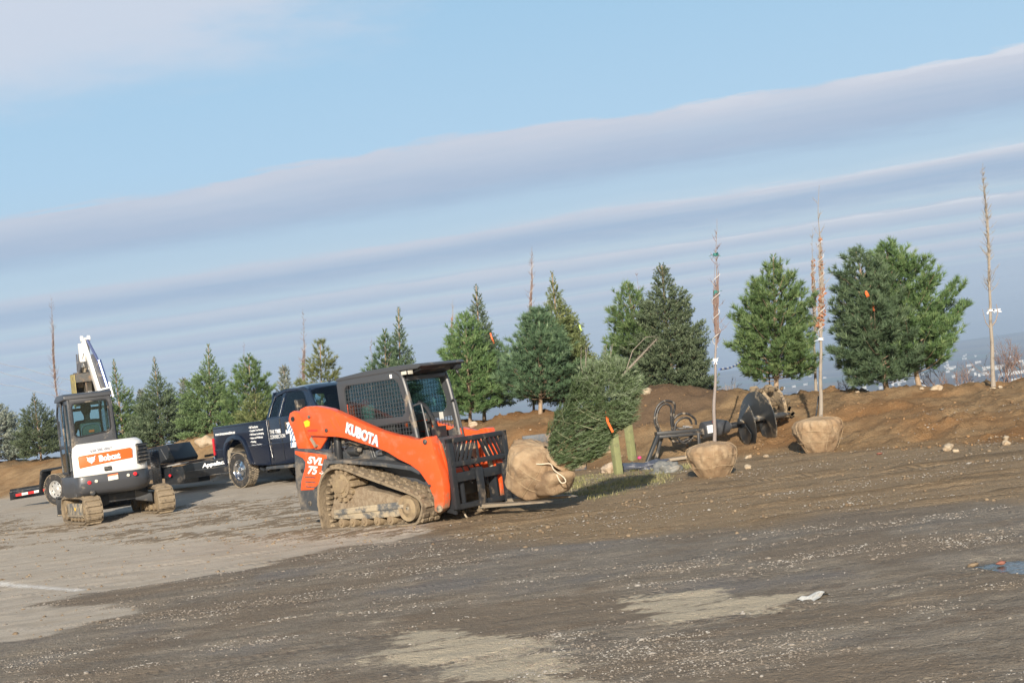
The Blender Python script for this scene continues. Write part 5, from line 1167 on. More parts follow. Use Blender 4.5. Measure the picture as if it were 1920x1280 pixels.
    f = MB(); p = base+ax*1.20+Vector((.26, -.24, -.10)); f.bar(p, p+Vector((-.01, 0, -.12)), .035, .006, (0, 1, 0)); f.bar(p+Vector((-.01, 0, -.12)), p+Vector((.05, 0, -.26)), .03, .006, (0, 1, 0)); f.build('ribbon', 'tape_flag', root)
foliage_mat('needles_netted', (.085, .14, .055), (.15, .215, .105), (.31, .38, .26)); pm('twine_net', (.36, .38, .24), .85)
build_netted()

# ------------------------------------------------------------------ auger attachment beyond the lot
def helix(mb, R0, R1, pitch, turns, c, axis, ph=0, th=.012, nseg=48, taper=None):
    ax = Vector(axis).normalized(); q = Vector((0, 0, 1)).cross(ax).normalized(); w = ax.cross(q); vs = []; N = int(nseg*turns)
    for i in range(N+1):
        a = ph+2*pi*i/nseg; s_ = pitch*i/nseg; d = q*cos(a)+w*sin(a); Ro = R1*(taper(i/N) if taper else 1)
        for r in (R0, Ro):
            for e in (0, th): vs.append(Vector(c)+ax*(s_+e)+d*r)
    fs = []
    for i in range(N):
        o = i*4; k = o+4; fs += [(o, o+2, k+2, k), (o+1, k+1, k+3, o+3), (o+2, o+3, k+3, k+2), (o, k, k+1, o+1)]
    fs += [(0, 1, 3, 2), (N*4, N*4+2, N*4+3, N*4+1)]
    return mb.add(vs, fs)
def build_auger():
    o = Vector((2.33, 25.08, 0)); o.z = Hf(2.5, 24.9)+.01; root = empty('auger_attachment', o, rad(8), 'black auger drive on a mounting frame with hydraulic hoses and white labels', 'auger')
    f = MB(); f.bar((-.27, 0, 0), (.04, .1, .50), .05, .14, (0, 1, 0)); f.bar((-.06, .25, .0), (.14, .22, .46), .05, .07, (0, 1, 0)); f.box((.47, .12, .475), (.95, .22, .06), Matrix.Rotation(.05, 3, 'Y')); f.box((.47, .03, .415), (.88, .035, .05), Matrix.Rotation(.05, 3, 'Y')); f.bar((.74, .0, .42), (.70, .0, .05), .05, .05)
    f.build('mounting_frame', 'black_paint', root, bevel=.006)
    b = MB(); b.prism([(-.32, -.14), (.78, -.16), (.86, .10), (-.22, .14)], .0, .05, 'xy'); b.build('base_plate', 'lower_charcoal', root, bevel=.01)
    A = Vector((1.05, .1, .45)); d = Vector((1, .18, .02)).normalized()
    m1 = MB(); m1.cyl(A-d*.22, A+d*.10, .15, .155, n=22); m1.cyl(A+d*.10, A+d*.28, .155, .11, n=22); m1.cyl(A+d*.28, A+d*.34, .06, n=16); mo = m1.build('drive_motor', 'charcoal_paint', root, bevel=.01)
    lb = MB(); qd = d.orthogonal().normalized()
    [lb.cyl(A-d*.17+v_*1.0, A-d*.05+v_*1.0, .004, n=6) for v_ in [Vector((0, -.158*cos(q_), .158*sin(q_))) for q_ in [k_*.05-.35 for k_ in range(18)]]]; lb.build('warning_label', 'decal_white', mo)
    lb = MB(); [lb.cyl(A-d*.04+v_, A+d*.01+v_, .004, n=6) for v_ in [Vector((0, -.158*cos(q_), .158*sin(q_))) for q_ in [k_*.05+.6 for k_ in range(9)]]]; lb.build('red_stripe', 'tape_red', mo)
    s_ = MB(); s_.cyl(A+d*.34, A+d*1.35, .042, n=14); s_.cyl(A+d*.36, A+d*.52, .055, n=14); s_.build('drive_shaft', 'black_paint', root, bevel=.004)
    s_ = MB(); s_.cyl(A+d*.56, A+d*.70, .0475, n=16); s_.build('shaft_label', 'decal_white', root)
    c = MB(); c.cyl((.52, .06, .54), (.66, .07, .53), .018, n=8); c.cyl((.50, .12, .56), (.62, .13, .55), .018, n=8); c.build('hose_coupling', 'steel', root, bevel=.004)
    for k, pts in enumerate(([(.05, .1, .50), (0, .1, .72), (.08, .1, .96), (.24, .1, 1.05), (.40, .1, .98), (.36, .1, .80), (.33, .1, .62), (.42, .1, .54), (.55, .06, .54)],
                             [(.10, .15, .50), (.05, .15, .74), (.13, .16, .93), (.25, .16, 1.0), (.34, .15, .93), (.32, .12, .78), (.30, .1, .58), (.42, .08, .30), (.55, .08, .28), (.66, .08, .36)],
                             [(.30, .12, .52), (.33, .12, .68), (.46, .12, .78), (.62, .12, .77), (.74, .12, .66), (.74, .12, .56)],
                             [(.34, .08, .52), (.38, .08, .64), (.50, .08, .71), (.62, .08, .69), (.66, .08, .58)],
                             [(.20, .16, .46), (.30, .16, .33), (.45, .16, .29), (.62, .16, .35), (.70, .14, .44)])):
        h = MB(); h.tube(smooth_pts(pts), .020, 8); h.build('hydraulic_hose', 'hose', root, smooth=True)
    # the big bit it drives: spiral flights
    g = empty('auger_bit', (4.02, 25.2, Hf(4.02, 25.2)), 0, 'large steel auger bit with broad spiral flights lying against the dirt bank', 'auger bit')
    ax = Vector((.95, .31, .0)); c0 = Vector((-.22, -.08, .40))
    fl = MB(); helix(fl, .05, .48, .40, 1.6, c0, ax, ph=2.6, th=.016); fl.build('flight', 'flight_steel', g, smooth=True)
    fl = MB(); helix(fl, .05, .40, .30, .6, c0+ax*.06+Vector((0, -.05, -.03)), ax, ph=3.9, th=.014, taper=lambda u: .75+.35*sin(u*3.1)); fl.build('cutting_flight', 'flight_steel', g, smooth=True)
    sh = MB(); sh.cyl(c0-ax*.02, c0+ax*.85, .055, n=14); sh.cyl(c0+ax*.85, c0+ax*1.0, .055, .01, n=12); sh.build('stem', 'worn_steel', g, bevel=.004)
    g = empty('auger_bit', (4.55, 25.75, Hf(4.55, 25.75)), 0, 'second auger bit caked with dry pale mud behind the clean steel one', 'auger bit')
    c0 = Vector((-.35, 0, .46)); fl = MB(); helix(fl, .05, .39, .30, 1.7, c0, ax, ph=1.2, th=.06, taper=lambda u: .86+.20*mnoise.noise(Vector((u*22, 3, 0)))+.10*mnoise.noise(Vector((u*60, 1, 0)))); fl.build('flight', 'flight_muddy', g, smooth=True)
    te = MB()
    for k in range(6): te.box(c0+ax*(.52+.02*k)+Vector((-.05+.03*k, 0, .26-.10*k)), (.10, .06, .07), Matrix.Rotation(.5*k, 3, 'Y'))
    te.cyl(c0, c0+ax*.7, .06, n=12)
    for k in range(16):
        V, F = rockverts(300+k, 1); q_ = c0+ax*(.08+.035*k)+Vector((0, -.12+.27*cos(k*2.1), .30*sin(k*2.1))); te.add([q_+Vector(v_)*(.05+.04*((k*7) % 5)/5) for v_ in V], [tuple(f_) for f_ in F]); te.build('cutter_teeth', 'flight_muddy', g, bevel=.01)
build_auger()

def build_bits():
    # worn steel bucket standing on the soil behind the root ball
    p = Vector((.26, 25.6, 0)); p.z = Hf(p.x, p.y)-.12; root = empty('loader_bucket', p, rad(4), 'worn muddy steel bucket standing on edge behind the leaning fir', 'bucket')
    b = MB(); b.prism([(-.42, 0), (-.30, .72), (.75, .70), (.80, 0)], .10, .14, 'xz'); b.bar((-.42, .06, 0), (-.29, .10, .74), .16, .04, (0, 1, 0)); b.bar((-.30, .02, .735), (.75, .02, .715), .22, .035, (0, 1, 0)); b.bar((-.15, .07, .02), (-.08, .09, .68), .04, .05, (0, 1, 0)); b.build('bucket_shell', 'bucket_paint', root, bevel=.008)
    s_ = MB(); s_.box((-.29, -.03, .55), (.05, .012, .14)); s_.build('yellow_mark', 'yellow_decal', root)
    for i, (px, py, top) in enumerate(((1160, 889, 836), (1187, 869, 830))):
        g = onground(px, py); h = (at(px-4, top-25, g.y).z-g.z); o = MB(); o.box((0, 0, h/2-.05), (.118, .118, h+.1)); ob = o.build('wooden_post', 'post_wood', bevel=.01); ob.location = (g.x, g.y, Hf(g.x, g.y)); ob.rotation_euler = (0, 0, .5+i*.2)
        tag(ob, ('nearer green tinged square wooden post under the netted fir', 'farther green tinged square wooden post under the netted fir')[i], 'post', 'wooden posts')
    g = onground(1085, 872); ob = MB(); ob.prism([(-.62, -.1), (.55, -.2), (.62, .35), (-.35, .4)], 0, .10, 'xy'); ob.prism([(-.2, .0), (.5, .0), (.55, .34), (-.1, .36)], .10, .20, 'xy'); s2 = ob.build('stone_slab', 'slab', bevel=.02); s2.location = (g.x+.15, g.y, Hf(g.x, g.y)-.01); tag(s2, 'low pale stone slab on the soil left of the wooden posts', 'slab')
    def film(px, py, r, h, seed, mat, name, lab, cat, flat=1.5):
        g = onground(px, py); V, F = rockverts(seed, 4); n_ = np.array([mnoise.noise(Vector(v)*2.6+Vector((seed, 0, 0)))+.6*abs(mnoise.noise(Vector(v)*6)) for v in V]); V = V*(1+.35*n_[:, None])*np.array([r*flat, r, h]); V[:, 2] = np.maximum(V[:, 2], -.02)
        o = fastmesh(name, V, F, mat, smooth=True); o.location = (g.x, g.y, Hf(g.x, g.y)); tag(o, lab, cat)
    film(1252, 884, .19, .17, 3, 'plastic_film', 'plastic_sheet', 'crumpled grey plastic sheet on the grass left of the front root ball', 'plastic sheet')
    film(1205, 878, .26, .13, 5, 'plastic_dark', 'plastic_sheet', 'dark plastic bundle in the shade behind the near wooden post', 'plastic sheet', 1.9)
    film(1145, 884, .13, .16, 8, 'slab', 'rock', 'shaded grey rock at the foot of the near wooden post', 'rock', 1.2)
    g = onground(1199, 872); V, F = rockverts(3, 2); o = fastmesh('ribbon_bundle', V*np.array([.045, .03, .04]), F, 'pink_tape', smooth=True); o.location = (g.x, g.y-.25, Hf(g.x, g.y)+.14); tag(o, 'small bright pink ribbon bundle on the dark plastic', 'ribbon')
    g = onground(1526, 1117); w = MB(); n = 6; vs = []; 
    for j in range(n+1):
        for i in range(n+1): u, v = i/n-.5, j/n-.5; vs.append((u*.155, v*.21, .012+.016*sin(u*5+v*3)+.010*cos(v*7)))
    fs = [(j*(n+1)+i, j*(n+1)+i+1, (j+1)*(n+1)+i+1, (j+1)*(n+1)+i) for j in range(n) for i in range(n)]
    k = len(vs); vs2 = vs+[(a, b_, c-.0015) for a, b_, c in vs]; fs2 = fs+[tuple(q+k for q in f[::-1]) for f in fs]
    w.add(vs2, fs2); o = w.build('paper_scrap', 'paper_white'); o.location = (g.x, g.y, Hf(g.x, g.y)+.004); o.rotation_euler = (0, 0, -.5); o.scale = (1, 1.1, 1); tag(o, 'flattened pale paper scrap lying alone on the damp gravel', 'litter')
    for i, (px, py, r, lab, mat) in enumerate(((1876, 1052, .03, 'reddish brick piece sticking out of the puddle', 'red_brick'), (1823, 1056, .035, 'small brown stone at the near edge of the puddle', 'clod'), (1649, 851, .035, 'little red fragment on the soil at the foot of the bank', 'red_brick'))):
        g = onground(px, py); V, F = rockverts(40+i, 2); o = fastmesh('rock', V*np.array([r*1.5, r, r*.6]), F, mat, smooth=True); o.location = (g.x, g.y, Hf(g.x, g.y)+(.0 if i < 2 else .01)); tag(o, lab, 'rock')
pm('bucket_paint', (.045, .058, .075), .5, .2, dirt=(.26, .185, .115), damt=.42, dscale=3.5, bump=.3, bscale=20); pm('plastic_dark', (.07, .08, .11), .4, coat=.3, dirt=(.22, .22, .24), damt=.3, dscale=9); pm('pink_tape', (.6, .06, .2), .5)
build_bits()
# ------------------------------------------------------------------ road wheels
def wheel(parent, c, r, w, side=-1, rim_mat='chrome', rr=.60, name='wheel', spokes=8, yaw=0, tread='tread_dusty'):
    """side=-1: outer face towards -y"""
    g = empty(name, c, yaw); g.parent = parent; s = side
    t = MB(); t.lathe([(r*rr, s*w*.34), (r*rr*1.03, s*w*.44), (r*.78, s*w*.50), (r*.93, s*w*.47), (r*.985, s*w*.38), (r, s*w*.2), (r, -s*w*.2), (r*.985, -s*w*.38), (r*.93, -s*w*.47), (r*.78, -s*w*.5), (r*rr, -s*w*.4), (r*rr*.98, -s*w*.3)], 'y', n=44); t.build('tyre', 'rubber', g, smooth=True)
    t = MB(); n = 46
    for k in range(n):
        a = 2*pi*k/n; R = Matrix.Rotation(-a, 3, 'Y')
        for j, yy in enumerate((-.33, -.11, .11, .33)):
            aa = a+(j % 2)*pi/n; R = Matrix.Rotation(-aa, 3, 'Y'); t.box((cos(aa)*(r+.003), yy*w*1.12, sin(aa)*(r+.003)), (.016, w*.20, r*.095), R @ Matrix.Rotation(.25*(-1)**j, 3, 'X'))
    t.build('tread', tread, g)
    m_ = MB(); q = r*rr; m_.lathe([(q*1.02, s*w*.40), (q*.97, s*w*.43), (q*.90, s*w*.36), (q*.86, s*w*.18), (q*.62, s*w*.22), (q*.40, s*w*.26), (q*.32, s*w*.33), (0.001, s*w*.34)], 'y', n=36); m_.build('rim', rim_mat, g, smooth=True)
    h = MB()
    for k in range(spokes): a = 2*pi*k/spokes+.2; h.cyl((cos(a)*q*.71, s*w*.19, sin(a)*q*.71), (cos(a)*q*.71, s*w*.222, sin(a)*q*.71), q*.10, n=10)
    h.build('rim_slots', 'black_paint', g)
    h = MB(); h.cyl((0, s*w*.3, 0), (0, s*w*.47, 0), q*.20, q*.16, n=16)
    for k in range(8): a = 2*pi*k/8; h.cyl((cos(a)*q*.33, s*w*.3, sin(a)*q*.33), (cos(a)*q*.33, s*w*.36, sin(a)*q*.33), q*.035, n=6)
    h.build('hub', rim_mat, g, bevel=.003); return g

# ------------------------------------------------------------------ pickup truck
def build_truck():
    o = Vector((-6.709, 33.264, 0)); o.z = .228; R = empty('pickup_truck', o, rad(-44), 'dark navy extended cab pickup truck with white lettering, hitched to the black trailer', 'truck')
    W_ = 1.96; YM = W_/2
    def tum(p):      # cabin sides lean inward above the belt line
        k = max(0, p.z-1.50)*.30; s_ = (p.y-YM)/YM; return Vector((p.x, YM+s_*(YM-k), p.z))
    arch = [(-.44, .60), (-.43, .80), (-.36, .98), (-.22, 1.10), (-.02, 1.15), (.17, 1.11), (.30, 1.0), (.38, .84), (.43, .66), (.50, .52)]
    for s_, y0, y1 in ((0, 0, .07), (1, W_-.07, W_)):
        b = MB(); b.prism([(-.84, 1.485), (-.86, 1.25), (-.91, .95), (-.93, .80), (-.88, .62), (-.72, .54), (-.50, .53)]+arch+[(.66, .49), (1.27, .46), (1.27, 1.485)], y0, y1); bo = b.build('bed_side', 'navy_paint', R, bevel=.010)
        fl = MB(); inner = arch; outer = [(x+(x+.0)*.22-.0, (z-.5)*1.16+.5) for x, z in arch]
        fl.prism(outer+inner[::-1], y0-.035 if s_ == 0 else y1, y0+.02 if s_ == 0 else y1+.035); fl.build('wheel_arch_flare', 'navy_paint', bo, bevel=.012)
        if s_ == 0:
            for z in (.93, 1.40):
                rl = MB(); rl.box((.88, -.004, z), (.76, .012, .035)) if z < 1 else rl.box((.2, -.002, z+.05), (2.06, .012, .03)); rl.build('body_crease', 'navy_paint', bo, bevel=.005)
            rl = MB(); rl.box((-.68, -.004, .93), (.40, .012, .035)); rl.build('body_crease', 'navy_paint', bo, bevel=.005)
    b = MB(); b.box((.2, YM, .80), (2.1, W_-.14, .06)); b.box((1.23, YM, 1.12), (.05, W_-.14, .70)); b.build('bed_floor', 'black_paint', R)
    tg = MB(); tg.box((-.88, YM, 1.17), (.06, W_-.06, .60)); tg.build('tailgate', 'navy_paint', R, bevel=.015)
    for y in (.03, W_-.03): tl = MB(); tl.box((-.905, y, 1.02), (.05, .10, .40)); tl.build('tail_light', 'red_lens', R, bevel=.01)
    bp = MB(); bp.box((-1.02, YM, .70), (.16, W_-.1, .16)); bp.build('rear_bumper', 'chrome', R, bevel=.02)
    lip = MB(); lip.tube(smooth_pts([(-.85, -.012, .66), (-.80, -.012, .57), (-.70, -.012, .53)]), .012, 6); lip.build('body_edge', 'chrome', R)
    # inner wheel house and mud flap, coated with dust
    ih = MB(); ih.lathe([(.50, .12), (.50, .55)], 'y', (0, 0, .52), 32); ih2 = ih.build('wheel_housing', 'dust_coat', R, smooth=True)
    for v in ih2.data.vertices: v.co.z = max(v.co.z, .50)
    mf = MB(); mf.prism([(-.40, .22), (-.36, .80), (-.40, .95), (-.44, .80), (-.46, .22)], .03, .34); mf.build('mud_flap', 'dust_coat', R, bevel=.008)
    # cab
    cb = MB(); cb.prism([(1.30, .46), (1.30, 1.50), (2.85, 1.52), (2.95, 1.50), (3.02, 1.2), (3.02, .95), (2.98, .46)], 0.0, W_); co = cb.build('cab_body', 'navy_paint', R, bevel=.012)
    for x, n_ in ((1.83, 'door_gap'), (1.40, 'door_gap'), (2.90, 'door_gap')):
        s_ = MB(); s_.bar((x, -.003, .55), (x-.03, -.003, 1.48), .012, .014, (0, 1, 0)); s_.build('door_gap', 'black_paint', co)
    for x, sh in ((1.335, .012),):
        s_ = MB(); s_.tube(smooth_pts([(x-.03, -.006, 1.48), (x-.01, -.006, 1.1), (x, -.006, .90), (x+.05, -.006, .62)]), .0025, 6); s_.build('seam_highlight', 'steel', co)
    s_ = MB(); s_.box((2.1, -.004, .93), (1.6, .012, .035)); s_.build('body_crease', 'navy_paint', co, bevel=.005)
    dh = MB(); dh.box((2.03, -.02, 1.30), (.05, .03, .18)); dh.build('door_handle', 'black_paint', co, bevel=.01)
    # greenhouse: side frames with window openings
    side = [(1.30, 1.49), (1.36, 1.72), (1.50, 1.98), (1.62, 2.07), (1.85, 2.12), (2.60, 2.11), (2.75, 2.06), (3.05, 1.72), (3.25, 1.49)]
    w1 = [(1.40, 1.53), (1.47, 1.80), (1.58, 2.02), (1.84, 2.04), (1.73, 1.53)]; w2 = [(1.84, 1.51), (1.95, 2.04), (2.50, 2.03), (2.62, 1.98), (2.86, 1.62), (2.88, 1.51)]
    for y0, y1, yg in ((.0, .05, .02), (W_-.05, W_, W_-.03)):
        g = MB(); g.prism(side, y0, y1, holes=(w1, w2)); go = g.build('cab_pillars', 'navy_paint', R, fn=tum)
        gl = MB(); gl.prism(w1, yg, yg+.006); gl.build('side_window', 'glass_truck', go, fn=tum); gl = MB(); gl.prism(w2, yg, yg+.006); gl.build('side_window', 'glass_truck', go, fn=tum)
        if y0 == 0:
            wl = MB(); wl.tube([(1.41, -.004, 1.54), (1.475, -.004, 1.80), (1.56, -.004, 1.99)], .003, 6); wl.tube([(1.80, -.004, 1.53), (1.86, -.004, 1.80), (1.90, -.004, 1.93)], .003, 6); wl.build('window_trim', 'chrome', go, fn=tum)
    rf = MB(); ps = []; 
    xs = [1.48, 1.62, 1.95, 2.4, 2.66, 2.78]; zs = [1.99, 2.09, 2.165, 2.17, 2.13, 2.06]
    nY = 9
    vs = []; 
    for x, z in zip(xs, zs):
        for j in range(nY): u = j/(nY-1); vs.append((x, .145+(W_-.29)*u, z-.07*(2*u-1)**4))
    for x, z in zip(xs, zs):
        for j in range(nY): u = j/(nY-1); vs.append((x, .145+(W_-.29)*u, z-.04-.07*(2*u-1)**4))
    n = len(xs)*nY; fs = []
    for i in range(len(xs)-1):
        for j in range(nY-1): a = i*nY+j; fs += [(a, a+1, a+nY+1, a+nY), (n+a, n+a+nY, n+a+nY+1, n+a+1)]
    for i in range(len(xs)-1): a = i*nY; fs += [(a, a+nY, n+a+nY, n+a), (a+nY-1, n+a+nY-1, n+a+2*nY-1, a+2*nY-1)]
    for j in range(nY-1): a = j; fs += [(a, n+a, n+a+1, a+1)]; a = (len(xs)-1)*nY+j; fs += [(a, a+1, n+a+1, n+a)]
    rf.add(vs, fs); rf.build('roof', 'navy_paint', R, smooth=True)
    ws = MB(); ws.add([(3.22, .06, 1.50), (3.30, YM, 1.50), (3.22, W_-.06, 1.50), (2.73, W_-.20, 2.05), (2.78, YM, 2.085), (2.73, .20, 2.05)], [(0, 1, 4, 5), (1, 2, 3, 4)]); ws.add([(3.215, .06, 1.495), (3.295, YM, 1.495), (3.215, W_-.06, 1.495), (2.725, W_-.20, 2.045), (2.775, YM, 2.08), (2.725, .20, 2.045)], [(0, 1, 4, 5), (1, 2, 3, 4)]); ws.build('windshield', 'glass_truck', R)
    bw = MB(); bw.prism([(.22, 1.55), (.32, 2.0), (W_-.32, 2.0), (W_-.22, 1.55)], 1.46, 1.47, 'yz'); bw.build('rear_window', 'glass_truck', R)
    bwf = MB(); bwf.prism([(.02, 1.49), (.20, 2.08), (W_-.20, 2.08), (W_-.02, 1.49)], 1.40, 1.44, 'yz', holes=([(.22, 1.55), (.32, 2.0), (W_-.32, 2.0), (W_-.22, 1.55)],)); bwf.build('rear_pillars', 'navy_paint', R)
    st = MB()
    for y in (.55, W_-.55): st.box((2.05, y, 1.45), (.16, .50, .55)); st.box((2.02, y, 1.80), (.1, .26, .16))
    st.build('seats', 'seat_dark', R, bevel=.03)
    bt = MB(); bt.box((1.66, .25, 1.66), (.05, .05, .26)); bt.box((1.67, .25, 1.85), (.055, .055, .12), mi=1); bt.build('caution_flare', ['paper_white', 'red_plastic'], R)
    hd = MB(); hd.prism([(2.98, .60), (2.98, 1.48), (3.3, 1.50), (4.35, 1.38), (4.50, 1.30), (4.52, .70), (4.35, .55), (4.20, .55), (4.15, .85), (4.0, 1.03), (3.75, 1.08), (3.5, 1.03), (3.35, .85), (3.30, .52)], .0, .12); hd.prism([(2.98, .60), (2.98, 1.48), (3.3, 1.50), (4.35, 1.38), (4.50, 1.30), (4.52, .70), (4.35, .55), (4.20, .55), (4.15, .85), (4.0, 1.03), (3.75, 1.08), (3.5, 1.03), (3.35, .85), (3.30, .52)], W_-.12, W_); hd.prism([(3.0, 1.40), (3.0, 1.50), (3.3, 1.53), (4.35, 1.42), (4.50, 1.32), (4.50, 1.22), (3.3, 1.40)], .12, W_-.12); hd.build('hood_and_fenders', 'navy_paint', R, bevel=.03)
    gr = MB(); gr.box((4.50, YM, 1.05), (.06, 1.2, .36)); gr.box((4.58, YM, .70), (.16, W_, .22)); gr.build('grille_and_bumper', 'chrome', R, bevel=.02)
    for y in (.22, W_-.22): h = MB(); h.box((4.52, y, 1.10), (.05, .30, .26)); h.build('headlight', 'clear_lens', R, bevel=.02)
    mr = MB(); mr.box((2.93, -.24, 1.66), (.10, .22, .34)); mr.bar((2.92, -.14, 1.60), (2.96, .03, 1.56), .05, .05); mr.build('side_mirror', 'black_paint', R, bevel=.035, seg=3)
    rb = MB(); rb.box((2.25, -.02, .40), (2.0, .22, .07)); rb.build('running_board', 'lower_charcoal', R, bevel=.015)
    un = MB(); un.box((1.7, YM, .50), (5.0, .9, .16)); un.cyl((0, .2, .40), (0, W_-.2, .40), .06, n=10); un.cyl((0, YM, .25), (0, YM, .55), .16, n=12); un.box((.72, .22, .36), (.3, .05, .05)); un.cyl((.62, .18, .40), (.75, .2, .34), .04, n=8); un.build('underbody', 'black_muddy', R)
    ex = MB(); ex.cyl((-.60, .16, .38), (-1.10, .12, .37), .05, n=14); ex.build('exhaust_tip', 'silver_rim', R, smooth=True)
    for x in (0, 3.75):
        wheel(R, (x, .13, .405), .405, .27, -1, 'chrome'); wheel(R, (x, W_-.13, .405), .405, .27, 1, 'chrome')
    an = MB(); an.tube([(2.5, 1.0, 2.16), (2.46, 1.0, 2.26)], .01, 6); an.box((2.5, 1.0, 2.18), (.08, .04, .03)); an.build('roof_antenna', 'black_paint', R)
    # lettering
    L = lambda t, x, z, w, h, **k: lettering(t, w, h, 'decal_white', R, frameM((x, -.006, z), (1, 0, 0), (0, 0, 1)), 'white_lettering', **k)
    L('www.treeconnection.us', -.38, 1.305, .82, .070, bold=.02)
    for i, (t, w) in enumerate((('• Full Tree Service', .36), ('• Complete Tree Removal', .54), ('• Full Scope Landscaping', .55), ('• Patios and Walkways', .50), ('• Planting', .22), ('• Stump Grinding', .40))): L(t, .60+w/2+(.03 if i == 5 else 0), 1.365-.085*i, w, .058, bold=.015)
    L('THE ', 1.475, 1.20, .17, .085); L('TREE', 1.70, 1.20, .22, .085, bold=.04); L('CONNECTION', 1.66, 1.085, .56, .085)
    # striped letter T emblem on the front door
    T = [(2.16, 1.36), (2.66, 1.40), (2.66, 1.20), (2.52, 1.19), (2.47, .80), (2.27, .80), (2.30, 1.13), (2.16, 1.11)]
    e = MB(); e.prism(T, -.008, -.003); eo = e.build('door_emblem', 'decal_white', R); eo.location.x = -.17
    ct = (2.74, .78)
    for k in range(9):
        r_ = .14+.075*k; b = MB(); pts = []
        for j in range(17):
            a = rad(95+85*j/16); x, z = ct[0]+r_*cos(a)*1.0, ct[1]+r_*sin(a)*.98
            pts.append((x, z))
        seg = []
        def ins(p):
            x, z = p; c_ = False
            q = [(2.18, 1.345), (2.64, 1.38), (2.64, 1.215), (2.505, 1.205), (2.455, .815), (2.285, .815), (2.315, 1.145), (2.18, 1.125)]
            for i in range(len(q)):
                a, b_ = q[i], q[(i+1) % len(q)]
                if (a[1] > z) != (b_[1] > z) and x < (b_[0]-a[0])*(z-a[1])/(b_[1]-a[1])+a[0]: c_ = not c_
            return c_
        for p, q in zip(pts, pts[1:]):
            if ins(p) and ins(q): b.bar((p[0], -.0095, p[1]), (q[0], -.0095, q[1]), .003, .036, (0, 0, 1) if abs(q[0]-p[0]) > abs(q[1]-p[1]) else (1, 0, 0)) if False else b.bar((p[0], -.0095, p[1]), (q[0], -.0095, q[1]), .036, .003, (0, 1, 0))
        if b.v: b.build('emblem_stripe', 'decal_blue' if k > 3 else 'decal_light', eo)
pm('dust_coat', (.30, .26, .20), .95, dirt=(.20, .17, .13), damt=.4, dscale=6, bump=.5, bscale=20)
build_truck()

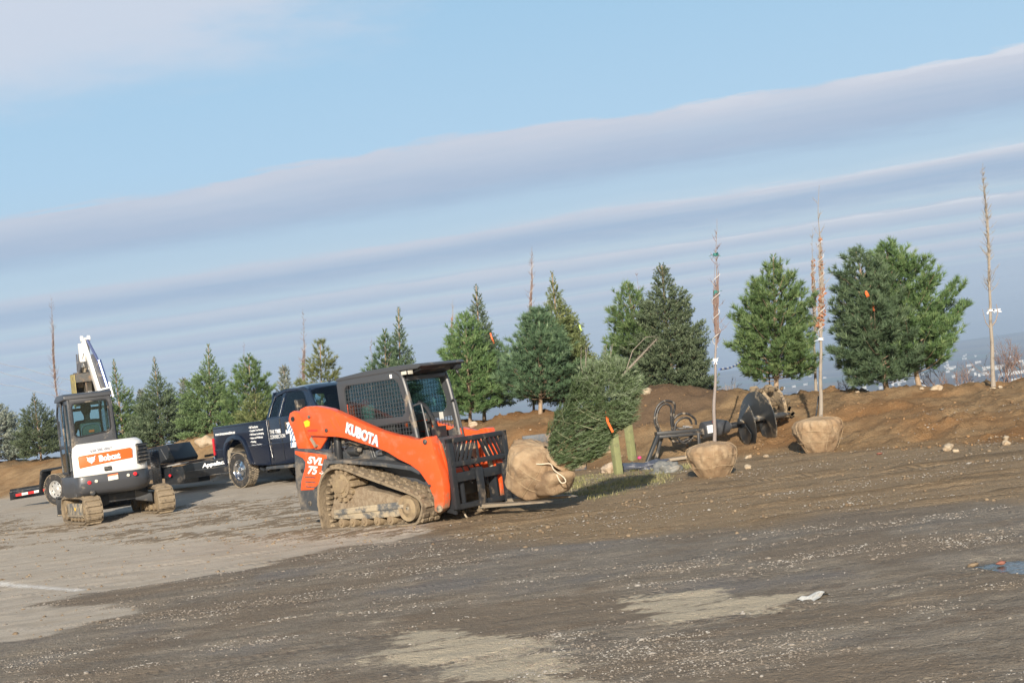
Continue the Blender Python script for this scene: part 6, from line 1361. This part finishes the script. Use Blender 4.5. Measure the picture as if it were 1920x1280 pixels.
# ------------------------------------------------------------------ equipment trailer
def build_trailer():
    o = Vector((-12.141, 36.566, .272)); R = empty('equipment_trailer', o, rad(-30), 'long low black equipment trailer with red and white reflective strip behind the excavator', 'trailer')
    fr = MB(); fr.prism([(-1.70, .30), (-1.70, .44), (-.40, .47), (-.40, .36)], .06, .16); fr.prism([(.9, .36), (.9, .62), (4.0, .64), (4.0, .36)], .06, .16); fr.prism([(-1.70, .30), (-1.70, .44), (-.40, .47), (4.0, .60), (4.0, .36), (-.4, .36)], 1.9, 2.0)
    for x in (-1.6, -.9, -.2, .8, 1.6, 2.4, 3.2, 3.9): fr.box((x, 1.03, .40), (.08, 1.8, .10))
    fr.build('frame', 'trailer_black', R, bevel=.008)
    rs_ = MB(); rs_.prism([(-1.74, .24), (-1.74, .46), (-1.66, .47), (-1.60, .26)], .04, 2.0); rs_.build('rear_sill', 'trailer_black', R, bevel=.01)
    rl = MB(); rl.bar((-1.70, .05, .50), (-.30, .05, .545), .06, .03, (0, 1, 0)); rl.bar((-1.70, .05, .46), (-.30, .05, .505), .02, .03, (0, 1, 0), mi=1); rl.build('side_rail', ['trailer_black', 'lower_charcoal'], R)
    for k in range(5):
        x0 = -1.50+.235*k; t = MB(); z = .325+.012*k; t.prism([(x0, z), (x0+.233, z+.012), (x0+.233, z+.075), (x0, z+.063)], .035, .055); t.build('reflective_strip', 'tape_red' if k % 2 == 0 else 'tape_white', R)
    dk = MB(); dk.prism([(.9, .60), (.9, .66), (4.3, .70), (4.3, .64)], .14, 1.92); dk.build('deck', 'deck_wood', R)
    lt = MB(); lt.prism([(3.80, .625), (3.80, .655), (4.65, .70), (4.65, .68)], .03, .06); lt.build('deck_edge', 'silver_rim', R)
    fb = MB(); fb.prism([(4.55, .30), (4.50, .63), (5.9, .72), (6.3, .70), (6.3, .36)], .0, .12); fb.prism([(4.55, .30), (4.50, .63), (5.9, .72), (6.3, .70), (6.3, .36)], 1.5, 1.62); bo = fb.build('tongue_beam', 'trailer_black', R, bevel=.006)
    for z in (.64, .46, .30):
        e = MB(); e.prism([(4.60, z), (4.60, z+.014), (6.2, z+.05), (6.2, z+.036)], -.014, .0); e.build('beam_edge', 'lower_charcoal', bo)
    lettering('Appalachian', 1.02, .13, 'decal_white', bo, frameM((5.62, -.010, .575), (1, 0, .05), (-.05, 0, 1)), 'white_lettering', bold=.04, shear=.15)
    lw = MB(); lw.box((4.3, .3, .40), (1.1, .4, .42)); lw.build('lower_frame', 'trailer_black', R, bevel=.02)
    fr2 = MB(); fr2.prism([(3.6, .72), (3.6, .78), (5.35, .87), (5.35, .80)], 1.75, 1.85); fr2.build('far_rail', 'trailer_black', R, bevel=.006)
    bx = MB(); bx.prism([(2.1, .70), (2.2, 1.10), (3.22, 1.17), (3.45, .78), (3.4, .70)], .85, 1.7); bo2 = bx.build('tool_box', 'trailer_black', R, bevel=.015)
    ed = MB(); ed.bar((3.02, .845, 1.08), (3.17, .845, .80), .012, .02, (0, 1, 0)); ed.build('box_edge', 'steel', bo2)
    for ye, w_ in ((.12, 'near'), (1.88, 'far')):
        for x in (0, .92): wheel(R, (x, ye, .395), .395, .22, -1 if ye < 1 else 1, 'silver_rim', rr=.56)
    fd = MB(); fd.bar((-.50, .02, .38), (-.36, .02, .88), .05, .26, (0, 1, 0)) if False else fd.prism([(-.52, .36), (-.38, .90), (-.30, .94), (1.25, 1.0), (1.35, .95), (1.48, .45), (1.42, .45), (1.30, .90), (1.22, .95), (-.27, .885), (-.33, .86), (-.46, .36)], -.06, .26); fd.build('wheel_fender', 'trailer_black', R, bevel=.006)
    sp = wheel(R, (3.55, .06, .66), .41, .23, -1, 'glass_rim', rr=.55, name='spare_wheel', yaw=rad(-46), tread='trailer_black')
    ml = MB(); ml.cyl((4.05, -.02, .42), (4.05, .0, .42), .035, n=12); ml.build('marker_light', 'red_lens', R)
pm('deck_wood', (.20, .15, .12), .8, dirt=(.12, .1, .08), damt=.4, dscale=5); pm('glass_rim', (.16, .33, .35), .3, .3, dirt=(.4, .45, .42), damt=.35, dscale=10)
build_trailer()

# ------------------------------------------------------------------ mini excavator
def build_excavator():
    o = Vector((-8.13, 28.10, 0)); o.z = Hf(o.x, o.y)+.01; R = empty('mini_excavator', o, 0, 'white and charcoal mini excavator seen from behind with its boom raised', 'excavator')
    # undercarriage
    uc = empty('undercarriage', (0, 0, 0), rad(120)); uc.parent = R
    loop = [(-1.0, .10), (-1.04, .27), (-.95, .43), (-.75, .50), (0, .51), (.75, .50), (.95, .43), (1.04, .27), (1.0, .10), (.82, .0), (0, -.01), (-.82, .0)]
    for s_, (y0, y1) in ((1, (.53, .86)), (-1, (-.86, -.53))):
        t = belt(loop, y0, y1, uc, lug=.12, th=.03, lh=.032, style='bar')
        yo = .84*s_; f = MB(); f.prism([(-.72, .12), (-.74, .34), (-.6, .38), (.6, .38), (.74, .34), (.72, .12), (.5, .10), (-.5, .10)], yo-.10*s_, yo-.02*s_); fo = f.build('track_frame', 'frame_muddy', t, bevel=.015)
        l = MB(); l.prism([(-.6, .13), (-.62, .16), (.6, .16), (.58, .13)], yo-.02*s_, yo+.01*s_); l.build('frame_lip', 'fork_steel', t)
        st = MB(); st.cyl((-.02, yo-.02*s_, .27), (-.02, yo-.014*s_, .27), .035, n=14); st.build('yellow_sticker', 'yellow_decal', t)
        for x in (-.80, .80): w = MB(); w.cyl((x, y0+.04, .255), (x, y1-.04, .255), .20, n=20); w.cyl((x, yo-.03*s_, .255), (x, yo+.0*s_, .255), .08, n=14); w.build('end_wheel', 'idler_muddy', t, bevel=.01)
        for x in (-.45, -.15, .15, .45): w = MB(); w.cyl((x, y0+.05, .10), (x, y1-.05, .10), .07, n=14); w.build('track_roller', 'idler_muddy', t)
    f = MB(); f.box((0, 0, .42), (.9, 1.0, .20)); f.cyl((0, 0, .45), (0, 0, .62), .36, n=28)
    for s_ in (1, -1): f.add([Vector(p) for p in ((-.45, .25*s_, .50), (.45, .25*s_, .50), (.55, .56*s_, .38), (-.55, .56*s_, .38), (-.45, .25*s_, .30), (.45, .25*s_, .30), (.55, .56*s_, .22), (-.55, .56*s_, .22))], [(0, 1, 2, 3), (4, 7, 6, 5), (0, 4, 5, 1), (3, 2, 6, 7), (1, 5, 6, 2), (0, 3, 7, 4)])
    f.build('centre_frame', 'black_muddy', uc, bevel=.01)
    bl = MB(); bl.box((1.40, 0, .34), (.06, 1.72, .36)); bl.box((1.36, 0, .50), (.10, 1.72, .04)); bl.bar((.5, .35, .40), (1.38, .45, .34), .08, .12); bl.bar((.5, -.35, .40), (1.38, -.45, .34), .08, .12); bl.box((1.42, 0, .15), (.05, 1.74, .05), mi=1); bl.cyl((1.33, .70, .40), (1.33, .76, .40), .06, n=12); bl.build('dozer_blade', ['black_muddy', 'fork_steel'], uc, bevel=.01)
    # house
    Hs = empty('house', (-.283, -.15, 0), rad(115)); Hs.parent = R
    # plan outline: x forward, y left. rounded tail
    def tail(s=1.0, cut=-.90):
        pts = [(.55, .54), (-.55, .54), (-.84, .52), (-.94, .44), (-.975, .20), (-.985, -.20), (-.965, -.50), (-.90, -.68), (-.74, -.84), (-.45, -.91), (.55, -.91)]
        return [(a*s, b_) for a, b_ in pts]
    def loft(mb, levels):
        """levels: (z, scale, dy, outline)"""
        n = len(levels[0][1]); vs = []
        for z, ol in levels: vs += [(x, y, z) for x, y in ol]
        fs = [(k*n+i, k*n+(i+1) % n, (k+1)*n+(i+1) % n, (k+1)*n+i) for k in range(len(levels)-1) for i in range(n)]; fs += [tuple(range(n))[::-1], tuple(range((len(levels)-1)*n, len(levels)*n))]
        return mb.add(vs, fs)
    def sm(ol, k=4): return [(p.x, p.y) for p in smooth_pts([(a, b_, 0) for a, b_ in ol], True, k)]
    def sc(ol, sx, dy=0): return [(x*sx if x < 0 else x, y*(1-dy)) for x, y in ol]
    T = sm(tail())
    lo = MB(); loft(lo, [(.50, sc(T, .78, .10)), (.54, sc(T, .93, .04)), (.62, sc(T, 1.0)), (.74, sc(T, 1.015)), (.76, sc(T, 1.0)), (.88, sc(T, .985, .01)), (.90, sc(T, .96, .02))]); lob = lo.build('lower_counterweight', 'charcoal_gloss', Hs, smooth=True)
    wt = sm([(.30, -.36), (-.68, -.33), (-.74, .47), (-.86, .50), (-.955, .46), (-.965, 0), (-.955, -.40), (-.93, -.62), (-.82, -.79), (-.55, -.88), (.30, -.88)], 3)
    wh = MB(); loft(wh, [(.89, sc(wt, .985)), (.91, sc(wt, 1.0)), (1.30, sc(wt, .985, .01)), (1.44, sc(wt, .95, .06)), (1.50, sc(wt, .86, .14)), (1.51, sc(wt, .80, .18))]); who = wh.build('engine_hood', 'white_paint', Hs, smooth=True)
    # body below the cab, left
    lb = MB(); lb.prism([(-.70, .52), (-.66, .90), (.75, .90), (.80, .55)], .36, .53); lb.build('cab_step', 'charcoal_paint', Hs, bevel=.02)
    xr = -.9755
    F = lambda y, z, x=xr: frameM((x, y, z), (0, -1, .0), (.03, 0, 1))
    rd = MB(); rd.prism([(.445, 1.065), (.45, 1.265), (.43, 1.28), (-.53, 1.325), (-.56, 1.30), (-.555, 1.145), (-.54, 1.13), (.43, 1.05)], -.978, -.966, 'yz'); rdo = rd.build('brand_panel', 'orange_plain', Hs, bevel=.003, fn=lambda p: Vector((p.x+.055*abs(p.y+.05)**2+.02*max(0, p.z-1.1)*1.0, p.y, p.z)))
    lettering('Bobcat', .40, .125, 'decal_white', Hs, frameM((-.977, -.13, 1.197), (0, -1, .045), (.03, .045, 1)), 'brand_lettering', bold=.05, spacing=.95)
    # cat head emblem, flat white shape left of the word
    cat = [(-.085, .075), (-.045, .05), (-.02, .058), (.0, .048), (.02, .058), (.045, .05), (.09, .078), (.065, .03), (.075, .0), (.05, -.012), (.055, -.035), (.02, -.045), (.0, -.075), (-.02, -.045), (-.05, -.035), (-.05, -.012), (-.08, -.002), (-.065, .03)]
    eye = lambda s_: [(s_*.012, .012), (s_*.038, .025), (s_*.034, .006)]
    ce = MB(); ce.prism([(-(x)+.215, z+1.182+.045*(x)) for x, z in cat], -.983, -.977, 'yz', holes=([(-(x)+.215, z+1.182) for x, z in eye(1)], [(-(x)+.215, z+1.182) for x, z in eye(-1)])); ce.build('cat_head_emblem', 'decal_white', Hs)
    lettering('610 585 0567', .40, .055, 'decal_grey', Hs, frameM((-.975, .02, 1.365), (0, -1, .05), (.10, .05, 1)), 'phone_lettering', bold=.015)
    lt = MB(); lt.box((-.985, -.07, .985), (.03, .14, .085)); lto = lt.build('hood_latch', 'black_paint', Hs, bevel=.012); l2 = MB(); l2.box((-1.001, -.075, .98), (.01, .085, .035)); l2.build('latch_grip', 'worn_steel', lto)
    gp_ = [(-.69, 1.385), (-.69, 1.0), (-.86, 1.06), (-.83, 1.37)]
    g = MB(); g.add([(-.955, -.66, 1.385), (-.985, -.655, 1.0), (-.80, -.89, 1.02), (-.78, -.86, 1.38), (-.86, -.64, 1.37), (-.90, -.63, 1.0), (-.72, -.82, 1.02), (-.70, -.79, 1.37)], [(0, 1, 2, 3), (4, 7, 6, 5), (0, 4, 5, 1), (3, 2, 6, 7), (1, 5, 6, 2), (0, 3, 7, 4)]); go = g.build('vent_grille', 'black_paint', Hs)
    sl = MB()
    for k in range(5): z = 1.065+.07*k; sl.bar((-.985+.006*k, -.67, z), (-.81+.004*k, -.885, z+.005), .03, .02)
    sl.build('grille_slats', 'lower_charcoal', go)
    for y, z, mat, r_ in ((.30, .765, 'red_lens', .036), (-.56, .815, 'red_lens', .036), (.17, .775, 'clear_lens', .030), (-.43, .805, 'clear_lens', .030)):
        xx = -.985-.01*(1-abs(y)); l = MB(); l.cyl((xx+.04, y, z), (xx-.012, y, z), r_, n=18); l.build('rear_reflector' if mat[0] == 'r' else 'tie_down_cap', mat, Hs, bevel=.004)
    pl = MB(); pl.prism([(-.05, .75), (-.05, .86), (-.24, .87), (-.24, .76)], -1.004, -.99, 'yz'); plo = pl.build('licence_plate', 'paper_white', Hs); p2 = MB(); p2.prism([(-.05, .835), (-.05, .86), (-.24, .87), (-.24, .845)], -1.007, -1.003, 'yz'); p2.build('plate_band', 'tape_flag', plo)
    lettering('WARNING', .12, .018, 'decal_white', plo, frameM((-1.009, -.145, .852), (0, -1, .05), (0, .05, 1)), 'plate_lettering') if False else None
    hl = MB(); hl.cyl((-.86, .26, .56), (-.99, .26, .57), .05, n=16); hl.build('recess', 'black_paint', Hs)
    gr = MB(); gr.box((-1.0, -.66, .735), (.006, .20, .008)); gr.box((-1.0, -.56, .69), (.006, .008, .10)); gr.build('panel_groove', 'black_paint', lob) if False else None
    # cab
    cb = empty('cab'); cb.parent = Hs; ya, yb, xa, xb, z0, z1 = .505, -.315, -.74, .60, .90, 2.43
    rwin = [(ya-.075+.0, 1.70), (ya-.075, 2.22), (ya-.10, 2.27), (ya-.14, 2.285), (yb+.16, 2.31), (yb+.10, 2.30), (yb+.075, 2.25), (yb+.07, 1.77), (yb+.10, 1.71), (yb+.15, 1.69), (ya-.17, 1.645), (ya-.11, 1.655)]
    outer = [(ya, 1.40), (ya, 2.38), (ya-.06, 2.42), (yb+.06, 2.44), (yb, 2.40), (yb-.02, 1.48), (yb-.02, 1.40)]
    rp = MB(); rp.prism(outer, xa, xa+.05, 'yz', holes=(rwin,)); rpo = rp.build('rear_panel', 'charcoal_gloss', cb, bevel=.012)
    tr = MB(); tr.tube([(xa-.006, p[0], p[1]) for p in rwin], .016, 6, closed=True); tr.build('window_seal', 'black_paint', rpo, smooth=True)
    gl = MB(); gl.prism(rwin, xa+.02, xa+.026, 'yz'); gl.build('rear_window', 'glass_teal', rpo)
    for y0, y1 in ((ya-.05, ya), (yb, yb+.05)):
        so_ = [(xa, z0), (xa, 2.40), (.35, 2.42), (.62, 2.20), (.70, z0)]
        hu = [(xa+.10, 1.50), (xa+.10, 2.28), (-.22, 2.30), (-.20, 1.50)]; hf = [(-.10, 1.05), (-.12, 2.30), (.30, 2.31), (.54, 2.14), (.60, 1.05)]; hl_ = [(xa+.14, 1.02), (xa+.14, 1.38), (-.2, 1.38), (-.2, 1.02)]
        s_ = MB(); s_.prism(so_, y0, y1, holes=(hu, hf, hl_)); so2 = s_.build('side_frame', 'charcoal_gloss', cb, bevel=.01)
        for h in (hu, hf, hl_): q = MB(); q.prism(h, (y0+y1)/2, (y0+y1)/2+.006); q.build('side_window', 'glass_teal', so2)
    dr = MB(); dr.prism([(-.16, .95), (-.16, 2.33), (-.10, 2.36), (.32, 2.36), (.58, 2.16), (.64, .95)], ya+.03, ya+.06, holes=([(-.10, 1.0), (-.10, 1.45), (.58, 1.45), (.58, 1.0)], [(-.10, 1.52), (-.10, 2.28), (.30, 2.29), (.52, 2.12), (.56, 1.52)])); dro = dr.build('door', 'black_paint', cb, bevel=.008)
    dd = MB(); dd.cyl((-.16, ya+.05, 2.0), (-.16, ya+.05, 2.1), .02, n=8); dd.bar((.05, ya+.08, 1.7), (.05, ya+.08, 2.0), .02, .02); dd.build('door_handle', 'black_paint', dro)
    dg = MB(); dg.prism([(-.10, 1.0), (-.10, 1.45), (.58, 1.45), (.58, 1.0)], ya+.04, ya+.046); dg.prism([(-.10, 1.52), (-.10, 2.28), (.30, 2.29), (.52, 2.12), (.56, 1.52)], ya+.04, ya+.046); dg.build('door_glass', 'glass_clear', dro)
    rf = MB(); rf.prism([(xa-.03, 2.375), (xa-.02, 2.45), (xa+.10, 2.485), (.30, 2.50), (.66, 2.44), (.70, 2.38), (.3, 2.36)], yb-.025, ya+.055); rf.build('roof', 'charcoal_gloss', cb, bevel=.03, seg=3)
    wf = MB(); wf.bar((.62, ya-.03, 2.20), (.62, yb+.03, 2.20), .05, .06); wf.bar((.68, ya-.03, 1.0), (.68, yb+.03, 1.0), .05, .10); wf.build('front_frame', 'charcoal_gloss', cb)
    se = MB(); se.box((-.45, .09, 1.62), (.12, .42, .56), Matrix.Rotation(-.1, 3, 'Y')); se.box((-.20, .09, 1.34), (.48, .46, .14)); seo = se.build('seat', 'seat_grey', cb, bevel=.07, seg=4)
    pp = MB(); pp.tube(smooth_pts([(-.525, .27, 1.60), (-.54, .25, 1.82), (-.545, .09, 1.875), (-.54, -.07, 1.83), (-.525, -.09, 1.60)]), .012, 6); pp.build('seat_piping', 'decal_grey', seo)
    la = MB(); la.box((-.53, .08, 1.735), (.012, .10, .045)); la.build('orange_tag', 'tape_flag', seo)
    # boom, arm and bucket in front of the cab
    bm_ = MB(); ybm = -.02
    bm_.prism([(.85, .70), (1.05, 1.45), (1.35, 2.3), (1.60, 3.05), (1.75, 3.70), (1.85, 3.74), (1.92, 3.66), (1.90, 3.05), (1.68, 2.25), (1.38, 1.4), (1.15, .70)], ybm+.09, ybm+.16)
    bo = bm_.build('boom', 'white_paint', Hs, bevel=.015, fn=lambda p: Vector((p.x, p.y+max(p.z-2.4, 0)*.15+.15, p.z)))
    lean = lambda p: Vector((p.x, p.y+max(p.z-2.4, 0)*.15+.15, p.z))
    bo.location.y = -.75
    b2 = MB(); b2.prism([(1.0, 1.45), (1.25, 2.3), (1.50, 3.05), (1.60, 3.35), (1.70, 3.30), (1.60, 2.9), (1.42, 2.25), (1.15, 1.4)], ybm-.03, ybm+.085); b2.build('boom_channel', 'boom_grey', bo, bevel=.01, fn=lean)
    ch = MB(); ch.cyl(lean(Vector((1.32, ybm-.03, 2.42))), lean(Vector((1.52, ybm-.03, 3.2))), .045, n=14); ch.cyl(lean(Vector((1.52, ybm-.01, 3.2))), lean(Vector((1.75, ybm+.05, 3.66))), .028, n=12, mi=1); ch.build('boom_cylinder', ['boom_blue', 'boom_blue'], bo)
    kn = MB()
    for y in (.15, .01): kn.cyl(lean(Vector((1.80, ybm+y-.03, 3.70))), lean(Vector((1.80, ybm+y+.03, 3.70))), .06, n=16)
    kn.build('boom_pivot', 'white_paint', bo, bevel=.01)
    bk = MB(); bk.bar(lean(Vector((1.28, ybm-.06, 2.60))), lean(Vector((1.28, ybm+.14, 2.58))), .04, .035); bk.bar(lean(Vector((1.28, ybm-.07, 2.40))), lean(Vector((1.28, ybm-.07, 2.72))), .04, .04); bk.build('boom_bracket', 'white_paint', bo, bevel=.008)
    ar = MB(); ar.prism([(1.80, 3.72), (1.92, 3.72), (2.35, 3.35), (2.50, 2.75), (2.45, 2.55), (2.32, 2.55), (2.15, 3.2)], .30, .46); ar.prism([(1.78, 3.60), (1.95, 3.62), (2.0, 3.28), (1.9, 3.22)], .42, .54); aro = ar.build('dipper_arm', 'white_paint', Hs, bevel=.015); aro.location.y = -.74
    hz = MB(); rnd = random.Random(2)
    for k in range(5): hz.tube(smooth_pts([(1.85+.05*k, .45+.03*k, 3.4), (1.95, .52+.02*k, 3.15-.05*k), (2.1, .50, 2.95), (2.2, .44+.03*k, 2.75)]), .014, 6)
    hz.build('hydraulic_hose', 'boom_grey', aro)
    mc = MB(); mc.box((2.15, .50, 3.02), (.16, .16, .20)); mc.cyl((2.1, .42, 3.1), (2.3, .50, 2.75), .045, n=10); mc.box((2.2, .55, 2.85), (.12, .12, .3)); mc.build('quick_coupler', 'fork_steel', aro, bevel=.01)
    bu = MB(); a, b_ = .34, .92
    prof = [(2.25, 3.0), (2.0, 2.98), (1.86, 2.80), (1.85, 2.55), (1.98, 2.35), (2.3, 2.26), (2.32, 2.30), (2.02, 2.39), (1.90, 2.57), (1.91, 2.78), (2.02, 2.93), (2.25, 2.95)]
    bu.prism([(2.10, 3.02), (1.84, 2.98), (1.82, 2.80), (2.10, 2.80)], a, b_); bu.prism([(2.38, 3.0), (1.82, 2.98), (1.84, 2.45), (2.2, 2.28), (2.45, 2.4)], b_, b_+.03, mi=1); bu.prism([(2.38, 3.0), (2.0, 2.98), (2.0, 2.45), (2.2, 2.28), (2.45, 2.4)], a-.03, a)
    bu.prism([(2.38, 3.0), (2.36, 2.4), (2.40, 2.4), (2.42, 3.0)], a, b_); bu.prism([(1.95, 2.44), (2.4, 2.32), (2.4, 2.36), (1.96, 2.48)], a, b_)
    bu.bar((1.90, .72, 2.98), (1.90, .70, 2.42), .05, .03, (0, 1, 0)); bu.bar((1.88, .50, 2.98), (1.88, .48, 2.42), .04, .03, (0, 1, 0)); buo = bu.build('bucket', ['bucket_worn', 'bucket_edge'], aro, bevel=.008); buo.location.y = -.24
    V, F_ = rockverts(31, 3); so3 = MB(); so3.add([(2.08+v[0]*.22, .55+v[1]*.26, 2.47+v[2]*.10) for v in V], [tuple(f) for f in F_]); so3.build('bucket_soil', 'rock_tan', buo, smooth=True)
pm('charcoal_gloss', (.055, .058, .066), .42, dirt=DUST, damt=.12, dscale=3, coat=.08); pm('boom_blue', (.16, .20, .38), .25, .6); pm('bucket_worn', (.07, .07, .068), .6, .2, dirt=(.20, .14, .09), damt=.35, dscale=5, bump=.5); pm('bucket_edge', (.40, .34, .12), .7, dirt=(.2, .16, .1), damt=.4, dscale=8)
pm('seat_grey', (.10, .12, .115), .8)
build_excavator()

# ------------------------------------------------------------------ operator in the excavator cab
def skin_body(name, joints, edges, parent, mat, sub=2):
    me = bpy.data.meshes.new('t'); me.from_pydata([j[0] for j in joints], edges, []); ob = bpy.data.objects.new('t', me); COL.objects.link(ob)
    md = ob.modifiers.new('s', 'SKIN'); md.use_smooth_shade = True; sv = me.skin_vertices[0].data
    for i, j in enumerate(joints): sv[i].radius = (j[1], j[2] if len(j) > 2 else j[1]); sv[i].use_root = (i == 0)
    ms = ob.modifiers.new('b', 'SUBSURF'); ms.levels = sub; ms.render_levels = sub
    dg = bpy.context.evaluated_depsgraph_get(); dg.update(); e = ob.evaluated_get(dg); m2 = bpy.data.meshes.new_from_object(e); bpy.data.objects.remove(ob)
    m2.materials.clear(); m2.materials.append(MATS[mat]); m2.name = name; o = bpy.data.objects.new(name, m2); COL.objects.link(o); o.parent = parent; return o
def build_operator():
    ex = Matrix.Translation(Vector((-8.413, 27.95, Hf(-8.13, 28.10)+.01))) @ Matrix.Rotation(rad(115), 4, 'Z'); p = ex @ Vector((-.22, .09, 1.41))
    R = empty('person', p, rad(115), 'person in dark clothes seated with their back to the camera inside the excavator cab', 'person')
    J = [((0, 0, .10), .16, .13), ((-.02, 0, .28), .14, .15), ((.0, 0, .44), .13, .18), ((.02, 0, .55), .07, .10), ((.03, 0, .61), .055), ((.04, 0, .70), .085, .08), ((.05, 0, .80), .075, .07),
         ((.03, .20, .50), .065), ((.16, .27, .30), .05), ((.40, .22, .26), .038), ((.47, .20, .27), .035), ((.03, -.20, .50), .065), ((.16, -.27, .30), .05), ((.40, -.22, .26), .038), ((.47, -.20, .27), .035),
         ((.10, .10, .06), .10), ((.48, .14, .10), .075), ((.54, .14, -.28), .05), ((.62, .14, -.32), .045), ((.10, -.10, .06), .10), ((.48, -.14, .10), .075), ((.54, -.14, -.28), .05), ((.62, -.14, -.32), .045)]
    E_ = [(0, 1), (1, 2), (2, 3), (3, 4), (4, 5), (5, 6), (2, 7), (7, 8), (8, 9), (9, 10), (2, 11), (11, 12), (12, 13), (13, 14), (0, 15), (15, 16), (16, 17), (17, 18), (0, 19), (19, 20), (20, 21), (21, 22)]
    b = skin_body('body', J, E_, R, 'cloth_dark')
    for sy in (1, -1):       # hands on the levers: palm, four fingers, thumb
        h = [((.47, .20*sy, .27), .030), ((.52, .20*sy, .275), .034)]; e = [(0, 1)]
        for k in range(4):
            n = len(h); y = (.175+.018*k)*sy; h += [((.555, y, .285-.002*k), .010), ((.58, y, .27), .009), ((.575, y, .245), .008)]; e += [(1, n), (n, n+1), (n+1, n+2)]
        n = len(h); h += [((.52, .165*sy, .285), .011), ((.55, .15*sy, .28), .009)]; e += [(1, n), (n, n+1)]
        skin_body('hand', h, e, R, 'skin', 1)
    hd = MB(); hd.lathe([(.001, .915), (.055, .905), (.088, .87), (.10, .81), (.098, .75), (.085, .70), (.06, .665)], 'z', (.045, 0, 0), 20); hd.build('hair', 'cloth_dark', R, smooth=True)
    hf = MB(); hf.lathe([(.001, .86), (.05, .85), (.08, .80), (.082, .74), (.065, .68), (.04, .65), (.001, .64)], 'z', (.062, 0, 0), 18); hf.cyl((.13, 0, .765), (.165, 0, .745), .012, .016, n=8); hf.box((.138, .03, .79), (.01, .025, .012)); hf.box((.138, -.03, .79), (.01, .025, .012)); hf.box((.137, 0, .70), (.01, .045, .01))
    for sy in (1, -1): hf.cyl((.05, .085*sy, .76), (.05, .10*sy, .765), .024, .020, n=8)
    hf.build('face', 'skin', R, smooth=True)
build_operator()
# ------------------------------------------------------------------ air
def haze():
    h = MB(); h.box((0, 4510, -20), (34000, 9180, 160)); o = h.build('haze', 'haze_air') 
    tag(o, kind='stuff', label='thin blue air over the valley', cat='haze'); o.visible_shadow = True
mt = bpy.data.materials.new('haze_air'); MATS['haze_air'] = mt; mt.use_nodes = True; t = NT(mt.node_tree); t.n.clear()
o = t.new('ShaderNodeOutputMaterial'); v = t.new('ShaderNodeVolumePrincipled'); v.inputs['Density'].default_value = .0003; v.inputs['Color'].default_value = (.62, .78, 1.0, 1); v.inputs['Anisotropy'].default_value = .1
t.ln(v.outputs[0], o.inputs['Volume']); haze()
